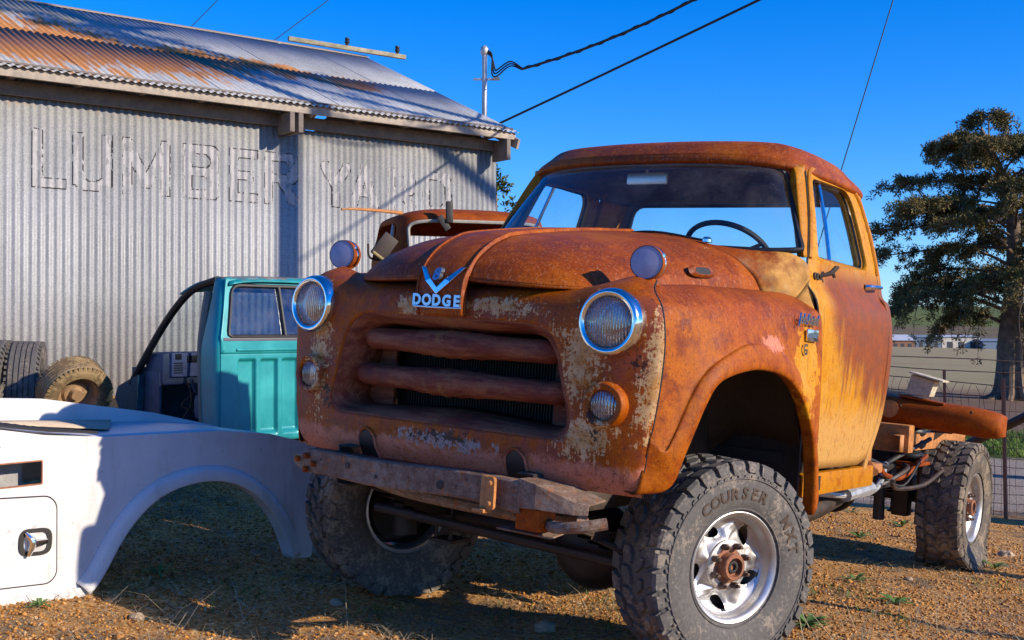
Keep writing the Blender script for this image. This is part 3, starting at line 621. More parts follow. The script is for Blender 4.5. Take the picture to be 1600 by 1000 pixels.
# front pillars between glass and door
GC = [(0.36, 0.822, 1.36), (0.45, 0.79, 1.395), (0.55, 0.758, 1.435), (0.66, 0.722, 1.482), (0.75, 0.69, 1.525), (0.79, 0.66, 1.545)]
for sx in (1, -1):
    N = []
    for zz_, gx, gy in GC:
        df = doorfront(min(zz_, 0.75)) - 0.006; dx = sidex(df, min(zz_, 0.76))
        N.append([(gx - 0.03, gy + 0.02, zz_), (gx, gy - 0.004, zz_), (gx + 0.012, gy - 0.012, zz_), (0.5 * (gx + dx) + 0.008, 0.5 * (gy + df) - 0.008, zz_), (dx - 0.002, df, zz_), (dx - 0.03, df + 0.012, zz_)])
    G = net2(N, 5, 4); G = G if sx > 0 else mir(G)
    MB().grid(G).build('windshield_pillar', RT['frame'], truck, solid=0.003, auto=50)
# windshield glass net
wb = [(0, 1.135), (0.25, 1.15), (0.50, 1.205), (0.68, 1.27), (0.78, 1.325), (0.820, 1.362)]
wt = [(0, 1.40), (0.22, 1.408), (0.42, 1.44), (0.57, 1.482), (0.635, 1.515), (0.672, 1.542)]
NG = []
for a in np.linspace(0, 1, 5):
    row = []
    for k in range(6):
        zz_ = (0.375 + (0.0 if k < 4 else 0.008 * (k - 3))) * (1 - a) + (0.800 - 0.004 * k - (0.024 * max(0, k - 3) ** 1.75)) * a
        row.append(((1 - a) * wb[k][0] + a * wt[k][0], (1 - a) * wb[k][1] + a * wt[k][1] - 0.02 * math.sin(a * PI), zz_))
    NG.append(row)
NG = np.array(NG); NG = np.concatenate([mir(NG)[:, ::-1][:, :-1], NG], 1); WG = net2(NG, 6, 5)
wsh = MB().grid(WG).build('windshield', GLASS, truck)
edge = np.concatenate([WG[0], WG[1:, -1], WG[-1][::-1][1:], WG[::-1, 0][1:-1]])
MB().tube(resample(edge, 200), 0.013, 8, closed=True).build('windshield_seal', RUBBER, wsh)
# roof
cap = [(0, 1.395), (0.24, 1.405), (0.44, 1.437), (0.58, 1.478), (0.655, 1.52), (0.705, 1.575), (0.735, 1.72), (0.745, 1.95), (0.735, 2.20), (0.70, 2.36), (0.60, 2.44), (0.3, 2.465), (0, 2.47)]
cc = np.array([0, 1.90]); NR = []
for zz_, k, dz in ((0.780, 0.985, 0.004), (0.784, 1.000, 0), (0.792, 1.010, 0), (0.806, 1.010, 0), (0.820, 0.998, 0), (0.828, 0.988, 0), (0.862, 0.94, 0), (0.890, 0.85, 0), (0.912, 0.66, 0), (0.924, 0.36, 0), (0.928, 0.0, 0)):
    row = []
    for (x_, y_) in cap:
        yy_ = cc[1] + (y_ - cc[1]) * k; ft = max(0, min(1, (1.62 - y_) / 0.2))
        row.append((x_ * k, yy_ - 0.016 * ft * (1 if 0.785 < zz_ < 0.83 else 0), zz_ - 0.030 * max(0, (y_ - 2.1) / 0.4) ** 2 * (1 if k > 0.6 else 0.3) - (0.030 * (x_ / 0.73) ** 4 if k > 0.9 else 0.0) + 0.0))
    NR.append(row)
NR = np.array(NR); NR = np.concatenate([mir(NR)[:, ::-1][:, :-1], NR], 1); RG = net2(NR, 4, 4)
MB().grid(RG).build('roof', RT['top'], truck, solid=0.004, off=1, auto=55)
rg2 = RG.copy(); rg2[..., 2] -= 0.02; rg2[..., 0] *= 0.965; rg2[..., 1] = 1.9 + (rg2[..., 1] - 1.9) * 0.965; MB().grid(rg2).build('headliner', HEADLINER, truck)
# header strip over the windshield
top = WG[-1]; hd = np.stack([top + [0, 0.012, -0.006], top + [0, -0.004, 0.010], np.array([(p[0] * 1.012, p[1] - 0.008, max(p[2] + 0.02, 0.775)) for p in top])]); MB().grid(hd).build('windshield_header', RT['top'], truck, solid=0.003)
# rear corners and back wall with its window
NB = []
for zz_ in (-0.60, -0.50, -0.3, 0.0, 0.2, 0.26, 0.36, 0.55, 0.70, 0.79):
    dr = doorrear(min(max(zz_, -0.55), 0.75)) + 0.006; dx = sidex(2.28, zz_); rr = 2.47 - max(0, zz_ - 0.3) * 0.05
    NB.append([(dx - 0.025, dr, zz_), (dx + 0.004, dr + 0.002, zz_), (dx, dr + 0.05, zz_), (dx - 0.018, dr + 0.105 - 0.04 * max(0, -0.4 - zz_) * 5, zz_), (dx - (0.05 if zz_ > 0.3 else 0.075), rr - 0.02, zz_), (dx - (0.075 if zz_ > 0.3 else 0.15), rr, zz_), (dx - (0.095 if zz_ > 0.3 else 0.24), rr + 0.005, zz_)])
BGd = net2(NB, 5, 4)
for sx in (1, -1): MB().grid(BGd if sx > 0 else mir(BGd)).build('cab_corner', RT['door'], truck, solid=0.004, off=0, auto=55)
rw = ring_between(resample(rounded([(0.64, 0.735), (-0.64, 0.735), (-0.715, 0.41), (0.715, 0.41)], 0.07), 100), np.array([(0.655, 0.80), (-0.655, 0.80), (-0.76, 0.36), (-0.66, 0.2), (-0.66, -0.6), (0.66, -0.6), (0.66, 0.2), (0.76, 0.36)]), 100, 12)
G = np.stack([rw[..., 0], 2.475 - np.maximum(0, rw[..., 1] - 0.3) * 0.05, rw[..., 1]], -1)
bw = MB().grid(G, cv=True).build('cab_back_wall', RT['plain'], truck, solid=0.006)
inn = G.copy(); inn[..., 1] -= 0.03; MB().grid(inn, cv=True).build('cab_lining', HEADLINER, bw)
H = G[0]; MB().grid(np.stack([H, H * 0.5 + H.mean(0) * 0.5, H * 0.02 + H.mean(0) * 0.98]), cv=True).build('rear_window', SIDEGLASS, bw); MB().tube(H, 0.014, 8, closed=True).build('window_seal', RUBBER, bw)
# cowl between hood and windshield, down to the fender
rowA = [(0, 1.10, 0.425), (0.25, 1.10, 0.420), (0.46, 1.11, 0.388), (0.60, 1.12, 0.335), (0.69, 1.16, 0.262), (0.716, 1.20, 0.190), (0.75, 1.22, 0.16)]
rowC = [(p[0], p[1] - 0.005, 0.372) for p in wb[:4]] + [(0.775, 1.315, 0.372), (0.825, 1.35, 0.366), (0.852, 1.372, 0.345)]
rowE = [(0.852, 1.372, 0.345), (0.866, 1.345, 0.27), (0.893, 1.345, 0.20), (0.905, 1.35, 0.14)]
A = np.array(rowA); C_ = np.array(rowC); Bm = 0.5 * (A + C_) + np.array([[0, 0, 0.006]] * 7); Bm[4] = (0.745, 1.235, 0.315); Bm[5] = (0.79, 1.27, 0.255); Bm[6] = (0.82, 1.29, 0.17)
C_[6] = (0.868, 1.348, 0.265); C_[5] = (0.842, 1.36, 0.335)
D_ = C_.copy(); D_[:, 1] += 0.02; D_[6] = (0.893, 1.338, 0.17); D_[5] = (0.860, 1.364, 0.30); D_[4] = (0.812, 1.352, 0.362)
CW = net2(np.array([A, Bm, C_]), 6, 6)
for sx in (1, -1):
    b = MB().grid(CW if sx > 0 else mir(CW))
    lo = np.array([[(0.75, 1.22, 0.16), (0.82, 1.29, 0.17), (0.868, 1.348, 0.265)], [(0.75, 1.22, 0.12), (0.85, 1.30, 0.12), (0.895, 1.350, 0.14)]]); lo = net2(lo, 4, 6); b.grid(lo if sx > 0 else mir(lo))
    b.build('cowl', RT['cowl'], truck, solid=0.004, off=0, auto=60)
# wipers
for base, tip, mid_ in (((-0.42, 1.13, 0.402), (-0.02, 1.105, 0.408), (-0.20, 1.09, 0.424)), ((0.50, 1.10, 0.395), (0.02, 1.09, 0.414), (0.26, 1.07, 0.428))):
    wv = MB(); wv.tube(dense([base, mid_, tip], 5), 0.006, 6); b_ = np.array(mid_); t_ = np.array(tip) - np.array(base)
    wv.tube([np.array(base) + t_ * 0.35 + [0, 0.01, 0.012], np.array(base) + t_ * 1.05 + [0, 0.01, 0.004]], 0.005, 6); wv.lathe([(0.022, 0), (0.022, 0.012), (0.012, 0.022), (0.002, 0.024)], 14, 1, Matrix.Translation(np.array(base) - [0, 0, 0.006]))
    wv.build('wiper', [BLACK, CHROME], truck)
# interior: dash, seat, steering wheel, mirror
MB().box((0, 1.36, 0.28), (1.45, 0.22, 0.14), ch=0.04).build('dashboard', DARKIN, truck)
st = MB(); st.box((0, 2.1, -0.02), (1.4, 0.55, 0.16), ch=0.05); st.box((0, 2.36, 0.16), (1.4, 0.14, 0.42), ch=0.05, rot=Matrix.Rotation(-0.15, 4, 'X')); st.build('bench_seat', DARKIN, truck)
MB().box((0, 1.9, -0.50), (1.6, 1.1, 0.05)).build('cab_floor', DARKIN, truck)
sw = MB(); cS = Vector((0.34, 1.66, 0.395)); MS = axis_to((0, 0.62, 0.78), cS); a = np.linspace(0, 2 * PI, 48, endpoint=False)
ring = np.array([(MS @ Vector((0.205 * math.cos(t), 0.205 * math.sin(t), 0)))[:] for t in a]); sw.tube(ring, 0.013, 8, closed=True)
for t in (0.35, PI - 0.35, -PI / 2): sw.tube([(MS @ Vector((0, 0, -0.03)))[:], (MS @ Vector((0.2 * math.cos(t), 0.2 * math.sin(t), 0)))[:]], 0.009, 6)
sw.lathe([(0.05, -0.04), (0.05, -0.02), (0.02, -0.01), (0.001, -0.01)], 16, 0, MS); sw.tube([(MS @ Vector((0, 0, -0.03)))[:], (0.34, 1.40, 0.1)], 0.022, 8); sw.build('steering_wheel', BLACK, truck)
mr = MB(); mr.box((-0.05, 1.53, 0.735), (0.22, 0.022, 0.058), ch=0.012); mr.tube([(-0.05, 1.53, 0.76), (-0.05, 1.50, 0.80)], 0.008, 6); mr.build('rear_view_mirror', SILVER, truck)
# rocker sill and step
for sx in (1, -1):
    MB().box((0.842 * sx, 1.90, -0.615), (0.05, 0.92, 0.10), ch=0.01).build('rocker_sill', RT['frame'], truck)
    MB().box((0.869 * sx, 1.62, -0.61), (0.006, 0.022, 0.062)).build('sill_slot', BLACK, truck)
# ---- bumper rail, with bent end and shackles
b = MB(); xs = np.linspace(-0.575, 0.46, 24); G = []
for xx in xs:
    w1 = 0.006 * math.sin(xx * 9) ; yf = -0.085 - 0.01 * math.cos(xx * 2) ; zt = -0.567 + 0.012 * xx + w1 * 0.6; zb = -0.660 + 0.006 * xx + w1
    if xx > 0.30: zb -= (xx - 0.30) * 0.05
    G.append([(xx, yf + 0.10, zt - 0.004), (xx, yf + 0.005, zt), (xx, yf, zt - 0.005), (xx, yf + 0.004 * math.sin(xx * 17), 0.5 * (zt + zb)), (xx, yf, zb + 0.005), (xx, yf + 0.005, zb), (xx, yf + 0.085, zb + 0.003)])
b.grid(np.array(G)); bump = b.build('bumper_rail', RT['dusty'], truck, solid=0.006, off=0, auto=22)
e = MB(); V = [(0.45, 0.03, -0.556), (0.45, -0.090, -0.556), (0.53, -0.100, -0.566), (0.655, -0.055, -0.610), (0.70, -0.03, -0.618), (0.71, 0.06, -0.605), (0.60, 0.06, -0.575),
    (0.45, -0.088, -0.655), (0.53, -0.098, -0.648), (0.655, -0.060, -0.652), (0.70, -0.034, -0.650)]
e.add(V, [(0, 1, 2, 6), (6, 2, 3, 5), (3, 4, 5), (1, 7, 8, 2), (2, 8, 9, 3), (3, 9, 10, 4)]); e.build('bent_end', RT['dusty'], bump, smooth=False, solid=0.007, off=0, bevel=0.003)
e = MB(); e.tube(dense([(0.50, 0.02, -0.700), (0.58, -0.045, -0.705), (0.68, -0.040, -0.690), (0.75, 0.01, -0.672)], 5), 0.021, 10); e.build('tow_loop', RT['dusty'], bump)
MB().box((0.49, -0.03, -0.690), (0.10, 0.10, 0.075), ch=0.006).build('spring_box', RT['plain'], bump)
e = MB(); V = [(0.36, -0.075, -0.735), (0.56, -0.03, -0.745), (0.57, 0.05, -0.730), (0.40, 0.04, -0.722)]; e.add(V, [(0, 1, 2, 3)]); e.build('torn_plate', RT['dusty'], bump, smooth=False, solid=0.006)
for xx, zz_, r in ((-0.34, -0.607, 0.011), (-0.19, -0.63, 0.008), (0.115, -0.62, 0.016), (-0.48, -0.602, 0.006), (0.19, -0.613, 0.004)):
    yf = -0.0905 - 0.01 * math.cos(xx * 2); MB().lathe([(r, 0), (r * 0.9, 0.0012), (0.001, 0.0012)], 16, 0, axis_to((0, -1, 0), (xx, yf, zz_)), cap1=True).build('bolt_hole', BLACK, bump)
s_ = MB(); s_.add(*(lambda: ([(-0.57, -0.088, -0.585), (-0.57, -0.088, -0.66), (-0.655, -0.07, -0.64), (-0.655, -0.07, -0.60), (-0.57, -0.02, -0.585), (-0.57, -0.02, -0.66), (-0.655, -0.03, -0.64), (-0.655, -0.03, -0.60)], [(0, 1, 2, 3), (4, 7, 6, 5), (0, 3, 7, 4), (1, 5, 6, 2), (2, 6, 7, 3), (0, 4, 5, 1)]))())
s_.build('bumper_horn', RT['dusty'], bump, bevel=0.006)
for xx, zz_ in ((-0.555, -0.595), (-0.555, -0.648), (-0.515, -0.622), (-0.60, -0.612)): MB().lathe([(0.013, 0), (0.013, 0.010), (0.009, 0.016), (0.001, 0.017)], 6, 0, axis_to((0, -1, 0), (xx, -0.096, zz_)), cap1=True).build('bolt', RT['plain'], bump)
SH = simple('orange_bracket', (0.42, 0.17, 0.045), 0.6, 0.0, 0.4, 25)
s_ = MB(); s_.box((0.335, -0.115, -0.615), (0.034, 0.03, 0.115), ch=0.008); s_.box((0.335, -0.135, -0.675), (0.05, 0.05, 0.014), ch=0.005); br = s_.build('shackle_bracket', SH, bump)
s_ = MB(); s_.add(*(lambda P: ([(p[0], -0.142, p[1]) for p in P] + [(p[0], -0.128, p[1]) for p in P], [tuple(range(len(P))), tuple(range(2 * len(P) - 1, len(P) - 1, -1))] + [(i, (i + 1) % len(P), len(P) + (i + 1) % len(P), len(P) + i) for i in range(len(P))]))([tuple(p) for p in rounded([(0.385, -0.555), (0.35, -0.555), (0.353, -0.67), (0.388, -0.67)], 0.016, 4)])); s_.build('shackle_plate', SH, bump)
for zz_ in (-0.578, -0.648): MB().lathe([(0.010, 0), (0.010, 0.006), (0.006, 0.010), (0.001, 0.0105)], 10, 0, axis_to((0, -1, 0), (0.369, -0.142, zz_)), cap1=True).build('bolt', SH, bump)
# ---- frame, springs, axles, steering links
def rail(x, y0, y1, zt, h, mat, nm): 
    b = MB(); s2 = -1 if x > 0 else 1
    prof_ = [(x + 0.065 * s2, zt), (x, zt), (x, zt - h), (x + 0.065 * s2, zt - h)]
    b.grid(np.array([[(p[0], y_, p[1]) for p in prof_] for y_ in np.linspace(y0, y1, 9)])); return b.build(nm, mat, truck, solid=0.008, off=0)
for sx in (1, -1):
    rail(0.46 * sx, -0.02, 4.75, -0.545, 0.15, GREASE, 'frame_rail')
    for yc in (0.73, 4.2):
        b = MB()
        for k in range(6):
            L = 0.62 - k * 0.08; b.grid(np.array([[(0.46 * sx + dx, yc + t, -0.80 - k * 0.012 + 0.13 * (t / 0.62) ** 2 + dz) for dx, dz in ((-0.03, 0), (0.03, 0), (0.03, -0.011), (-0.03, -0.011), (-0.03, 0))] for t in np.linspace(-L, L, 15)]))
        b.build('leaf_spring', GREASE, truck)
        b = MB()
        for dy in (-0.05, 0.05): b.tube([(0.42 * sx, yc + dy, -0.98), (0.42 * sx, yc + dy, -0.76), (0.50 * sx, yc + dy, -0.76), (0.50 * sx, yc + dy, -0.98)], 0.009, 6)
        b.box((0.46 * sx, yc, -0.985), (0.12, 0.15, 0.014)); b.build('spring_clamp', GREASE, truck)
    MB().tube([(0.46 * sx, 0.08, -0.69), (0.46 * sx, 0.10, -0.60)], 0.035, 10).build('spring_hanger', GREASE, truck)
for yc, xd in ((0.73, 0.30), (4.2, 0.0)):
    b = MB(); b.tube([(-0.80, yc, -0.875), (xd - 0.16, yc, -0.875)], 0.042, 14); b.tube([(xd + 0.16, yc, -0.875), (0.80, yc, -0.875)], 0.042, 14)
    b.lathe(dense([(0.001, -0.155), (0.09, -0.14), (0.155, -0.09), (0.175, -0.02), (0.17, 0.03), (0.12, 0.10), (0.06, 0.2), (0.045, 0.30)], 3), 28, 0, axis_to((0, 1, 0.06), (xd, yc, -0.885)))
    b.tube([(xd - 0.24, yc, -0.875), (xd - 0.12, yc, -0.875)], [0.043, 0.085], 16); b.tube([(xd + 0.24, yc, -0.875), (xd + 0.12, yc, -0.875)], [0.043, 0.085], 16)
    o = b.build('axle', GREASE, truck)
    for k in range(10):
        a = k * 0.628; MB().lathe([(0.010, 0), (0.010, 0.012), (0.001, 0.013)], 6, 0, axis_to((0, -1, 0), (xd + 0.148 * math.cos(a), yc - 0.075, -0.885 + 0.148 * math.sin(a))), cap1=True).build('bolt', GREASE, o)
b = MB(); b.tube([(-0.70, 0.50, -0.86), (0.68, 0.50, -0.90)], 0.021, 10); b.build('tie_rod', GREASE, truck)
b = MB(); b.tube([(-0.50, 0.40, -0.72), (-0.32, 0.40, -0.735)], [0.018, 0.030], 10); b.tube([(-0.32, 0.40, -0.735), (0.22, 0.42, -0.742)], 0.026, 10); b.tube([(0.22, 0.42, -0.742), (0.62, 0.45, -0.85)], 0.014, 8); b.build('steering_damper', BLACK, truck)
b = MB(); b.tube(dense([(-0.55, 0.15, -0.66), (-0.2, 0.10, -0.70), (0.3, 0.12, -0.715), (0.48, 0.16, -0.71), (0.60, 0.10, -0.69)], 5), 0.024, 10); b.build('cross_tube', RT['dusty'], truck)
b = MB(); b.box((0, 0.10, -0.63), (0.90, 0.10, 0.09), ch=0.012); b.box((0, 1.55, -0.64), (0.9, 0.08, 0.08)); b.box((0.1, 2.6, -0.66), (0.9, 0.08, 0.10)); b.box((0, 3.6, -0.64), (0.9, 0.08, 0.10)); b.build('crossmember', GREASE, truck)
b = MB(); b.box((0.05, 1.0, -0.55), (0.36, 0.85, 0.30), ch=0.06); b.tube([(0.05, 1.3, -0.66), (0.05, 2.6, -0.68)], 0.12, 12); b.tube([(0.05, 2.6, -0.68), (0.0, 4.0, -0.86)], 0.04, 10); b.build('drivetrain', GREASE, truck)
for sx in (1, -1):
    MB().tube([(0.60 * sx, 0.62, -0.90), (0.56 * sx, 0.60, -0.55)], [0.032, 0.028], 12).build('shock_absorber', BLACK, truck)
    MB().tube([(0.66 * sx, 0.66, -0.99), (0.70 * sx, 0.66, -0.75)], 0.055, 12).build('steering_knuckle', GREASE, truck)
# ---- wheels
def cyl(rr, th, hh, sx): return np.stack([sx * hh, rr * np.sin(th), rr * np.cos(th)], -1)     # theta from top towards the rear
def make_wheel(cpos, sx, tmat, R_=0.402, flat=0.0, seed=1, letters=True, steer=0.0):
    c = (0.0, 0.0, 0.0)
    rr_ = random.Random(seed); k = R_ / 0.402; Wd = 0.128
    def fin(V):
        V = np.array(V, float).reshape(-1, 3)
        if flat > 0:
            lim = -(R_ - flat); low = V[:, 2] < lim + 0.12; d = np.clip((lim + 0.12 - V[:, 2]) / 0.12, 0, 2)
            rr2 = np.hypot(V[:, 1], V[:, 2]); rubber = np.clip((rr2 - 0.21) / 0.08, 0, 1)
            V[:, 0] += np.sign(V[:, 0]) * 0.045 * np.minimum(d, 1) * rubber * np.where(np.abs(V[:, 0]) > 0.05, 1, 0.3) * low
            V[:, 2] = np.where(V[:, 2] < lim, lim + (V[:, 2] - lim) * 0.06, V[:, 2])
        return V + np.array(c)
    pr = dense([(0.200, -0.098), (0.212, -0.108), (0.245, -0.124), (0.295, -0.133), (0.338, -0.131), (0.368, -0.122), (0.383, -0.108), (0.387, -0.07), (0.388, 0), (0.387, 0.07), (0.383, 0.108), (0.368, 0.122), (0.338, 0.131), (0.295, 0.133), (0.245, 0.124), (0.212, 0.108), (0.200, 0.098)], 3)
    pr[:, 0] *= k; th = np.linspace(0, 2 * PI, 120, endpoint=False)
    G = np.stack([cyl(np.full(120, r), th, np.full(120, h), sx) for r, h in pr])
    t = MB().add(fin(G), gfaces(len(pr), 120, False, True)); tyre = t.build('wheel', tmat, truck)
    # tread blocks: moulded on one tyre, kept together
    tb = MB(); nb = 32
    def block(poly, r0, r1, taper=0.86):
        P = np.array(poly); m_ = P.mean(0); Q = m_ + (P - m_) * taper; n = len(P)
        V = np.concatenate([cyl(np.full(n, r0), P[:, 0], P[:, 1], sx), cyl(np.full(n, r1), Q[:, 0], Q[:, 1], sx)])
        tb.add(fin(V), [tuple(range(n, 2 * n))] + [(i, (i + 1) % n, n + (i + 1) % n, n + i) for i in range(n)])
    st = 2 * PI / nb
    for i in range(nb):
        for row, hc, hh, ph in ((0, -0.100, 0.024, 0.0), (1, -0.038, 0.030, 0.5), (2, 0.030, 0.030, 0.1), (3, 0.094, 0.026, 0.55)):
            t0 = (i + ph) * st + rr_.uniform(-.03, .03) * st; w_ = st * (0.43 if row in (0, 3) else 0.42); j = lambda a: rr_.uniform(-a, a)
            sk = 0.22 * st if row in (1, 3) else -0.22 * st
            if row in (1, 2): poly = [(t0 - w_, hc - hh * 0.35), (t0 - w_ * 0.45 + sk, hc - hh), (t0 + w_ * 0.55 + sk, hc - hh * 0.9), (t0 + w_, hc + hh * 0.3), (t0 + w_ * 0.45 - sk, hc + hh), (t0 - w_ * 0.6 - sk, hc + hh * 0.85)]
            else: poly = [(t0 - w_ - sk * .5, hc - hh), (t0 + w_ - sk * .5, hc - hh), (t0 + w_ * 0.95 + sk * .5, hc + hh), (t0 - w_ * 0.9 + sk * .5, hc + hh)]
            block(poly, 0.380 * k, 0.4015 * k)
        # shoulder lugs that run down on to the sidewall
        for sg in (-1, 1):
            t0 = (i + (0.0 if sg < 0 else 0.55)) * st; w_ = st * (0.40 if i % 2 else 0.33); lo = 0.352 if i % 2 else 0.362
            a = np.array([-w_, w_]); V = []
            for rr3, h3 in ((0.4005, 0.118), (0.392, 0.129), (0.372, 0.1335), (lo, 0.1345)):
                for q in a: V.append(cyl(np.array([rr3 * k]), np.array([t0 + q * (1 if rr3 > .37 else .8)]), np.array([sg * h3]), sx)[0])
            for rr3, h3 in ((0.380, 0.105), (0.376, 0.115), (0.362, 0.124), (lo, 0.127)):
                for q in a: V.append(cyl(np.array([rr3 * k]), np.array([t0 + q]), np.array([sg * h3]), sx)[0])
            F = [(0, 1, 3, 2), (2, 3, 5, 4), (4, 5, 7, 6), (6, 7, 15, 14), (0, 2, 10, 8), (2, 4, 12, 10), (4, 6, 14, 12), (1, 9, 11, 3), (3, 11, 13, 5), (5, 13, 15, 7), (0, 8, 9, 1)]
            tb.add(fin(np.array(V)), F)
    tb.build('tread', tmat, tyre, smooth=False)
    # sidewall rings and chevrons
    sr = MB()
    for r_, h_ in ((0.222, 0.117), (0.338, 0.1335)):
        G = np.stack([cyl(np.full(96, (r_ + dr) * k), np.linspace(0, 2 * PI, 96, endpoint=False), np.full(96, h_ + dh), sx) for dr, dh in ((-0.004, -0.001), (-0.002, 0.0025), (0.002, 0.0025), (0.004, -0.001))]); sr.add(fin(G), gfaces(4, 96, False, True))
    for i in range(nb * 2):
        t0 = i * st / 2; P = [(t0 - 0.012, 0.342), (t0 + 0.028, 0.346), (t0 + 0.036, 0.354), (t0 - 0.004, 0.351)]
        V = np.concatenate([np.array([cyl(np.array([r_ * k]), np.array([a_]), np.array([h_]), sx)[0] for a_, r_ in P]) for h_ in (0.128, 0.1345)])
        sr.add(fin(V), [(4, 5, 6, 7), (0, 1, 5, 4), (1, 2, 6, 5), (2, 3, 7, 6), (3, 0, 4, 7)])
    sr.build('sidewall_ribs', tmat, tyre, smooth=False)
    if letters:
        for word, a0, da in (('COURSER', -0.68, 0.175), ('MXT', 0.93, 0.20)):
            lm = MB()
            for q, ch in enumerate(word):
                V, F = glyph(ch, 0.062, 0.0022, 0.0012); V = V * [1.05, 1, 1]; ph = a0 + q * da
                rad = 0.262 + V[:, 1]; ang = ph + V[:, 0] / 0.28; hb = np.interp(rad, [0.245, 0.295, 0.338], [0.124, 0.133, 0.131])
                lm.add(fin(cyl(rad * k, ang, hb + 0.0015 + V[:, 2], sx)), F)
            lm.build('sidewall_word', TYRE_L, tyre)
    # rim: pressed steel disc with five slots, dished barrel
    nr, nt = 46, 300; rad = np.linspace(0.066, 0.176, nr); th = np.linspace(0, 2 * PI, nt, endpoint=False); RR, TH = np.meshgrid(rad, th, indexing='ij')
    ss = np.clip((RR - 0.10) / 0.076, 0, 1)
    dep = 0.030 - 0.042 * np.sin(np.clip((RR - 0.085) / 0.091, 0, 1) * PI) * 0.55 - 0.012 * ss
    keep = np.ones_like(RR, bool); P2 = np.stack([RR * np.sin(TH), RR * np.cos(TH)], -1)
    for q in range(5):
        a = q * 2 * PI / 5 + 0.72; cx, cz = 0.143 * math.sin(a), 0.143 * math.cos(a); ta = a + PI / 2 + 0.55
        d = P2 - np.array([cx, cz]); u = d[..., 0] * math.sin(ta) + d[..., 1] * math.cos(ta); v_ = d[..., 0] * math.cos(ta) - d[..., 1] * math.sin(ta)
        e = np.sqrt((u / 0.040) ** 2 + (v_ / (0.0205 + 0.10 * np.clip(u, -.05, .05) * 0.25)) ** 2); ins = e < 1.0; keep &= ~ins
        near = (e >= 1.0) & (e < 1.22); sc = 1 / np.where(near, e, 1)
        P2 = np.where(near[..., None], np.array([cx, cz]) + d * sc[..., None] * 1.0, P2); dep -= 0.007 * np.exp(-((e - 1) / 0.30) ** 2) * (e >= 1)
        b_ = a + 0.62; c2 = np.array([0.132 * math.sin(b_), 0.132 * math.cos(b_)]); dd = P2 - c2; tb_ = b_ + 0.9
        u = dd[..., 0] * math.sin(tb_) + dd[..., 1] * math.cos(tb_); v_ = dd[..., 0] * math.cos(tb_) - dd[..., 1] * math.sin(tb_)
        dep += 0.013 * np.exp(-((u / 0.034) ** 4 + (v_ / 0.021) ** 4))
    V = np.stack([sx * (0.040 + dep), P2[..., 0], P2[..., 1]], -1); F = []
    for f_ in gfaces(nr, nt, False, True):
        if all(keep.ravel()[i] for i in f_): F.append(f_)
    rim = MB(); rim.add(V.reshape(-1, 3) * [1, k, k] + np.array(c), F)
    brl = dense([(0.176, 0.058), (0.184, 0.066), (0.188, 0.092), (0.196, 0.104), (0.208, 0.112), (0.212, 0.108), (0.2105, 0.100), (0.198, 0.094), (0.186, 0.06), (0.184, -0.09), (0.200, -0.104), (0.207, -0.108)], 2); th = np.linspace(0, 2 * PI, 80, endpoint=False)
    G = np.stack([cyl(np.full(80, r * k), th, np.full(80, h), sx) for r, h in brl]); rim.add(G.reshape(-1, 3) + np.array(c), gfaces(len(brl), 80, False, True))
    rim.build('rim', RIM, tyre, auto=45)
    hb = MB(); G = lambda prf: np.stack([cyl(np.full(40, r), np.linspace(0, 2 * PI, 40, endpoint=False), np.full(40, h), sx) for r, h in prf])
    for prf in ([(0.070, 0.02), (0.070, 0.07), (0.052, 0.072), (0.050, 0.078), (0.050, 0.108), (0.046, 0.112), (0.036, 0.112), (0.034, 0.092), (0.001, 0.092)],):
        g = G(prf); hb.add(g.reshape(-1, 3) + np.array(c), gfaces(len(prf), 40, False, True))
    hb.build('hub', HUBM, tyre, auto=40)
    g = G([(0.068, 0.0715), (0.092, 0.0725), (0.096, 0.070), (0.098, 0.055)]); MB().add(g.reshape(-1, 3) + np.array(c), gfaces(4, 40, False, True)).build('lug_flange', LUGM, tyre)
    sp = MB()
    for q in range(12):
        a = q * PI / 6; p = cyl(np.array([0.018]), np.array([a]), np.array([0.098]), sx)[0] + np.array(c); sp.lathe([(0.006, -0.008), (0.006, 0.004), (0.001, 0.005)], 8, 0, axis_to((sx, 0, 0), p))
    sp.build('hub_spline', BLACK, tyre)
    for q in range(8):
        a = (q + 0.5) * PI / 4; p = cyl(np.array([0.079]), np.array([a]), np.array([0.07]), sx)[0] + np.array(c)
        MB().lathe([(0.013, 0), (0.013, 0.020), (0.010, 0.026), (0.007, 0.028), (0.007, 0.040), (0.001, 0.041)], 6, 0, axis_to((sx, 0, 0), p)).build('lug_nut', NUTM, tyre, auto=25)
    g = np.stack([cyl(np.full(40, r), np.linspace(0, 2 * PI, 40, endpoint=False), np.full(40, h), sx) for r, h in ((0.165, -0.09), (0.165, 0.0), (0.10, 0.012), (0.001, 0.012))]); MB().add(g.reshape(-1, 3) + np.array(c), gfaces(4, 40, False, True)).build('brake_drum', GREASE, tyre)
    tyre.location = cpos; tyre.rotation_euler = (0, 0, steer); return tyre
TYRE_L = tyre_mat('tyre_letter_rubber', (0.10, 0.07, 0.05), (0.16, 0.11, 0.07), 0.05)
HUBM = simple('rusty_hub', (0.26, 0.10, 0.045), 0.65, 0.1, 0.5, 40, 0.3)
LUGM = simple('lug_flange_metal', (0.55, 0.46, 0.36), 0.45, 0.6, 0.5, 45, 0.2, c2=(0.75, 0.72, 0.66))
NUTM = simple('lug_nut_metal', (0.11, 0.07, 0.05), 0.5, 0.5, 0.5, 60)
make_wheel((0.800, 0.765, -0.873), 1, TYRE, seed=3, steer=-0.40)
make_wheel((-0.800, 0.75, -0.878), -1, TYRE_D, seed=5, letters=False, flat=0.02, steer=-0.40)
make_wheel((0.795, 4.205, -0.905), 1, TYRE_D, seed=8, letters=False, flat=0.045)
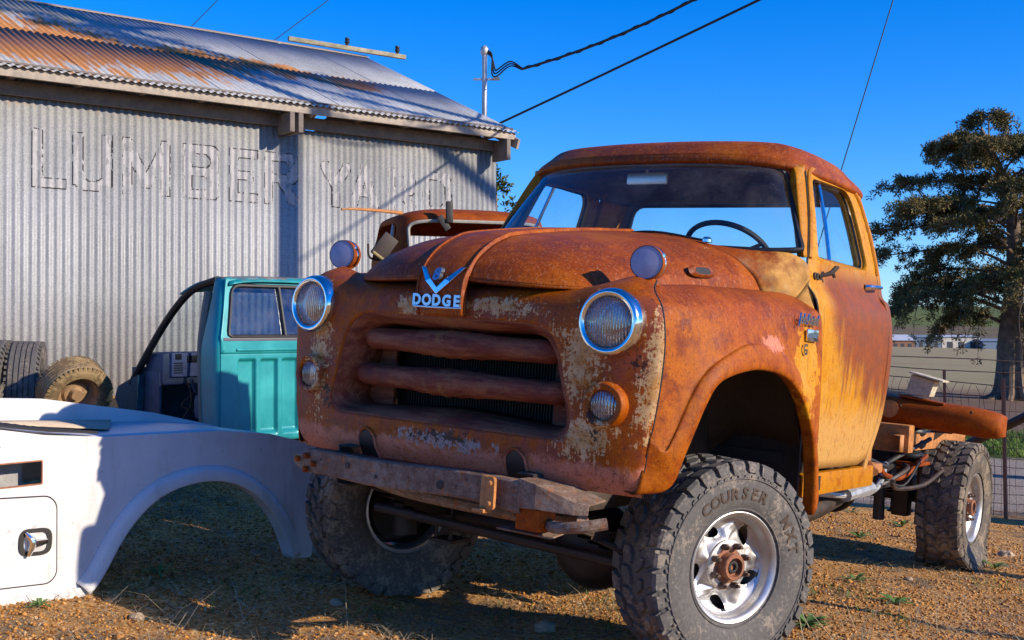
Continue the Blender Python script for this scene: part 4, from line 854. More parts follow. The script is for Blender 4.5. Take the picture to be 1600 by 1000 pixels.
make_wheel((-0.795, 4.205, -0.905), -1, TYRE_D, seed=9, letters=False, flat=0.045)
# ------------------------------------------------------------------ terrain
W0 = np.array([-4.727, 10.8]); WD = np.array([0.791, 0.612]); WD = WD / np.linalg.norm(WD); WN = np.array([WD[1], -WD[0]])   # shed wall: start, direction, outward normal
_tn = TR[:, 2]; _tp = t2w((0.3, 2.0, GZ))
def smooth01(t): t = np.clip(t, 0, 1); return t * t * (3 - 2 * t)
def gz(X, Y):
    X = np.asarray(X, float); Y = np.asarray(Y, float)
    Xc = np.maximum(X, -9); lx = np.where(Xc < 4.2, Xc, 4.2 + (np.minimum(Xc, 160) - 4.2) * 0.36)
    z = _tp[2] - (_tn[0] * (lx - _tp[0]) + _tn[1] * (np.clip(Y, -30, 30) - _tp[1])) / _tn[2]
    dw = (X - W0[0]) * WN[0] + (Y - W0[1]) * WN[1]; du = (X - W0[0]) * WD[0] + (Y - W0[1]) * WD[1]
    z = z + 0.36 * smooth01((4.6 - dw) / 1.6) * smooth01((4.6 - du) / 3.0)
    return z
def lump(X, Y):
    n = np.zeros_like(X)
    for fx, fy, p, a in ((1.7, 1.1, 0.3, 0.010), (-2.3, 2.9, 1.7, 0.008), (4.1, -3.3, 2.2, 0.006), (7.3, 5.9, 0.9, 0.004), (-11.1, 8.7, 4.4, 0.003)):
        n += a * np.sin(X * fx + Y * fy + p + 0.7 * np.sin(X * fy * 0.6 - Y * fx * 0.5))
    return n
def gz2(X, Y):
    X = np.asarray(X, float); Y = np.asarray(Y, float); near = smooth01((14 - np.hypot(X, Y)) / 4); return gz(X, Y) + lump(X, Y) * near - 0.004
def ground_mat():
    m = NM('yard_gravel_and_fields'); P = m.co('World'); o = m.xyz(P); X, Y = o[0], o[1]
    big = m.noise(0.9, 6, 0.6, P); mid = m.noise(5.5, 6, 0.65, P); fine = m.noise(38, 6, 0.72, P); grit = m.noise(150, 4, 0.7, P); v = m.vor(46, P)
    f = m.math('ADD', m.mul(fine, 0.45), m.math('ADD', m.mul(grit, 0.30), m.mul(v, 0.35)))
    grav = m.ramp(f, [(0.30, (0.09, 0.038, 0.012)), (0.42, (0.31, 0.135, 0.036)), (0.54, (0.54, 0.26, 0.072)), (0.68, (0.70, 0.43, 0.17))])
    duff = m.ramp(m.math('ADD', m.mul(fine, 0.5), m.mul(grit, 0.5)), [(0.3, (0.07, 0.05, 0.03)), (0.5, (0.21, 0.145, 0.085)), (0.7, (0.40, 0.30, 0.19))])
    col = m.mix(m.step(m.math('ADD', m.mul(big, 0.5), m.mul(mid, 0.5)), 0.47, 0.60), grav, duff)
    road = m.ramp(m.math('ADD', m.mul(fine, 0.5), m.mul(mid, 0.5)), [(0.3, (0.24, 0.19, 0.145)), (0.6, (0.37, 0.31, 0.25)), (0.75, (0.44, 0.38, 0.31))])
    grass = m.ramp(m.math('ADD', m.mul(fine, 0.6), m.mul(mid, 0.4)), [(0.3, (0.035, 0.07, 0.008)), (0.55, (0.10, 0.17, 0.018)), (0.75, (0.20, 0.25, 0.05))])
    dirt = m.ramp(m.math('ADD', m.mul(fine, 0.5), m.mul(mid, 0.5)), [(0.3, (0.12, 0.07, 0.045)), (0.7, (0.26, 0.18, 0.12))])
    field = m.ramp(m.math('ADD', m.mul(m.noise(0.06, 5, 0.6, P), 0.6), m.mul(big, 0.4)), [(0.35, (0.30, 0.22, 0.125)), (0.5, (0.36, 0.29, 0.15)), (0.66, (0.28, 0.26, 0.11))])
    wob = m.math('ADD', m.mul(m.math('SUBTRACT', m.noise(0.5, 5, 0.6, P), 0.5), 3.2), m.mul(m.math('SUBTRACT', mid, 0.5), 1.2)); yy = m.math('ADD', Y, wob)
    xr = m.step(X, 0.6, 2.2); col = m.mix(m.mul(xr, m.step(m.math('ADD', Y, m.mul(wob, 0.35)), 9.9, 10.6)), col, road)
    col = m.mix(m.mul(xr, m.step(yy, 15.2, 16.2)), col, grass); col = m.mix(m.mul(xr, m.step(yy, 18.5, 20.0)), col, dirt); col = m.mix(m.step(yy, 36, 44), col, field)
    h = m.math('ADD', m.mul(fine, 1.0), m.math('ADD', m.mul(grit, 0.5), m.mul(v, -0.8))); m.bump(h, 0.75, 0.022)
    return m.done(col, 0.92, 0, 0.15)
GROUND = ground_mat()
def spaced(a, b, n, p): t = np.linspace(0, 1, n) ** p; return a + (b - a) * t
xs = np.unique(np.concatenate([-spaced(0, 1500, 60, 4.0), np.linspace(-9, 9, 220), spaced(9, 1500, 50, 3.4)]))
ys = np.unique(np.concatenate([-spaced(0, 300, 14, 2.5), np.linspace(1.5, 13, 150), spaced(13, 2200, 70, 3.2)]))
Xg, Yg = np.meshgrid(xs, ys, indexing='ij'); Zg = gz2(Xg, Yg)
gr = MB().grid(np.stack([Xg, Yg, Zg], -1)).build('ground', GROUND); tag(gr, None, None, kind='structure')
# far green hills
def hill_mat():
    m = NM('green_hill'); P = m.co('World'); n = m.noise(0.012, 6, 0.6, P); n2 = m.noise(0.06, 5, 0.6, P); z = m.xyz(P)[2]
    c = m.ramp(m.math('ADD', m.mul(n, 0.6), m.mul(n2, 0.4)), [(0.35, (0.085, 0.115, 0.03)), (0.65, (0.15, 0.17, 0.05))])
    c = m.mix(m.step(m.math('ADD', z, m.mul(m.math('SUBTRACT', n, 0.5), 14.0)), 5.0, 1.0), c, m.ramp(n2, [(0.3, (0.15, 0.095, 0.07)), (0.7, (0.17, 0.15, 0.07))])); return m.done(c, 0.95, 0, 0.1)
xs = np.linspace(-700, 1500, 90); ys = np.linspace(380, 1300, 30); Xh, Yh = np.meshgrid(xs, ys, indexing='ij')
prof_h = 27.0 * smooth01((Yh - 400) / 420) * (0.75 + 0.25 * np.sin(Xh * 0.006 + 1.1) + 0.10 * np.sin(Xh * 0.017)) + 9 * np.sin(Xh * 0.004 + 0.5) * smooth01((Yh - 700) / 400)
hl = MB().grid(np.stack([Xh, Yh, prof_h - 5.0], -1)).build('hill', hill_mat()); tag(hl, None, None, kind='structure')
# ------------------------------------------------------------------ corrugated shed
PIT = 0.0762; AMP = 0.0095
def galv(name, rustk, wall=True):
    m = NM(name); P = m.co(); o = m.xyz(); u_, z_ = o[0], o[2]
    sp = m.vor(150, P, out='Color'); spg = m.N.new('ShaderNodeSeparateColor'); m.link(sp, spg.inputs[0])
    n = m.noise(1.6, 6, 0.65); fine = m.noise(60, 5, 0.75); st = m.noise(1.0, 5, 0.6, m.co(scale=(16.0, 16.0, 0.8) if wall else (16.0, 1.2, 1.2)))
    g = m.math('ADD', m.mul(spg.outputs[0], 0.20), m.math('ADD', m.mul(n, 0.25), m.math('ADD', m.mul(fine, 0.3), m.mul(st, 0.25))))
    c = m.ramp(g, [(0.30, (0.175, 0.182, 0.185)), (0.48, (0.28, 0.288, 0.292)), (0.64, (0.40, 0.41, 0.412))])
    oi = m.N.new('ShaderNodeObjectInfo'); c = m.mix(1.0, c, m.ramp(oi.outputs['Random'], [(0.0, 0.84), (1.0, 1.08)]), 'MULTIPLY')
    if wall:
        c = m.mix(m.mul(m.step(st, 0.56, 0.70), 0.35), c, (0.20, 0.19, 0.18)); tp = m.mul(m.step(m.math('ADD', z_, m.mul(m.math('SUBTRACT', st, 0.5), 0.5)), 3.36, 3.45), 0.6); c = m.mix(tp, c, (0.34, 0.22, 0.12))
    else:
        v_ = o[1]; c = m.mix(1.0, c, (1.35, 1.35, 1.36), 'MULTIPLY')
        a = None
        for cu_, cv_, ru_, rv_ in ((0.4, 1.45, 2.0, 1.5), (1.6, 1.35, 1.2, 0.9), (2.5, 1.75, 1.0, 0.55), (3.4, 1.75, 0.8, 0.45), (4.35, 1.5, 0.5, 0.4), (-1.5, 1.4, 1.6, 1.0)):
            q_ = m.blob(cu_, cv_, ru_, rv_, 'xy'); a = q_ if a is None else m.math('MAXIMUM', a, q_)
        a = m.math('ADD', a, m.math('ADD', m.mul(m.math('SUBTRACT', st, 0.5), 2.6), m.mul(m.math('SUBTRACT', m.noise(1.4, 5, 0.6), 0.5), 1.2)))
        rc = m.ramp(m.math('ADD', m.mul(fine, 0.5), m.mul(st, 0.5)), [(0.3, (0.26, 0.085, 0.018)), (0.6, (0.50, 0.21, 0.05)), (0.75, (0.55, 0.32, 0.12))])
        c = m.mix(m.mul(m.step(a, 0.06, 0.34), 0.94), c, rc); c = m.mix(m.mul(m.step(m.noise(1.0, 5, 0.7, m.co(scale=(14, 5, 5))), 0.60, 0.68), m.step(a, 0.05, 0.5), 0.7), c, rc)
        a2 = m.math('ADD', m.blob(0.4, 3.3, 2.6, 0.9, 'xy'), m.mul(m.math('SUBTRACT', st, 0.5), 1.6)); c = m.mix(m.mul(m.step(a2, 0.3, 0.7), 0.6), c, (0.40, 0.33, 0.16))
    m.bump(fine, 0.12, 0.002); return m.done(c, m.ramp(n, [(0.3, 0.45), (0.7, 0.62)]), 0.12, 0.35)
GALV = galv('galvanised_wall', 0); GROOF = galv('galvanised_roof', 1, False)
WOODG = simple('grey_wood', (0.16, 0.135, 0.115), 0.85, 0, 0.4, 9, 0.4); WOODL = simple('pale_weathered_wood', (0.34, 0.29, 0.235), 0.85, 0, 0.35, 12, 0.4)
ang = math.atan2(WD[1], WD[0])
shed = empty('corrugated_shed', (W0[0], W0[1], 0), (0, 0, ang))             # local x along the wall, y into the shed, z up
tag(shed, 'grey corrugated metal shed with rusty streaked roof and faded LUMBER YARD lettering', 'shed')
ZT = 3.43; UE = 5.738; ZB = 0.30
def corr(u0, u1, za, zb, yo=0.0, nz=2):
    us = np.arange(u0, u1 + 1e-6, PIT / 8); return us, AMP * np.sin(2 * PI * us / PIT)
SW = PIT * 9
k0 = -6
nsh = int(math.ceil((UE + 6 * SW) / SW))
for k in range(nsh):
    u0 = k0 * SW + k * SW; u1 = min(u0 + SW + 0.02, UE); us, off = corr(u0, u1, 0, 0)
    jit = 0.0025 * (k % 2) + random.uniform(0, 0.001); zt = ZT + random.uniform(-0.012, 0.012)
    G = np.stack([np.stack([us, off - 0.0006 * (k % 2), np.full_like(us, z_)], 1) for z_ in (ZB, 1.6, zt)])
    MB().grid(G).build('wall_sheet', GALV, shed, solid=0.002, off=0, auto=80)
# gable end and back wall
GX = np.arange(0, 6.44, PIT / 6)
gs = MB(); G = np.stack([np.stack([UE + AMP * np.sin(2 * PI * GX / PIT), GX + 0.01, np.full_like(GX, ZB)], 1), np.stack([UE + AMP * np.sin(2 * PI * GX / PIT), GX + 0.01, np.minimum(3.52 + GX * 0.437, 3.52 + (6.434 - GX) * 0.437)], 1)]); gs.grid(G).build('gable_sheet', GALV, shed, solid=0.002)
MB().box((1.0, 6.44, 1.9), (9.4, 0.02, 3.2)).build('back_wall', GALV, shed)
# roof: local frame for each sheet with x along the eave, y up the slope
OV = 0.36; RUN = 3.217 + OV; RISE = 5.19 - 3.632; SL = math.hypot(RUN, RISE); pit = math.atan2(RISE, RUN)
rfr = empty('roof'); rfr.parent = shed; rfr.location = (0, -OV, 3.632); rfr.rotation_euler = (pit, 0, 0)
# (an Empty part that carries the roof sheets)
nro = int(math.ceil((UE + 0.05 + 6 * SW) / SW))
for k in range(nro):
    u0 = k0 * SW + k * SW; u1 = min(u0 + SW + 0.02, UE + 0.05); us, off = corr(u0, u1, 0, 0)
    for c_, (v0, v1, lift) in enumerate(((-0.03 + random.uniform(-.012, .012), 1.95, 0.0), (1.86, SL + 0.02, 0.005))):
        G = np.stack([np.stack([us, np.full_like(us, v_), off + lift + 0.0008 * (k % 2)], 1) for v_ in (v0, v1)])
        MB().grid(G).build('roof_sheet', GROOF, rfr, solid=0.0022, off=0, auto=80)
bk = MB(); us = np.arange(k0 * SW, UE + 0.05, PIT / 6); sy = 3.217; G = np.stack([np.stack([us, np.full_like(us, sy), 5.19 + AMP * np.sin(2 * PI * us / PIT)], 1), np.stack([us, np.full_like(us, sy + RUN), 3.632 + AMP * np.sin(2 * PI * us / PIT)], 1)]); bk.grid(G).build('rear_roof', GROOF, shed, solid=0.002)
rc = MB(); rc.grid(np.array([[(u_, sy + dy, 5.19 + dz) for dy, dz in ((-0.12, -0.035), (-0.03, 0.012), (0, 0.02), (0.03, 0.012), (0.12, -0.035))] for u_ in np.linspace(k0 * SW, UE + 0.05, 12)])); rc.build('ridge_cap', GALV, shed, solid=0.002)
# eave: fascia board, underside, head beam, outriggers
MB().box((1.0, -OV + 0.035, 3.575), (2 * (UE - 1.0 + 0.03), 0.035, 0.085), ch=0.004).build('fascia_board', WOODL, shed)
MB().box((1.0, -0.05, 3.485), (2 * (UE - 1.0 - 0.01), 0.05, 0.13), ch=0.004).build('head_beam', WOODG, shed)
MB().box((1.0, -OV / 2, 3.66), (2 * (UE - 1.0), OV - 0.04, 0.018)).build('eave_boards', WOODG, shed)
for uu in (-2.0, 2.80, 2.90, 5.66):
    z0 = 3.325 if uu < 5 else 3.285
    MB().box((uu, -0.20, (z0 + 3.53) / 2), (0.055, 0.30, 3.53 - z0), ch=0.004).build('outrigger', WOODG, shed)
for uu in np.arange(-3.6, 5.7, 0.61): MB().box((uu, -0.155, 3.60), (0.045, 0.26, 0.09)).build('rafter_tail', WOODG, shed)
MB().box((UE + 0.035, 1.4, 4.25), (0.03, 3.9, 0.12), rot=Matrix.Rotation(pit, 4, 'X')).build('barge_board', WOODL, shed)
PAINT = NM('flaking_white_paint'); _n = PAINT.noise(24, 6, 0.7); PAINT = PAINT.done(PAINT.ramp(_n, [(0.3, (0.285, 0.288, 0.292)), (0.65, (0.395, 0.396, 0.40))]), 0.75)
CHAR = simple('black_outline_paint', (0.035, 0.032, 0.032), 0.8, 0, 0.4, 30)
# painted letters: strokes over a fine grid that follows the corrugation, flaked away in places
def seg_d(px, pz, a, b):
    ax, az = a; bx_, bz = b; dx, dz = bx_ - ax, bz - az; L2 = dx * dx + dz * dz + 1e-9; t = np.clip(((px - ax) * dx + (pz - az) * dz) / L2, 0, 1); return np.maximum(np.abs(px - ax - t * dx), 0) , np.hypot(px - ax - t * dx, pz - az - t * dz)
LET = {'L': [((0, 0), (0, 1)), ((0, 0), (1, 0))], 'U': [((0, 0.12), (0, 1)), ((1, 0.12), (1, 1)), ((0, 0.12), (0.3, 0)), ((0.3, 0), (0.7, 0)), ((0.7, 0), (1, 0.12))], 'M': [((0, 0), (0, 1)), ((1, 0), (1, 1)), ((0, 1), (0.5, 0.15)), ((1, 1), (0.5, 0.15))],
 'B': [((0, 0), (0, 1)), ((0, 1), (0.85, 1)), ((0, 0.5), (0.85, 0.5)), ((0, 0), (0.85, 0)), ((1, 0.62), (1, 0.9)), ((1, 0.1), (1, 0.4)), ((.85, 1), (1, .9)), ((.85, .5), (1, .62)), ((.85, .5), (1, .4)), ((.85, 0), (1, .1))], 'E': [((0, 0), (0, 1)), ((0, 1), (1, 1)), ((0, 0.5), (0.8, 0.5)), ((0, 0), (1, 0))],
 'R': [((0, 0), (0, 1)), ((0, 1), (0.85, 1)), ((0, 0.5), (0.85, 0.5)), ((1, 0.6), (1, 0.9)), ((.85, 1), (1, .9)), ((.85, .5), (1, .6)), ((0.5, 0.5), (1, 0))], 'Y': [((0, 1), (0.5, 0.5)), ((1, 1), (0.5, 0.5)), ((0.5, 0), (0.5, 0.5))], 'A': [((0, 0), (0.5, 1)), ((1, 0), (0.5, 1)), ((0.22, 0.35), (0.78, 0.35))], 'D': [((0, 0), (0, 1)), ((0, 1), (0.75, 1)), ((0, 0), (0.75, 0)), ((1, 0.2), (1, 0.8)), ((.75, 1), (1, .8)), ((.75, 0), (1, .2))]}
lr = random.Random(4)
def vnoise(x, z, s): return mnoise.noise(Vector((x * s, z * s, 3.1)))
for ch, u0, u1, fade in (('L', 0.273, 0.595, 0.30), ('U', 0.649, 1.035, 0.25), ('M', 1.129, 1.622, 0.25), ('B', 1.749, 2.141, 0.25), ('E', 2.247, 2.571, 0.25), ('R', 2.645, 3.044, 0.25), ('Y', 3.316, 3.70, 0.05), ('A', 3.676, 4.066, 0.08), ('R', 4.18, 4.56, -0.02), ('D', 4.656, 5.073, 0.04)):
    z0, z1 = (2.585, 3.14) if fade > 0.1 else (2.60, 3.10); hwk = 0.052; du = PIT / 10; dz = 0.0115
    uu = np.arange(u0, u1, du); zz_ = np.arange(z0, z1, dz); b = MB(); V = []; F = []; mi = []
    def vert(a_, c_): return (a_, AMP * math.sin(2 * PI * a_ / PIT) - 0.0032, c_)
    for a_ in uu:
        for c_ in zz_:
            px, pz = a_ + du / 2, c_ + dz / 2; best = 9
            for (p, q) in LET[ch]:
                P0 = (u0 + hwk + p[0] * (u1 - u0 - 2 * hwk), z0 + hwk * .9 + p[1] * (z1 - z0 - 1.8 * hwk)); P1 = (u0 + hwk + q[0] * (u1 - u0 - 2 * hwk), z0 + hwk * .9 + q[1] * (z1 - z0 - 1.8 * hwk))
                dx, dzz = P1[0] - P0[0], P1[1] - P0[1]; L2 = dx * dx + dzz * dzz + 1e-9; t = max(0, min(1, ((px - P0[0]) * dx + (pz - P0[1]) * dzz) / L2)); ex, ez = px - P0[0] - t * dx, pz - P0[1] - t * dzz
                best = min(best, max(abs(ex), abs(ez)))
            if best > hwk: continue
            n = vnoise(px * 2.2, pz, 9) + 0.5 * vnoise(px * 3, pz * 0.8, 31)
            edge = best > hwk - 0.011
            if edge and n + 0.25 * vnoise(px, pz, 4) > 0.12 - fade * 0.75: m_ = 1
            elif n < -0.06 - fade * 0.85: continue
            else: m_ = 0
            i = len(V); V += [vert(a_, c_), vert(a_ + du, c_), vert(a_ + du, c_ + dz), vert(a_, c_ + dz)]; b.m.append(m_); F.append((i, i + 1, i + 2, i + 3))
    mm = b.m; b.m = []; b.add(V, F); b.m = mm
    b.build('painted_letter', [PAINT, CHAR], shed)
# ---- beam on the ridge, service mast
def sh2w(u, y, z): return np.array([W0[0] + WD[0] * u - WN[0] * y, W0[1] + WD[1] * u - WN[1] * y, z])
a_, b_ = sh2w(4.55, 3.20, 5.265), sh2w(6.36, 3.05, 5.235)
bm_ = MB(); dv = Vector(b_ - a_); bm_.box((0, 0, 0), (dv.length, 0.06, 0.062), ch=0.008); be = bm_.build('roof_beam', simple('mossy_wood', (0.24, 0.20, 0.11), 0.9, 0, 0.5, 7, 0.4, c2=(0.42, 0.38, 0.26)))
be.location = Vector((a_ + b_) / 2); be.rotation_euler = (0, -math.atan2(dv.z, math.hypot(dv.x, dv.y)), math.atan2(dv.y, dv.x)); tag(be, 'mossy wooden beam lying along the shed ridge with two dark insulators', 'beam')
for t in (0.35, 0.79): MB().lathe([(0.022, 0.028), (0.022, 0.055), (0.036, 0.075), (0.036, 0.095), (0.026, 0.105), (0.034, 0.12), (0.030, 0.145), (0.001, 0.15)], 12, 0, Matrix.Translation((dv.length * (t - 0.5) + 0.25, 0, 0))).build('insulator', BLACK, be)
STEELG = simple('galvanised_pipe', (0.42, 0.43, 0.43), 0.45, 0.5, 0.2, 20)
def W(u, v, d): return np.array([(u - 800) / 1828.3 * d, d, (514.87 - v) / 1828.3 * d + EYE])
mast = empty('service_mast', tuple(W(757, 515, 15.5) * [1, 1, 0] + [0, 0, 0.2])); tag(mast, 'grey metal service mast behind the shed roof with looping cables', 'mast')
mz = 4.93 - 0.2
MB().tube([(0, 0, 0), (0, 0, mz)], 0.034, 12).build('pipe', STEELG, mast)
MB().lathe(dense([(0.036, -0.02), (0.05, 0.0), (0.055, 0.05), (0.04, 0.09), (0.01, 0.11), (0.001, 0.11)], 2), 14, 0, Matrix.Translation((0, 0, mz - 0.02))).build('weatherhead', STEELG, mast)
br = MB(); br.box((0, 0, mz - 0.36), (0.30, 0.03, 0.025), ch=0.004); br.tube([(0.12, -0.02, mz - 0.36), (0.20, -0.03, mz - 0.355)], [0.02, 0.028], 8); br.build('bracket', STEELG, mast)
for k, (sag, x1) in enumerate(((0.22, 0.20), (0.14, 0.26), (0.05, 0.32))):
    MB().tube(dense([(0.03, -0.02, mz + 0.03 - 0.02 * k), (0.10, -0.06, mz - 0.02 * k - 0.05), (0.10 + 0.02 * k, -0.06, mz - 0.30 + 0.03 * k), (0.17, -0.08, mz - 0.33 + 0.04 * k), (0.34, -0.16, mz - 0.22 + 0.03 * k), (0.50, -0.26, mz - 0.29 + 0.01 * k)], 6), 0.010, 6).build('cable_loop', BLACK, mast)
# ------------------------------------------------------------------ white service body in the left foreground
def fillpoly(loops, th):
    """flat plate (x,y outline, holes allowed), thickness th centred on z=0 -> verts, faces"""
    cu = bpy.data.curves.new('f', 'CURVE'); cu.dimensions = '2D'; cu.fill_mode = 'BOTH'; cu.extrude = th / 2
    for L in loops:
        s = cu.splines.new('POLY'); s.points.add(len(L) - 1); s.use_cyclic_u = True
        for p, q in zip(s.points, L): p.co = (q[0], q[1], 0, 1)
    ob = bpy.data.objects.new('f', cu); COL.objects.link(ob); dg = bpy.context.evaluated_depsgraph_get(); dg.update(); me = ob.evaluated_get(dg).to_mesh()
    V = np.array([v.co[:] for v in me.vertices]); F = [tuple(p.vertices) for p in me.polygons]
    bpy.data.objects.remove(ob); bpy.data.curves.remove(cu); return V, F
def white_mat():
    m = NM('white_enamel'); n = m.noise(4, 6, 0.65); chips = m.step(m.noise(46, 5, 0.75), 0.665, 0.69); n3 = m.noise(1.2, 5, 0.6)
    c = m.ramp(n, [(0.3, (0.55, 0.55, 0.55)), (0.7, (0.67, 0.67, 0.67))]); c = m.mix(m.mul(chips, 0.8), c, (0.10, 0.06, 0.04))
    sc = m.step(m.noise(1.0, 4, 0.6, m.co(scale=(6, 6, 40))), 0.68, 0.72); c = m.mix(m.mul(sc, 0.25), c, (0.40, 0.36, 0.32)); gr_ = m.step(m.math('ADD', m.mul(m.noise(1.0, 6, 0.7, m.co(scale=(9, 9, 2))), 0.6), m.mul(n3, 0.4)), 0.50, 0.64); c = m.mix(m.mul(gr_, 0.38), c, (0.36, 0.31, 0.25)); rs = m.step(m.noise(19, 7, 0.75), 0.655, 0.67); c = m.mix(m.mul(rs, 0.85), c, (0.28, 0.10, 0.04))
    return m.done(c, m.ramp(n3, [(0.3, 0.28), (0.7, 0.45)]), 0, 0.4)
WHITE = white_mat(); RUSTE = simple('rusty_cut_edge', (0.30, 0.12, 0.06), 0.8, 0, 0.4, 40)
BD = np.array([0.62, 0.785]); BD /= np.linalg.norm(BD)
bed = empty('utility_bed', (-2.0, 4.59, 0), (0, 0, math.atan2(BD[1], BD[0])))     # local x along the side (away), y behind the side, z up
tag(bed, 'white utility truck service body with round wheel arch and chrome latch, on the ground', 'truck bed')
arch = [(0.362, 0.155), (0.40, 0.19), (0.445, 0.25), (0.50, 0.335), (0.58, 0.43), (0.68, 0.505), (0.80, 0.550), (0.95, 0.565), (1.09, 0.545), (1.21, 0.49), (1.31, 0.41), (1.39, 0.31), (1.44, 0.21), (1.47, 0.13)]
arch = dense(arch, 3)
outl = [(-1.6, 0.36), (-1.2, 0.30), (0.0, 0.19), (0.362, 0.155)] + [tuple(p) for p in arch[1:-1]] + [(1.47, 0.128), (1.60, 0.115), (1.61, 0.13), (1.64, 0.66), (1.60, 0.682), (1.34, 0.748), (1.05, 0.782), (0.44, 0.797), (0.20, 0.82), (0.0, 0.856), (-1.6, 0.98)]
slot = rrect(-0.30, 0.168, 0.628, 0.722, 0.004, 2)
V, F = fillpoly([outl, slot], 0.006); MB().add(np.stack([V[:, 0], V[:, 2], V[:, 1]], 1), F).build('side_panel', WHITE, bed, auto=30)
# flared lip round the arch
G = []
c0 = np.array([0.92, 0.12])
for i, p in enumerate(arch):
    t = arch[min(i + 1, len(arch) - 1)] - arch[max(i - 1, 0)]; nn = np.array([-t[1], t[0]]) / (np.linalg.norm(t) + 1e-9); nn = nn if np.dot(nn, p - c0) > 0 else -nn
    G.append([(p[0] + nn[0] * d, y_, p[1] + nn[1] * d) for d, y_ in ((0.066, -0.003), (0.060, -0.014), (0.045, -0.030), (0.020, -0.036), (0.0, -0.036), (-0.006, -0.028), (-0.004, 0.01), (0.0, 0.05))])
MB().grid(net2(np.array(G), 1, 3)).build('arch_flare', WHITE, bed, solid=0.003, auto=60)
# lower rub rail
MB().box((-0.60, -0.008, 0.245), (1.94, 0.02, 0.05), rot=Matrix.Rotation(math.atan2(0.11, 1.2), 4, 'Y'), ch=0.004).build('rub_rail', WHITE, bed)
# top deck, ends, inner side and the raised rear board
tp = np.array([[(-1.6, 0, 0.978), (0.0, 0, 0.854), (0.20, 0, 0.818), (0.44, 0, 0.795), (1.05, 0, 0.780), (1.34, 0, 0.746), (1.63, 0, 0.676)], [(-1.6, 0.10, 0.982), (0.0, 0.10, 0.859), (0.2, 0.10, 0.824), (0.44, 0.10, 0.801), (1.05, 0.10, 0.786), (1.34, 0.10, 0.751), (1.63, 0.10, 0.680)], [(-1.6, 0.60, 1.00), (0.0, 0.60, 0.884), (0.2, 0.60, 0.850), (0.44, 0.60, 0.827), (1.05, 0.60, 0.80), (1.34, 0.60, 0.766), (1.63, 0.60, 0.69)]])
MB().grid(tp).build('top_deck', WHITE, bed, solid=0.004, off=-1)
cream_ = simple('dusty_plywood', (0.50, 0.40, 0.28), 0.8, 0, 0.25, 8)
MB().grid(np.array([[(-1.6, 0.33, 0.992), (0.10, 0.31, 0.857), (0.60, 0.20, 0.806)], [(-1.6, 0.57, 1.00), (0.30, 0.57, 0.842), (0.85, 0.57, 0.812)]])).build('deck_board', cream_, bed, solid=0.006, off=1)
rb = [(-1.6, 0.92), (-1.6, 1.04), (0.31, 0.945), (0.50, 0.934), (1.09, 0.838), (1.48, 0.745), (1.48, 0.72), (0.9, 0.79), (0.3, 0.83)]
V, F = fillpoly([rb], 0.05); MB().add(np.stack([V[:, 0], V[:, 2] + 0.60, V[:, 1]], 1), F).build('raised_board', WHITE, bed)
MB().grid(np.array([[(1.635, 0, 0.13), (1.64, 0, 0.67)], [(1.635, 0.07, 0.13), (1.64, 0.07, 0.665)]])).build('end_panel', WHITE, bed, solid=0.004)
MB().grid(np.array([[(-1.6, 0.6, 0.50), (-1.6, 0.6, 0.90)], [(1.63, 0.6, 0.60), (1.63, 0.6, 0.655)]])).build('inner_side', WHITE, bed, solid=0.004)
MB().box((-0.6, 0.35, 0.62), (1.3, 0.02, 0.5)).build('inner_divider', simple('grey_interior', (0.20, 0.19, 0.19), 0.7), bed)
MB().box((0.10, 0.18, 0.66), (0.10, 0.12, 0.16)).build('inner_bracket', simple('grey_bracket', (0.30, 0.29, 0.28), 0.6), bed)
gt = MB(); uu = np.linspace(-0.9, 0.43, 90)
zt_ = np.interp(uu, [-1.6, 0.0, 0.2, 0.44], [0.986, 0.864, 0.832, 0.808]); wd_ = np.interp(uu, [-1, 0.0, 0.25, 0.43], [0.31, 0.28, 0.13, 0.015])
gt.grid(np.stack([np.stack([uu, np.full_like(uu, 0.012), zt_ + 0.002], 1), np.stack([uu, 0.015 + 0 * uu, zt_ + 0.010 + 0.003 * (np.arange(90) % 2)], 1), np.stack([uu, 0.012 + wd_, zt_ + 0.010 + wd_ * 0.052 + 0.003 * (np.arange(90) % 2)], 1), np.stack([uu, 0.014 + wd_, zt_ + 0.001 + wd_ * 0.05], 1)])); gt.build('grip_strip', simple('black_grip_tape', (0.02, 0.02, 0.022), 0.9, 0, 0.5, 120, 0.6), bed)
SEAL = simple('panel_gap', (0.02, 0.02, 0.02), 0.8)
dr = rrect(-0.42, 0.232, 0.232, 0.585, 0.055, 6); dr = [(p[0], p[1] - 0.06 * (p[0] - 0.05)) for p in dr]
MB().tube(np.array([(p[0], -0.002, p[1]) for p in dr]), 0.0035, 6, closed=True).build('door_gap', SEAL, bed)
V, F = fillpoly([[(0.02 + (p[0] - 0.02) * 0.985, 0.41 + (p[1] - 0.41) * 0.985) for p in dr]], 0.006); cd = MB().add(np.stack([V[:, 0], V[:, 2] - 0.0035, V[:, 1]], 1), F).build('compartment_door', WHITE, bed, bevel=0.002)
MB().tube(np.array([(p[0], -0.002, p[1]) for p in slot]), 0.004, 5, closed=True).build('slot_edge', RUSTE, bed)
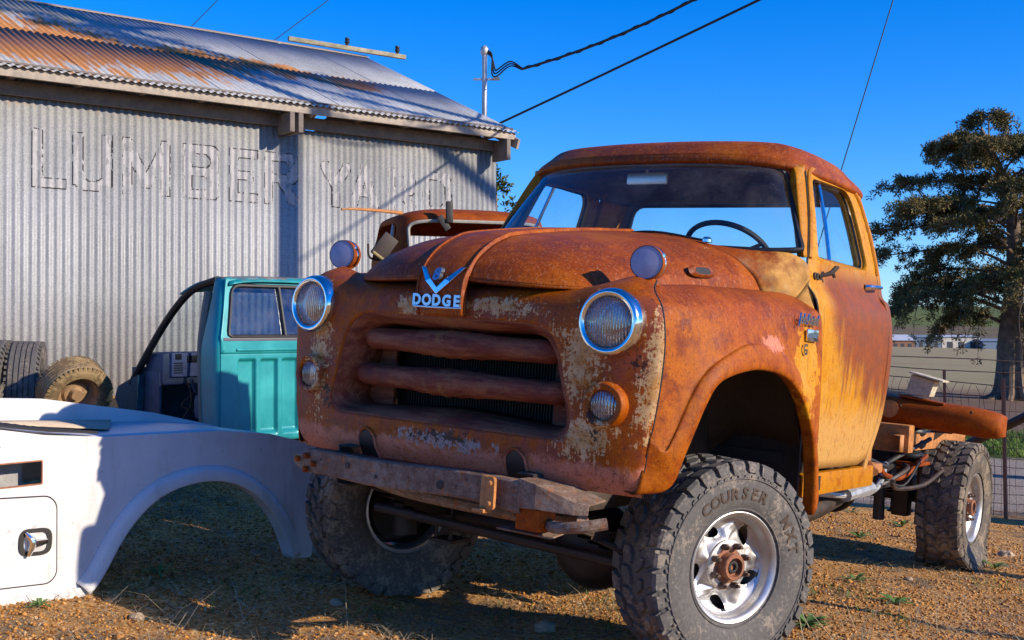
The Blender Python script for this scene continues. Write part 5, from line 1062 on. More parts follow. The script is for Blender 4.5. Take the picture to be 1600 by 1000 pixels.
# latch: black oval dish with chrome T handle
lc = np.array([0.135, -0.007, 0.398]); ov = rounded([(-0.075, -0.050), (0.072, -0.058), (0.078, 0.055), (-0.070, 0.062)], 0.045, 6)
V, F = fillpoly([ov, [(p[0] * 0.72, p[1] * 0.72) for p in ov]], 0.014); la = MB().add(np.stack([V[:, 0], V[:, 2], V[:, 1]], 1) * [0.95, 1, 0.95] + lc, F).build('latch', BLACK, cd, bevel=0.003)
V, F = fillpoly([[(p[0] * 0.74, p[1] * 0.74) for p in ov]], 0.003); MB().add(np.stack([V[:, 0], V[:, 2], V[:, 1]], 1) * [0.95, 1, 0.95] + lc, F).build('latch_dish', SILVER, cd)
h = MB(); h.tube(dense([lc + [-0.045, -0.012, 0.045], lc + [-0.022, -0.026, 0.006], lc + [-0.036, -0.018, -0.048]], 4), [0.006, 0.009, 0.012, 0.014, 0.015, 0.014, 0.012, 0.010, 0.007], 8); h.tube([lc + [-0.02, -0.02, 0.0], lc + [0.042, -0.018, 0.002]], [0.018, 0.011], 10); h.build('latch_handle', CHROME, cd)
# ------------------------------------------------------------------ teal pickup cab
TH = math.radians(48); tcab = empty('teal_pickup_cab', (-1.8914, 7.6, 0), (0, 0, TH))   # x across the back, y to its front, z up
tag(tcab, 'stripped teal pickup cab without doors, its ribbed back facing the camera', 'truck cab')
def teal_mat():
    m = NM('teal_paint'); n = m.noise(3, 6, 0.65); f = m.noise(50, 5, 0.7); z = m.xyz()[2]
    c = m.ramp(n, [(0.3, (0.007, 0.20, 0.23)), (0.7, (0.022, 0.35, 0.37))]); c = m.mix(m.mul(m.step(f, 0.62, 0.72), 0.35), c, (0.10, 0.12, 0.11))
    w_ = m.math('ADD', m.mul(m.math('SUBTRACT', z, 1.56), 14.0), m.mul(m.math('SUBTRACT', m.noise(5, 6, 0.7), 0.5), 2.2)); c = m.mix(m.step(w_, 0.3, 0.9), c, m.ramp(m.noise(9, 5, 0.7), [(0.35, (0.45, 0.42, 0.34)), (0.5, (0.30, 0.13, 0.05)), (0.65, (0.06, 0.22, 0.22))]))
    return m.done(c, m.ramp(n, [(0.3, 0.28), (0.7, 0.45)]), 0.1, 0.5)
TEAL = teal_mat(); GREYT = simple('grey_trim', (0.10, 0.10, 0.13), 0.6, 0, 0.3, 14); BEIGE = simple('tan_trim', (0.24, 0.18, 0.13), 0.75, 0, 0.3, 12)
Wc = 1.42
hole1 = rounded([(0.52, 1.545), (0.135, 1.545), (0.055, 1.205), (0.52, 1.205)], [0.01, 0.07, 0.03, 0.01]); 
ring_o = [(Wc - 0.10, 1.59), (0.10, 1.59), (0.0, 1.20), (0.0, 1.09), (Wc, 1.09), (Wc, 1.20)]
hh = rounded([(Wc - 0.135, 1.545), (0.135, 1.545), (0.055, 1.205), (Wc - 0.055, 1.205)], [0.07, 0.07, 0.03, 0.03])
def rearY(z): return 0.10 * np.clip((z - 1.18) / 0.42, 0, 1) ** 1.2
rg = ring_between(resample(hh, 120), np.array(ring_o), 120, 8); G = np.stack([rg[..., 0], rearY(rg[..., 1]), rg[..., 1]], -1)
MB().grid(G, cv=True).build('back_frame', TEAL, tcab, solid=0.004, off=0)
Hh = np.stack([resample(hh, 120)[:, 0], rearY(resample(hh, 120)[:, 1]), resample(hh, 120)[:, 1]], 1)
gk = MB().tube(Hh + [0, -0.006, 0], 0.012, 6, closed=True).build('window_seal', RUBBER, tcab)
MB().grid(np.stack([Hh, Hh * 0.5 + Hh.mean(0) * 0.5, Hh * 0.02 + Hh.mean(0) * 0.98]) + [0, 0.006, 0], cv=True).build('rear_window', glass_mat('tinted_rear_glass', (0.14, 0.20, 0.28), 0.14, 0.0, 2.6), tcab)
for xx in (0.515, Wc - 0.515): MB().tube([(xx, rearY(1.2) - 0.004, 1.205), (xx, rearY(1.54) - 0.004, 1.545)], 0.013, 6).build('window_divider', RUBBER, tcab)
# ribbed back panel: pressed grooves
xs = np.linspace(0.0, Wc, 240); zs = np.concatenate([np.linspace(0.50, 0.58, 6), np.linspace(0.59, 1.02, 8), np.linspace(1.03, 1.09, 8)])
G = np.zeros((len(zs), len(xs), 3))
for i, z_ in enumerate(zs):
    for j, x_ in enumerate(xs):
        k = (x_ - 0.135) / 0.1775; fr = k - math.floor(k); ins = (0.0 <= k < 7.2); e = min(fr, 0.80 - fr) if fr < 0.80 else -1
        ed = min(max(e * 0.1775 / 0.012, 0), 1) if ins else 0; ez = min(max((1.055 - z_) / 0.015, 0), 1) * min(max((z_ - 0.555) / 0.015, 0), 1)
        G[i, j] = (x_, 0.030 * ed * ez, z_)
MB().grid(G).build('back_panel', TEAL, tcab, solid=0.003, auto=70)
rb_ = MB().tube([(0.12, -0.004, 1.115), (Wc - 0.12, -0.004, 1.115)], 0.010, 8).build('pressed_bead', TEAL, tcab)
MB().box((Wc / 2, 0.01, 1.185), (Wc - 0.04, 0.03, 0.022), ch=0.004).build('window_ledge', GREYT, tcab)
# rear corner pillars and B pillars, both sides
for sx in (0, 1):
    N = []
    for z_, inn in ((0.50, 0.0), (0.8, -0.01), (1.08, -0.012), (1.20, 0.0), (1.40, 0.05), (1.55, 0.095), (1.60, 0.12)):
        yb = rearY(z_) if z_ > 1.18 else 0.0
        N.append([(inn + 0.03, yb, z_), (inn + 0.002, yb + 0.015, z_), (inn - 0.012, yb + 0.05, z_), (inn - 0.014, yb + 0.11, z_), (inn - 0.008, 0.165 + (0.02 if z_ > 1.1 else 0.03), z_), (inn + 0.02, 0.20, z_), (inn + 0.05, 0.205, z_)])
    G = net2(np.array(N), 5, 4)
    if sx: G[..., 0] = Wc - G[..., 0]
    MB().grid(G).build('cab_corner', TEAL, tcab, solid=0.004, off=0, auto=60)
    x_ = lambda v: v if not sx else Wc - v
    MB().tube(dense([(x_(0.015), 0.215, 0.62), (x_(0.005), 0.22, 1.0), (x_(0.015), 0.23, 1.2), (x_(0.075), 0.25, 1.50)], 5), 0.032, 8).build('belt_pillar_trim', BEIGE, tcab)
    # A pillar and roof rail
    P = dense([(x_(0.02), 1.13, 0.86), (x_(0.03), 1.06, 0.96), (x_(0.06), 0.80, 1.26), (x_(0.09), 0.60, 1.45), (x_(0.11), 0.45, 1.535), (x_(0.115), 0.20, 1.585)], 6); MB().tube(P, 0.026, 8).build('front_pillar', GREYT if sx else BLACK, tcab)
    P2_ = P + np.array([0.03 if not sx else -0.03, 0.03, 0.01]); MB().tube(P2_, 0.014, 6).build('door_weatherstrip', RUBBER, tcab)
    sk = [(1.10, 0.56), (0.20, 0.52), (0.20, 0.58), (1.08, 0.62)]; V, F = fillpoly([sk], 0.05); MB().add(np.stack([V[:, 2] + x_(0.03), V[:, 0], V[:, 1]], 1), F).build('sill', TEAL, tcab)
    ck = [(1.28, 0.84), (1.10, 0.90), (1.02, 0.92), (1.03, 0.58), (1.10, 0.55), (1.32, 0.70)]; V, F = fillpoly([ck], 0.05); MB().add(np.stack([V[:, 2] + x_(0.025), V[:, 0], V[:, 1]], 1), F).build('cowl_side', TEALD, tcab) if False else None
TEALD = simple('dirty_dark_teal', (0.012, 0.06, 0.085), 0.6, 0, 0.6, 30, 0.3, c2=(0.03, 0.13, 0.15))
for xo in (0.025, Wc - 0.025):
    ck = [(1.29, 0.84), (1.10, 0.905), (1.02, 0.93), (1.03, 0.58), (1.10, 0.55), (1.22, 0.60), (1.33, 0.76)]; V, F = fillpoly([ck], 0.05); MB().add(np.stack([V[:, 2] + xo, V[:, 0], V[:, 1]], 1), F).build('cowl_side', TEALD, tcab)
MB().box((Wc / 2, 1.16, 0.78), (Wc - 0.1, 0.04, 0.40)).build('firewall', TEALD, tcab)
cap_t = []
for y_, zz_, inn in ((0.06, 1.578, 0.11), (0.085, 1.598, 0.12), (0.14, 1.612, 0.14), (0.35, 1.622, 0.15), (0.50, 1.600, 0.14), (0.60, 1.56, 0.12), (0.66, 1.53, 0.11)):
    cap_t.append([(inn + (Wc - 2 * inn) * t, y_, zz_ - 0.030 * abs(2 * t - 1) ** 5) for t in np.linspace(0, 1, 13)])
MB().grid(net2(np.array(cap_t), 3, 2)).build('roof', TEAL, tcab, solid=0.012, off=-1)
MB().grid(np.array([[(0.12, 0.62, 1.50), (Wc - 0.12, 0.62, 1.50)], [(0.04, 1.08, 0.97), (Wc - 0.04, 1.08, 0.97)]])).build('windshield', GLASS, tcab)
ds = MB(); ds.box((Wc / 2, 0.93, 0.97), (Wc - 0.14, 0.24, 0.24), ch=0.04); db = ds.build('dashboard', simple('grey_blue_dash', (0.085, 0.085, 0.125), 0.55, 0, 0.2, 20), tcab)
db2 = MB().box((0.26, 0.80, 1.00), (0.26, 0.03, 0.17), ch=0.01).build('instrument_panel', simple('lavender_panel', (0.17, 0.16, 0.25), 0.5), tcab)
for k in range(5): MB().box((0.18, 0.783, 0.945 + k * 0.017), (0.07, 0.006, 0.007)).build('vent_slat', BLACK, db2)
MB().box((0.18, 0.783, 1.058), (0.05, 0.006, 0.04), ch=0.003).build('switch', BLACK, db2)
MB().box((0.30, 0.782, 1.04), (0.10, 0.008, 0.05), ch=0.004).build('radio_slot', BLACK, db2)
MB().box((0.075, 0.95, 0.78), (0.03, 0.22, 0.36), ch=0.02).build('kick_panel', GREYT, tcab)
wr = random.Random(2)
for k in range(9):
    p = np.array([0.14 + wr.random() * 0.3, 0.72 + wr.random() * 0.1, 0.90]); MB().tube(dense([p, p + [wr.uniform(-.05, .08), -0.03, -0.08], p + [wr.uniform(-.08, .08), -0.05, -0.18], p + [wr.uniform(-.12, .12), -0.04, -0.30 + wr.uniform(0, .1)]], 4), 0.004, 5).build('loose_wire', (BLACK, RUSTE, GREYT)[k % 3], tcab)
MB().box((Wc / 2, 0.65, 0.56), (Wc - 0.1, 0.95, 0.05)).build('cab_floor', DARKIN, tcab)
st = MB(); st.box((Wc / 2, 0.36, 0.72), (Wc - 0.25, 0.34, 0.18), ch=0.05); st.box((Wc / 2, 0.20, 0.95), (Wc - 0.25, 0.12, 0.36), ch=0.05); st.build('bench_seat', GREYT, tcab)
MB().box((Wc / 2, 0.6, 0.33), (Wc - 0.3, 0.7, 0.42)).build('support_block', BLACK, tcab)
# ------------------------------------------------------------------ old rusty cab behind
PH = math.radians(20); ocab = empty('old_rusty_cab', (-0.83, 8.46, 0.045), (0, 0, PH))        # x across its front, y to its rear, z up
tag(ocab, 'old rounded rusty truck cab with empty window openings, behind the hood of the orange truck', 'truck cab')
OR_ = rust_body('rust_old_cab', 'plain'); WO = 1.30
NA = 220; zr = np.concatenate([np.linspace(1.2, 1.72, 5), np.linspace(1.735, 2.035, 26)]); an = np.linspace(0, 2 * PI, NA, endpoint=False)
def oring(s_, z_): return np.stack([WO / 2 + WO / 2 * s_ * np.sign(np.cos(an)) * np.abs(np.cos(an)) ** 0.42, 0.565 + 0.515 * s_ * np.sign(np.sin(an)) * np.abs(np.sin(an)) ** 0.42, np.full(NA, z_)], 1)
def osc(z_): return 1.0 - 0.10 * max(0, (z_ - 1.70) / 0.335) ** 1.5
G = [oring(osc(z_), z_) for z_ in zr] + [oring(0.895 * math.cos(t), 2.035 + 0.105 * math.sin(t)) for t in np.linspace(0.12, PI / 2 - 0.001, 14)]
G = np.array(G); F_ = []; Vv = G.reshape(-1, 3)
for f_ in gfaces(len(G), NA, False, True):
    c_ = Vv[list(f_)].mean(0); x_, y_, z_ = c_[0] - WO / 2, c_[1], c_[2]
    if y_ < 0.22 and (abs(x_) / 0.53) ** 6 + (abs(z_ - 1.875) / 0.135) ** 6 < 1: continue
    if abs(x_) > 0.45 and (abs(y_ - 0.58) / 0.33) ** 5 + (abs(z_ - 1.875) / 0.132) ** 5 < 1: continue
    if y_ > 0.9 and (abs(x_) / 0.42) ** 5 + (abs(z_ - 1.90) / 0.08) ** 5 < 1: continue
    F_.append(f_)
MB().add(Vv, F_).build('cab_shell', OR_, ocab, solid=0.022, off=-1, auto=50)
tt = np.linspace(0, 2 * PI, 60, endpoint=False); Pc = []
for t in tt:
    x_ = 0.53 * np.sign(math.cos(t)) * abs(math.cos(t)) ** (1 / 3); z_ = 1.875 + 0.135 * np.sign(math.sin(t)) * abs(math.sin(t)) ** (1 / 3); Pc.append((WO / 2 + x_, 0.565 - 0.515 * osc(z_) * (1 - (abs(x_) / (WO / 2 * osc(z_))) ** 4.76) ** 0.21 - 0.006, z_))
MB().tube(Pc, 0.013, 6, closed=True).build('window_channel', simple('pale_rubber', (0.32, 0.30, 0.25), 0.8), ocab)
MB().tube(np.array([(0.075, 0.40, 2.0), (0.02, 0.37, 1.74)]), 0.014, 6).build('quarter_light_post', simple('bare_steel', (0.35, 0.35, 0.36), 0.4, 0.6), ocab)
MB().tube(dense([(0.05, 0.06, 2.055), (-0.12, -0.05, 2.053), (-0.34, -0.20, 2.045), (-0.46, -0.25, 2.035)], 4), [0.016, 0.015, 0.014, 0.013, 0.012, 0.012, 0.012, 0.011, 0.010, 0.009, 0.008, 0.007, 0.009], 7).build('mirror_arm', SH, ocab)
m_ = MB(); m_.box((0, 0, 0), (0.12, 0.025, 0.19), ch=0.01, rot=Matrix.Rotation(0.65, 4, 'Y')); mo = m_.build('side_mirror', GREASE, ocab); mo.location = (-0.10, -0.02, 1.80)
MB().tube(dense([(-0.06, 0.05, 1.70), (-0.20, 0.0, 1.72), (-0.22, -0.02, 1.82)], 4), 0.008, 6).build('mirror_stay', GREASE, ocab)
MB().tube([(0.02, 0.0, 1.62), (-0.20, -0.08, 1.76)], 0.010, 6).build('lamp_stay', simple('olive_rod', (0.30, 0.24, 0.10), 0.6), ocab)
v = MB(); v.box((0.40, 0.02, 2.07), (0.055, 0.03, 0.16), ch=0.012); v.box((0.36, 0.03, 1.99), (0.05, 0.02, 0.12), rot=Matrix.Rotation(-0.6, 4, 'Y'), ch=0.006); v.build('clip_mirror', BLACK, ocab)
MB().box((WO / 2, 0.60, 0.85), (WO - 0.1, 0.9, 0.75)).build('lower_body', OR_, ocab)
MB().box((WO / 2, 0.55, 0.24), (WO - 0.4, 0.7, 0.56)).build('support_block', GREASE, ocab)
# ------------------------------------------------------------------ loose tyres by the wall
def loose_tyre(loc, axis, R_, w_, mat, label, rim=False, grooves=4, spin=0.0):
    M = axis_to(axis, loc); o = MB(); hw_ = w_ / 2
    pr = [(R_ * 0.56, -hw_ * 0.75), (R_ * 0.62, -hw_ * 0.92), (R_ * 0.78, -hw_ * 1.04), (R_ * 0.91, -hw_ * 0.98), (R_ * 0.975, -hw_ * 0.86)]
    for k in range(grooves + 1):
        a = -hw_ * 0.8 + k * (hw_ * 1.6) / (grooves + 1); b2 = a + hw_ * 1.6 / (grooves + 1); pr += [(R_, a + 0.004), (R_, b2 - 0.006), (R_ * 0.972, b2 - 0.005), (R_ * 0.972, b2 + 0.002)] if k < grooves else [(R_, a + 0.004), (R_, b2)]
    pr += [(R_ * 0.975, hw_ * 0.86), (R_ * 0.91, hw_ * 0.98), (R_ * 0.78, hw_ * 1.04), (R_ * 0.62, hw_ * 0.92), (R_ * 0.56, hw_ * 0.75), (R_ * 0.54, 0)]
    o.lathe(pr, 64, 0, None, closed=True); ob = o.build('worn_tyre', mat, None, auto=30); ob.matrix_world = M
    tag(ob, label, 'tyre', 'tyres by the shed wall'); lg = MB()
    for k in range(44):
        a = k * 2 * PI / 44
        for s in (-1, 1): lg.box((R_ * 0.945 * math.cos(a), R_ * 0.945 * math.sin(a), s * hw_ * 0.95), (R_ * 0.11, 0.012 + R_ * 0.035, hw_ * 0.12), rot=Matrix.Rotation(a, 4, 'Z'))
    t_ = lg.build('shoulder_lugs', mat, ob, smooth=False); t_['kind'] = 'stuff'
    if rim:
        r = MB(); r.lathe([(R_ * 0.57, hw_ * 0.8), (R_ * 0.55, hw_ * 0.7), (R_ * 0.52, hw_ * 0.2), (R_ * 0.40, hw_ * 0.05), (R_ * 0.33, hw_ * 0.25), (R_ * 0.2, hw_ * 0.25), (R_ * 0.16, hw_ * 0.6), (0.001, hw_ * 0.62)], 36); r.build('rim', simple('tan_rusty_rim', (0.30, 0.19, 0.10), 0.7, 0, 0.4, 30), ob)
    return ob
c = W(41, 604, 9.0); loose_tyre((c[0], c[1], c[2] + 0.02), (0.90, 0.25, -0.03), 0.33, 0.235, TYRE, 'grey worn tyre standing upright against the corrugated wall')
c = W(-12, 604, 8.9); loose_tyre((c[0], c[1], c[2] + 0.03), (0.90, 0.15, -0.06), 0.33, 0.235, TYRE, 'worn tyre cut by the left edge of the photo')
c = W(117, 612, 8.05); loose_tyre((c[0], c[1], c[2]), (0.55, -0.62, -0.42), 0.235, 0.18, TYRE_B, 'tan dusty tyre with its rim, leaning over on the soil', rim=True)
# ------------------------------------------------------------------ chassis clutter behind the cab (truck parts)
RB = RT['plain']; ORG = SH
b = MB(); prf = [(0.0, 0.075), (-0.055, 0.06), (-0.085, 0.02), (-0.09, -0.03), (-0.07, -0.075), (-0.05, -0.085)]
a = MB(); a.lathe(dense([(0.07, -0.10), (0.095, -0.085), (0.10, -0.06), (0.075, -0.04), (0.10, -0.015), (0.105, 0.01), (0.075, 0.035), (0.10, 0.06), (0.095, 0.09), (0.06, 0.10)], 3), 24, 0, Matrix.Translation((0.62, 3.72, -0.52)), cap0=True, cap1=True); a.build('air_spring', RUBBER, truck)
a = MB(); a.box((0.62, 3.72, -0.405), (0.24, 0.22, 0.02), ch=0.004); a.box((0.62, 3.72, -0.635), (0.22, 0.22, 0.02), ch=0.004); a.build('spring_plate', RB, truck)
for sx in (1, -1):
    rail(0.70 * sx, 3.30, 4.70, -0.46, 0.09, ORG if sx > 0 else GREASE, 'subframe_rail')
a = MB(); a.box((0.74, 4.25, -0.40), (0.13, 0.55, 0.012), rot=Matrix.Rotation(0.18, 4, 'X'), ch=0.003); a.build('mud_flap_plate', BLACK, truck)
a = MB(); a.box((0.56, 3.42, -0.48), (0.34, 0.10, 0.16), ch=0.01); a.build('rear_bracket', ORG, truck)
a = MB(); a.box((0.50, 3.38, -0.70), (0.26, 0.30, 0.14), ch=0.02); a.build('battery_tray', BLACK, truck)
a = MB(); a.box((0.52, 3.22, -0.705), (0.14, 0.008, 0.05)); a.build('tray_label', simple('worn_label', (0.45, 0.34, 0.22), 0.7), truck)
for x_, y_ in ((0.66, 3.95), (0.42, 3.9)): MB().tube([(x_, y_, -1.02), (x_, y_ - 0.03, -0.50)], [0.036, 0.03], 12).build('rear_shock', GREASE, truck)
a = MB(); a.box((0.52, 4.02, -0.78), (0.10, 0.10, 0.42), ch=0.01); a.build('axle_post', GREASE, truck)
a = MB(); a.tube(dense([(0.70, 2.0, -0.70), (0.74, 2.5, -0.74), (0.72, 2.9, -0.72), (0.66, 3.2, -0.62)], 6), 0.016, 8); a.tube([(0.74, 2.35, -0.73), (0.73, 2.75, -0.715)], 0.032, 10); a.build('brake_cable', STEELG, truck)
a = MB(); a.tube(dense([(0.62, 1.5, -0.78), (0.66, 2.0, -0.80), (0.64, 2.5, -0.76)], 5), 0.05, 12); a.build('exhaust_pipe', GREASE, truck)
cr_ = random.Random(5)
for k in range(8):
    p = np.array([0.55 + cr_.random() * 0.25, 2.6 + cr_.random() * 0.5, -0.55 - cr_.random() * 0.15]); MB().tube(dense([p, p + [cr_.uniform(-.06, .06), 0.25, -0.06], p + [cr_.uniform(-.08, .08), 0.6, cr_.uniform(-.1, .08)], p + [cr_.uniform(-.08, .08), 0.95, cr_.uniform(-.1, .1)]], 5), 0.007 + 0.006 * (k % 2), 6).build('brake_hose', (BLACK, GREASE, RB)[k % 3], truck)
a = MB(); a.box((0.70, 2.62, -0.53), (0.10, 0.12, 0.16), ch=0.01); a.box((0.75, 2.60, -0.60), (0.12, 0.16, 0.05), ch=0.01); a.build('cab_mount', ORG, truck)
a = MB(); a.tube([(0.86, 2.40, -0.60), (0.80, 2.52, -0.58), (0.72, 2.55, -0.56)], 0.02, 8); a.build('mount_strap', ORG, truck)
# old bumper laid across the chassis, and a box on it
bmp = empty('loose_bumper'); bmp.matrix_world = TM @ Matrix.Translation((0.50, 3.62, -0.31)); tag(bmp, 'rusty brown rounded bumper laid across the bare chassis behind the cab', 'bumper')
xs = np.linspace(-0.20, 0.68, 30); G = []
for xx in xs:
    t = (xx + 0.20) / 0.88; s_ = 1.0 if t < 0.82 else math.sqrt(max(0.02, 1 - ((t - 0.82) / 0.19) ** 2)); y0 = 0.10 * max(0, t - 0.6) ** 1.5
    G.append([(xx, y0 + p[0] * (0.7 + 0.3 * s_) - (1 - s_) * -0.03, p[1] * (0.5 + 0.5 * s_) - 0.045 * t - 0.03 * max(0, t - 0.75)) for p in dense([(0.02, 0.078), (-0.04, 0.074), (-0.085, 0.045), (-0.10, 0.0), (-0.092, -0.045), (-0.06, -0.082), (0.0, -0.09)], 3)])
MB().grid(np.array(G)).build('bumper_bar', RB, bmp, solid=0.006, off=-1)
MB().add(np.concatenate([np.array(G[-1])]), [tuple(range(len(G[-1])))]).build('end_cap', RB, bmp)
a_ = np.linspace(0, 2 * PI, 24, endpoint=False); MB().lathe([(0.052, -0.004), (0.052, 0.003), (0.001, 0.006)], 24, 0, axis_to((0.1, -1, 0.1), (0.06, -0.105, -0.01)), cap1=False).build('bracket_disc', ORG, bmp)
for xx in (0.12, 0.52): MB().lathe([(0.009, 0), (0.007, 0.006), (0.001, 0.007)], 10, 0, axis_to((0, -1, 0.2), (xx, -0.098, 0.012))).build('bolt', GREASE, bmp)
MB().box((0.05, 0.02, -0.13), (0.12, 0.08, 0.12), ch=0.008).build('support_bracket', ORG, bmp)
bx_ = empty('metal_box'); bx_.matrix_world = TM @ Matrix.Translation((0.71, 3.60, -0.165)) @ Matrix.Rotation(0.12, 4, 'Y'); tag(bx_, 'small cream metal box with an overhanging lid, on top of the loose bumper', 'box')
CRM = simple('stained_cream_paint', (0.52, 0.44, 0.27), 0.7, 0, 0.35, 30, 0.2, c2=(0.70, 0.62, 0.44))
V = [(-0.07, -0.04, -0.07), (0.07, -0.04, -0.06), (0.085, -0.04, 0.035), (-0.055, -0.04, 0.05)]; V += [(x_, 0.06, z_) for x_, _, z_ in V]
MB().add(V, [(0, 1, 2, 3), (4, 7, 6, 5), (0, 4, 5, 1), (1, 5, 6, 2), (2, 6, 7, 3), (3, 7, 4, 0)]).build('box_body', CRM, bx_, smooth=False, bevel=0.004)
MB().box((0.035, 0.005, 0.052), (0.20, 0.14, 0.010), rot=Matrix.Rotation(0.09, 4, 'Y'), ch=0.003).build('box_lid', CRM, bx_)
MB().box((0.03, 0.0, -0.085), (0.26, 0.10, 0.012), ch=0.003).build('base_plate', RB, bx_)
# ------------------------------------------------------------------ utility pole and wires (pole stands outside the frame)
WOODP = simple('pole_wood', (0.13, 0.095, 0.065), 0.9, 0, 0.4, 12, 0.4)
PX, PY = 6.12, 8.84; pz = float(gz(PX, PY))
pole = empty('utility_pole', (PX, PY, pz)); tag(pole, 'tall brown wooden utility pole at the right, outside the frame', 'pole')
MB().tube([(0, 0, -0.3), (0, 0, 11.0)], [0.15, 0.11], 16).build('post', WOODP, pole); MB().box((0, 0, 10.2), (0.1, 2.2, 0.12), ch=0.01).build('crossarm', WOODP, pole)
def wire(name, P0, P1, sag, r, label, n=40):
    t = np.linspace(0, 1, n)[:, None]; P = P0 * (1 - t) + P1 * t; P[:, 2] -= (4 * sag * t * (1 - t))[:, 0]; o = MB().tube(P, r, 6).build(name, BLACK); tag(o, label, 'cable', 'overhead cables'); return o
mt = np.array(mast.location); w1 = wire('overhead_cable', mt + [0.50, -0.26, mz - 0.28], np.array([PX, PY, 7.35]), 0.62, 0.017, 'thick twisted black service cable running from the mast to the top edge')
tp_ = MB(); t = np.linspace(0, 1, 400)[:, None]; P = (mt + [0.50, -0.26, mz - 0.28]) * (1 - t) + np.array([PX, PY, 7.35]) * t; P[:, 2] -= (4 * 0.62 * t * (1 - t))[:, 0]; P = P + np.stack([0 * t[:, 0], 0.02 * np.cos(t[:, 0] * 150), 0.02 * np.sin(t[:, 0] * 150)], 1); tp_.tube(P, 0.008, 5).build('twisted_strand', BLACK, w1)
wire('overhead_cable', W(781, 192, 14.6), np.array([PX, PY - 0.1, 5.82]), 0.03, 0.014, 'single straight black cable rising from the shed corner to the upper right')
wire('guy_wire', W(1400, -12, 11.0), W(1180, 706, 11.0), 0.0, 0.0055, 'thin guy wire coming down behind the truck cab')
wire('far_wire', W(348, -10, 30.0), W(285, 54, 26.0), 0.0, 0.010, 'thin wire above the left part of the shed roof')
wire('far_wire', W(522, -8, 30.0), W(420, 68, 26.0), 0.0, 0.010, 'thin wire above the middle of the shed roof')
# posts outside the frame whose shadows cross the yard
for (x_, y_, h_, r_, lb) in ((4.55, 4.47, 1.75, 0.045, 'wooden yard post nearest the camera, outside the frame'), (4.7, 6.25, 1.15, 0.07, 'short thick yard post beside the rear wheel, outside the frame')):
    z_ = float(gz(x_, y_)); o = MB().tube([(0, 0, -0.2), (0.01, 0.01, h_ * 0.6), (0, 0, h_)], [r_ * 1.1, r_, r_ * 0.9], 12).build('yard_post', WOODP, loc=(x_, y_, z_)); tag(o, lb, 'post', 'posts beside the yard')
# ------------------------------------------------------------------ foliage helper
def leaf_cloud(centres, radii, n_each, size, rg_, flat=0.6, droop=0.0, long=2.4):
    V = []; C = np.repeat(np.asarray(centres), n_each, 0); Rr = np.repeat(np.asarray(radii), n_each, 0); n = len(C)
    d = rg_.normal(size=(n, 3)); d /= np.linalg.norm(d, axis=1)[:, None]; d *= (rg_.random(n) ** 0.45)[:, None]
    p = C + d * Rr[:, None] * np.array([1, 1, flat]); ax = d + rg_.normal(size=(n, 3)) * 0.7; ax[:, 2] -= droop; ax /= np.linalg.norm(ax, axis=1)[:, None]
    sd_ = np.cross(ax, rg_.normal(size=(n, 3))); sd_ /= np.linalg.norm(sd_, axis=1)[:, None] + 1e-9; s = size * (0.6 + 0.8 * rg_.random(n))[:, None]
    q = np.stack([p - sd_ * s * 0.35, p + ax * s * long * 0.5 - sd_ * s * 0.5, p + ax * s * long, p + ax * s * long * 0.5 + sd_ * s * 0.5], 1).reshape(-1, 3)
    return q, np.arange(4 * n).reshape(-1, 4)
def big_mesh(name, V, F, mat, parent=None):
    me = bpy.data.meshes.new(name); n = len(F); me.vertices.add(len(V)); me.vertices.foreach_set('co', V.astype(np.float32).ravel()); k = F.shape[1]
    me.loops.add(n * k); me.polygons.add(n); me.loops.foreach_set('vertex_index', F.astype(np.int32).ravel()); me.polygons.foreach_set('loop_start', np.arange(0, n * k, k, dtype=np.int32))
    me.polygons.foreach_set('loop_total', np.full(n, k, dtype=np.int32)); me.materials.append(mat); me.update(calc_edges=True); o = bpy.data.objects.new(name, me); COL.objects.link(o)
    if parent is not None: o.parent = parent
    return o
def leaf_mat(name, stops, scale=1.6):
    m = NM(name); n = m.noise(scale, 4, 0.6); n2 = m.noise(scale * 9, 3, 0.6); c = m.ramp(m.math('ADD', m.mul(n, 0.55), m.mul(n2, 0.45)), stops); return m.done(c, 0.7, 0, 0.2)
LEAFC = leaf_mat('cypress_foliage', [(0.34, (0.034, 0.046, 0.014)), (0.45, (0.075, 0.080, 0.024)), (0.53, (0.20, 0.13, 0.05)), (0.60, (0.12, 0.135, 0.032)), (0.70, (0.28, 0.29, 0.055))], 1.1)
BARK = simple('tree_bark', (0.075, 0.052, 0.036), 0.95, 0, 0.6, 6, 1.0, c2=(0.27, 0.19, 0.125))
def limb(mb, P, r0, r1, seg=7, m=5): P = dense(P, m); mb.tube(P, np.linspace(r0, r1, len(P)), seg)
tr_ = random.Random(21); trg = np.random.default_rng(5)
TX, TY = 14.75, 34.5; tz = float(gz(TX, TY)); tree = empty('cypress_tree', (TX, TY, tz)); tag(tree, 'large spreading brown green cypress tree beyond the wire fence', 'tree')
tk = MB(); limb(tk, [(0, 0, -0.3), (0.0, 0, 0.5), (-0.08, 0, 1.6), (0.05, 0, 3.2), (0.1, 0.1, 5.0), (-0.3, 0, 6.6), (-0.9, 0, 8.0)], 0.50, 0.05, 14)
for k in range(9):
    a = k * 0.7; tk.tube(dense([(math.cos(a) * 0.9, math.sin(a) * 0.9, -0.06), (math.cos(a) * 0.5, math.sin(a) * 0.5, 0.14), (math.cos(a) * 0.36, math.sin(a) * 0.36, 0.7), (math.cos(a) * 0.26, math.sin(a) * 0.26, 1.8)], 4), np.linspace(0.10, 0.13, 13), 7)
tk.build('trunk', BARK, tree)
br_ = MB(); cen = []; rad = []
def crown_r(z): return float(np.interp(z, [1.6, 2.4, 3.4, 4.6, 5.6, 6.4, 7.2, 8.1], [2.6, 3.4, 3.9, 4.1, 3.9, 3.0, 1.9, 0.5]))
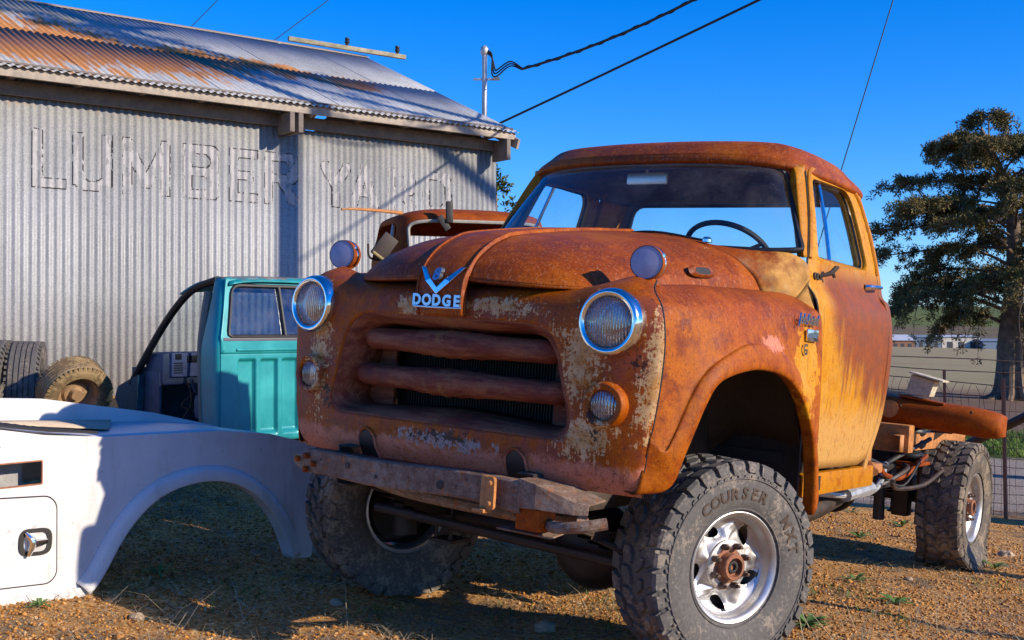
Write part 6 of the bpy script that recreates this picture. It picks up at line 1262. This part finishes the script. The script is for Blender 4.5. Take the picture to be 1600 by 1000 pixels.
for k in range(54):
    z0 = 1.9 + 5.6 * ((k + tr_.random()) / 54) ** 0.9; a = k * 2.399 + tr_.uniform(-.3, .3); zt_ = z0 + tr_.uniform(-0.2, 0.9); L = crown_r(min(8.1, zt_)) * tr_.choice((0.62, 0.85, 1.0, 1.14))
    x0 = np.interp(z0, [0, 3, 5, 6.6, 8], [0, 0.05, 0.1, -0.3, -0.9]); dx, dy = math.cos(a), math.sin(a)
    P = [(x0, 0, z0), (x0 + dx * L * 0.35, dy * L * 0.35, z0 + (zt_ - z0) * 0.6 + 0.15), (x0 + dx * L * 0.7, dy * L * 0.7, zt_ + 0.1), (x0 + dx * L, dy * L, zt_ - (0.55 if z0 < 4 else 0.05))]
    limb(br_, P, 0.085 * (1 - z0 / 11), 0.012, 6, 4); PD = dense(P, 10)
    for q in range(15):
        t = 0.28 + 0.72 * ((q + tr_.random()) / 15) ** 0.9; pc = PD[int(t * (len(PD) - 1))]; sg = 1 if q % 2 else -1; ln_ = tr_.uniform(0.45, 1.15) * (1.2 - 0.5 * t)
        dv_ = np.array([dx * 0.55 - sg * dy * tr_.uniform(0.4, 1.0), dy * 0.55 + sg * dx * tr_.uniform(0.4, 1.0), tr_.uniform(-0.15, 0.30) if z0 > 4.5 else tr_.uniform(-0.45, 0.18)])
        e1 = pc + dv_ * ln_ * 0.55 + [0, 0, 0.05]; e2 = pc + dv_ * ln_ + [0, 0, -0.10 - 0.25 * tr_.random()]; SB = dense([pc, e1, e2], 4)
        br_.tube(SB[::2], np.linspace(0.014, 0.004, 5), 4)
        for w_ in range(2, 9): cen.append(SB[w_] + np.array([tr_.gauss(0, .05), tr_.gauss(0, .05), tr_.gauss(0.02, .05)])); rad.append(tr_.uniform(0.09, 0.19) * (1.15 - 0.05 * w_))
    if z0 < 4.2:                                                     # hanging dead twigs under the lower limbs
        for q in range(7):
            pc = PD[int(tr_.uniform(0.25, 1) * (len(PD) - 1))]; l_ = tr_.uniform(0.5, 1.5); e_ = pc + np.array([tr_.gauss(0, .3), tr_.gauss(0, .3), -l_]); br_.tube(dense([pc, (pc + e_) / 2 + [tr_.gauss(0, .12), 0, 0.1], e_], 3), np.linspace(0.014, 0.005, 7), 4)
            if q < 4: cen.append(pc * 0.4 + e_ * 0.6); rad.append(0.20); cen.append(e_); rad.append(0.16)
br_.build('branches', BARK, tree)
V, F = leaf_cloud(cen, rad, 44, 0.030, trg, 0.75, 0.15, 3.0); cr2 = big_mesh('crown', V, F, LEAFC, tree); cr2['kind'] = 'stuff'
# tree outside the frame whose limbs shade the shed roof
t2 = empty('roadside_tree', (9.8, 11.4, float(gz(9.8, 11.4)))); tag(t2, 'tall thin limbed tree at the right, outside the frame', 'tree'); tb_ = MB(); limb(tb_, [(0, 0, -0.3), (0.1, 0, 4), (-0.2, -0.3, 7.4), (0, -0.2, 10.5)], 0.22, 0.06, 10); tb_.build('trunk', BARK, t2)
lb = MB(); cen = []; rad = []
for P, r_ in (([(-0.2, -0.3, 7.2), (-0.9, -2.0, 9.3), (-3.2, -2.2, 10.0), (-5.6, -2.1, 10.7), (-7.0, -2.1, 11.2)], 0.13), ([(-0.2, -0.4, 6.9), (-1.0, -2.4, 8.9), (-2.8, -2.7, 9.5), (-4.7, -2.9, 10.0)], 0.10), ([(-2.2, -2.2, 9.7), (-3.4, -2.9, 10.1), (-5.2, -3.2, 10.6)], 0.06)):
    limb(lb, P, r_, 0.03, 8); D = dense(P, 8)
    for q in range(26): cen.append(D[tr_.randrange(len(D) // 3, len(D))] + np.array([tr_.gauss(0, .22), tr_.gauss(0, .22), tr_.gauss(0, .12)])); rad.append(tr_.uniform(.10, .24))
lb.build('branches', BARK, t2); V, F = leaf_cloud(cen, rad, 30, 0.06, trg, 0.7); o = big_mesh('crown', V, F, LEAFC, t2); o['kind'] = 'stuff'
# small tree behind the shed corner
c = W(772, 515, 18.0); t3 = empty('corner_tree', (c[0], c[1], 0.0)); tag(t3, 'sliver of a green tree peeping out past the right edge of the shed', 'tree'); tb_ = MB(); limb(tb_, [(0, 0, -0.2), (0, 0, 1.8), (0.02, 0, 3.4)], 0.09, 0.03, 8); tb_.build('trunk', BARK, t3)
cen = [(tr_.gauss(-0.05, .11), tr_.gauss(0, .2), 1.6 + tr_.random() * 2.15) for _ in range(60)]; V, F = leaf_cloud(cen, [0.13] * 60, 60, 0.035, trg, 1.0); o = big_mesh('crown', V, F, leaf_mat('green_foliage', [(0.35, (0.03, 0.05, 0.012)), (0.7, (0.11, 0.14, 0.03))], 3), t3); o['kind'] = 'stuff'
# ------------------------------------------------------------------ wire fence
FA = np.array([2.2, 10.35]); FB = np.array([7.2, 9.15]); FL = np.linalg.norm(FB - FA); FDv = (FB - FA) / FL
fence = empty('wire_fence', (FA[0], FA[1], 0), (0, 0, math.atan2(FDv[1], FDv[0]))); tag(fence, 'rusty wire mesh fence with thin posts and two barbed strands, behind the chassis', 'fence')
WIRE = simple('rusty_wire', (0.10, 0.065, 0.05), 0.7, 0.2, 0.4, 30); POSTM = simple('rusty_post', (0.20, 0.09, 0.05), 0.8, 0, 0.4, 20)
def fz(s): p = FA + FDv * s; return float(gz(p[0], p[1]))
HM = 1.12; svals = np.arange(0, FL, 0.062)
def bow_(s, z): return 0.02 * math.sin(s * 3.1 + z * 4) + 0.012 * math.sin(s * 7)
st_m = None
for s in svals:
    if st_m is None:
        mb = MB(); mb.tube([(0.0, 0.0, 0.02), (0.010, 0.01, 0.35), (-0.006, -0.008, 0.75), (0.016, 0.0, HM - 0.08), (-0.012, 0.01, HM)], 0.0022, 4); o = mb.build('stay_wire', WIRE, fence); st_m = o
    else: o = st_m.copy(); COL.objects.link(o)
    o.location = (s, bow_(s, 0), fz(s)); o.scale = (random.choice((-1, 1)) * random.uniform(0.7, 1.5), 1, random.uniform(0.985, 1.015))
for k, z_ in enumerate([0.06, 0.13, 0.20, 0.27, 0.35, 0.43, 0.51, 0.60, 0.69, 0.79, 0.90, 1.01, HM]):
    MB().tube([(s, bow_(s, z_) + 0.001, fz(s) + z_ + 0.008 * math.sin(s * 2.2 + k)) for s in np.arange(0, FL, 0.12)], 0.0026 if z_ < HM else 0.004, 4).build('line_wire', WIRE, fence)
for k, (z_, sg) in enumerate(((1.24, 0.03), (1.33, 0.035))):
    mb = MB(); P = [(s, 0.02, fz(s) + z_ - sg * math.sin(s * 1.25 + 0.6 * k) ** 2) for s in np.arange(0, FL, 0.05)]; mb.tube(P, 0.0042, 5)
    mb.build('barbed_strand', WIRE, fence)
for s, h_, r_ in ((0.15, 1.35, 0.016), (1.55, 1.22, 0.014), (2.02, 1.18, 0.018), (2.36, 1.28, 0.010), (3.9, 1.35, 0.012)):
    MB().tube([(s, -0.015, fz(s) - 0.2), (s - 0.02, -0.015, fz(s) + h_)], r_, 6).build('fence_post', POSTM, fence)
# leaning dark pipe between wheel and fence
p0, p1 = W(1500, 700, 8.9), W(1625, 640, 8.4); pp = MB().tube([p0 + (p0 - p1) * 0.4, p1 + (p1 - p0) * 0.5], 0.034, 10).build('leaning_pipe', GREASE); tag(pp, 'dark iron pipe leaning across the fence at the right edge', 'pipe')
# ------------------------------------------------------------------ far buildings
def shed_far(x0, x1, y0, d, wall, roofc, label, rise=0.25, depth=12.0):
    A = W(x0, y0, d); Bp = W(x1, y0, d); zb = float(gz(A[0], A[1])) - 0.5; zt_ = A[2]; o = empty('far_shed', (A[0], A[1], zb)); tag(o, label, 'building'); L = Bp[0] - A[0]; H = zt_ - zb
    MB().box((L / 2, depth / 2, H / 2), (L, depth, H)).build('wall', wall, o, smooth=False)
    r = MB(); r.prism([(-0.3, H), (depth + 0.3, H), (depth / 2, H + depth * rise)], -0.2, L + 0.2, 0, Matrix(((0, 0, 1, 0), (1, 0, 0, 0), (0, 1, 0, 0), (0, 0, 0, 1)))); r.build('roof', roofc, o, smooth=False)
    for k in range(3): MB().box((L * (0.2 + 0.3 * k), -0.03, H * 0.32), (L * 0.14, 0.06, H * 0.6)).build('door', simple('dark_opening', (0.05, 0.055, 0.065), 0.8), o)
    return o
BLUW = simple('blue_grey_cladding', (0.13, 0.19, 0.26), 0.7, 0, 0.1, 1); CRMW = simple('cream_cladding', (0.58, 0.53, 0.44), 0.8, 0, 0.1, 1); BRK = simple('red_brown_wall', (0.26, 0.13, 0.08), 0.9, 0, 0.2, 1); LROOF = simple('pale_roof', (0.52, 0.54, 0.56), 0.6, 0, 0.1, 1); DROOF = simple('slate_roof', (0.20, 0.24, 0.28), 0.7, 0, 0.1, 1)
shed_far(1392, 1429, 532, 290, BRK, LROOF, 'low far red brown building with a pale roof, left of the blue one', 0.12)
shed_far(1431, 1471, 527, 300, BLUW, DROOF, 'far blue grey warehouse across the field', 0.05)
shed_far(1472, 1532, 526.5, 300, CRMW, LROOF, 'far cream warehouse right of the blue one', 0.04)
shed_far(1536, 1700, 533, 295, BLUW, DROOF, 'far dark low building partly behind the tree trunk', 0.05)
# ------------------------------------------------------------------ loose ground cover
def in_view(x, y, m=0.03): return (np.abs(x / y) < 0.4376 + m)
prg = np.random.default_rng(3); N = 80000; Y = 3.3 + 6.2 * prg.random(N) ** 1.2; X = (prg.random(N) * 2 - 1) * 0.46 * Y
dens = np.array([mnoise.noise(Vector((a * 0.9, b * 0.9, 0.2))) for a, b in zip(X, Y)]); keep = prg.random(N) < np.clip(0.80 + dens * 1.5, 0.10, 1); X, Y = X[keep], Y[keep]; n = len(X)
s = 0.003 + 0.0085 * prg.random(n) ** 2.2; big = prg.random(n) < 0.02; s[big] *= 2.0
ico = np.array([(1, 0, 0), (-1, 0, 0), (0, 1, 0), (0, -1, 0), (0, 0, 1), (0, 0, -1)], float); icf = np.array([(0, 2, 4), (2, 1, 4), (1, 3, 4), (3, 0, 4), (2, 0, 5), (1, 2, 5), (3, 1, 5), (0, 3, 5)])
Z = gz2(X, Y); q = ico[None] * s[:, None, None] * (0.65 + 0.7 * prg.random((n, 6, 1))) * np.array([1, 1, 0.7]); aa = prg.random(n) * 6.28; ca, sa = np.cos(aa)[:, None], np.sin(aa)[:, None]
q = np.stack([q[..., 0] * ca - q[..., 1] * sa, q[..., 0] * sa + q[..., 1] * ca, q[..., 2]], -1) + np.stack([X, Y, Z + s * 0.35], -1)[:, None]
def pebble_mat():
    m = NM('orange_gravel'); P = m.co('World'); v = m.vor(55, P, out='Color'); sp_ = m.N.new('ShaderNodeSeparateColor'); m.link(v, sp_.inputs[0]); c = m.ramp(sp_.outputs[0], [(0.0, (0.15, 0.058, 0.017)), (0.4, (0.40, 0.175, 0.042)), (0.8, (0.57, 0.285, 0.075)), (0.97, (0.60, 0.40, 0.20)), (1.0, (0.45, 0.38, 0.32))]); return m.done(c, 0.9, 0, 0.15)
o = big_mesh('gravel', q.reshape(-1, 3), (icf[None] + (np.arange(n) * 6)[:, None, None]).reshape(-1, 3), pebble_mat()); tag(o, 'loose orange brown gravel spread over the yard', 'gravel', kind='stuff')
# straw and dry grass
def blades(n, X, Y, L, w_, up, rg_):
    Z = gz2(X, Y); a = rg_.random(n) * 6.28; l = L * (0.4 + 0.9 * rg_.random(n)); u = up * rg_.random(n) ** 1.5; d = np.stack([np.cos(a), np.sin(a), u], -1); d /= np.linalg.norm(d, axis=1)[:, None]; sd_ = np.stack([-np.sin(a), np.cos(a), 0 * a], -1) * w_ * (0.6 + 0.8 * rg_.random(n))[:, None]
    p = np.stack([X, Y, Z + 0.012], -1); m1 = p + d * (l * 0.5)[:, None] + np.stack([0 * a, 0 * a, 0.10 * l], -1) + sd_ * rg_.normal(size=(n, 1)) * 4; e = p + d * l[:, None] + np.stack([0 * a, 0 * a, -0.10 * l * u], -1) + sd_ * rg_.normal(size=(n, 1)) * 8
    V = np.stack([p - sd_, p + sd_, m1 - sd_ * .8, m1 + sd_ * .8, e - sd_ * .2, e + sd_ * .2], 1); F = np.array([(0, 1, 3, 2), (2, 3, 5, 4)]); return V.reshape(-1, 3), (F[None] + (np.arange(n) * 6)[:, None, None]).reshape(-1, 4)
def clustered(nc, per, spread, rg_, y0=3.4, y1=9.5):
    cy = y0 + (y1 - y0) * rg_.random(nc) ** 1.2; cx = (rg_.random(nc) * 2 - 1) * 0.45 * cy; X = np.repeat(cx, per) + rg_.normal(size=nc * per) * spread; Y = np.repeat(cy, per) + rg_.normal(size=nc * per) * spread; return X, Y
X, Y = clustered(330, 34, 0.16, prg); V, F = blades(len(X), X, Y, 0.11, 0.0011, 0.35, prg); o = big_mesh('straw', V, F, leaf_mat('dry_straw', [(0.3, (0.22, 0.16, 0.09)), (0.7, (0.55, 0.44, 0.28))], 6)); tag(o, 'dry straw scattered over the yard', 'straw', kind='stuff')
wx = np.array([t2w((1.15, 1.55, GZ)), t2w((1.0, 1.9, GZ)), t2w((1.3, 2.2, GZ)), t2w((-0.9, -0.2, GZ)), t2w((0.2, 1.2, GZ))]); X = np.concatenate([prg.normal(w_[0], 0.22, 70) for w_ in wx]); Y = np.concatenate([prg.normal(w_[1], 0.22, 70) for w_ in wx]); V, F = blades(len(X), X, Y, 0.24, 0.0016, 0.9, prg); o = big_mesh('dry_grass', V, F, leaf_mat('dry_grass_blades', [(0.3, (0.25, 0.19, 0.10)), (0.7, (0.60, 0.50, 0.32))], 6)); tag(o, 'tufts of long dry grass around the truck', 'dry grass', kind='stuff')
X, Y = clustered(26, 60, 0.10, prg, 4.2, 9.5); V, F = blades(len(X), X, Y, 0.055, 0.0022, 2.2, prg); o = big_mesh('short_grass', V, F, leaf_mat('green_grass_blades', [(0.3, (0.05, 0.085, 0.015)), (0.7, (0.17, 0.20, 0.04))], 6)); tag(o, 'sparse short green grass sprouting in the yard', 'grass', kind='stuff')
n = 9000; Y = 15.6 + 4.5 * prg.random(n); X = Y * (0.28 + 0.22 * prg.random(n)); V, F = blades(n, X, Y, 0.16, 0.006, 2.0, prg); o = big_mesh('verge_grass', V, F, leaf_mat('verge_grass_blades', [(0.3, (0.06, 0.12, 0.012)), (0.7, (0.20, 0.27, 0.05))], 2)); tag(o, 'green grass verge beyond the gravel road', 'grass', kind='stuff')
# green weeds and stones one can tell apart
WEED = leaf_mat('weed_leaves', [(0.3, (0.05, 0.13, 0.03)), (0.7, (0.16, 0.27, 0.07))], 12)
def gpx(u, v):
    d = 5.0
    for _ in range(40):
        p = W(u, v, d); e = (EYE - float(gz(p[0], p[1]))); d = e / ((v - 514.87) / 1828.3)
    p = W(u, v, d); return np.array([p[0], p[1], float(gz2(p[0], p[1]))])
for k, (u, v, sz, lb) in enumerate(((1336, 905, 0.085, 'green weed between the two front shadows on the right'), (1397, 940, 0.10, 'broad green weed by the right foreground shadow'), (1553, 890, 0.085, 'green weed right of the flat rear tyre'), (1342, 842, 0.09, 'upright green weed in the shade behind the front wheel'), (1408, 822, 0.11, 'dark green weed in front of the rear axle'), (1330, 800, 0.07, 'small green weed under the cab sill'), (1262, 985, 0.12, 'bright green tuft beside the big front tyre'), (700, 845, 0.08, 'dark weed in the shade behind the left front tyre'), (250, 900, 0.10, 'grey green weed inside the white wheel arch'), (62, 950, 0.06, 'yellow green sprig at the bottom edge of the white bed'))):
    p = gpx(u, v); wr = random.Random(k + 40); b = MB(); nl = 11 if k != 6 else 26
    for q in range(nl):
        a = q * 2.4 + wr.uniform(-.3, .3); L = sz * wr.uniform(0.7, 1.25); up = wr.uniform(0.3, 1.3); w_ = L * wr.uniform(0.10, 0.17); d = np.array([math.cos(a), math.sin(a), 0]); sd_ = np.array([-math.sin(a), math.cos(a), 0])
        mids = [(0, 0, 0.25), (0.35, 0.30 * up, 1.0), (0.72, 0.42 * up, 0.8), (1.0, 0.30 * up, 0.05)]
        G = np.array([[d * L * t + np.array([0, 0, L * h_]) + sd_ * w_ * f_ * s_ + np.array([0, 0, 0.12 * w_ * abs(s_)]) for s_ in (-1, 0, 1)] for t, h_, f_ in mids]); b.grid(net2(G, 2, 1))
    o = b.build('weed', WEED, loc=tuple(p)); tag(o, lb, 'weed', 'green weeds in the yard')
STONE = simple('tan_stone', (0.38, 0.28, 0.18), 0.9, 0, 0.3, 20, 0.4)
for k, (u, v, sz, lb) in enumerate(((525, 938, 0.030, 'tan stone in front of the left front tyre'), (850, 985, 0.045, 'dark earthy clod at the bottom edge left of the big tyre'), (1570, 868, 0.05, 'tan rock right of the rear tyre'), (215, 960, 0.03, 'orange stone on the ground below the white bed'), (1420, 905, 0.022, 'pinkish pebble on the gravel between the weeds'))):
    p = gpx(u, v); bm = bmesh.new(); bmesh.ops.create_icosphere(bm, subdivisions=3, radius=sz)
    for v_ in bm.verts: d = mnoise.noise(v_.co * 30 + Vector((k, 0, 0))) * 0.35 + mnoise.noise(v_.co * 80) * 0.12; v_.co *= 1 + d; v_.co.z *= 0.62
    me = bpy.data.meshes.new('stone'); bm.to_mesh(me); bm.free(); me.materials.append(STONE); o = bpy.data.objects.new('stone', me); COL.objects.link(o); o.location = (p[0], p[1], p[2] + sz * 0.25); tag(o, lb, 'stone', 'stones in the yard')
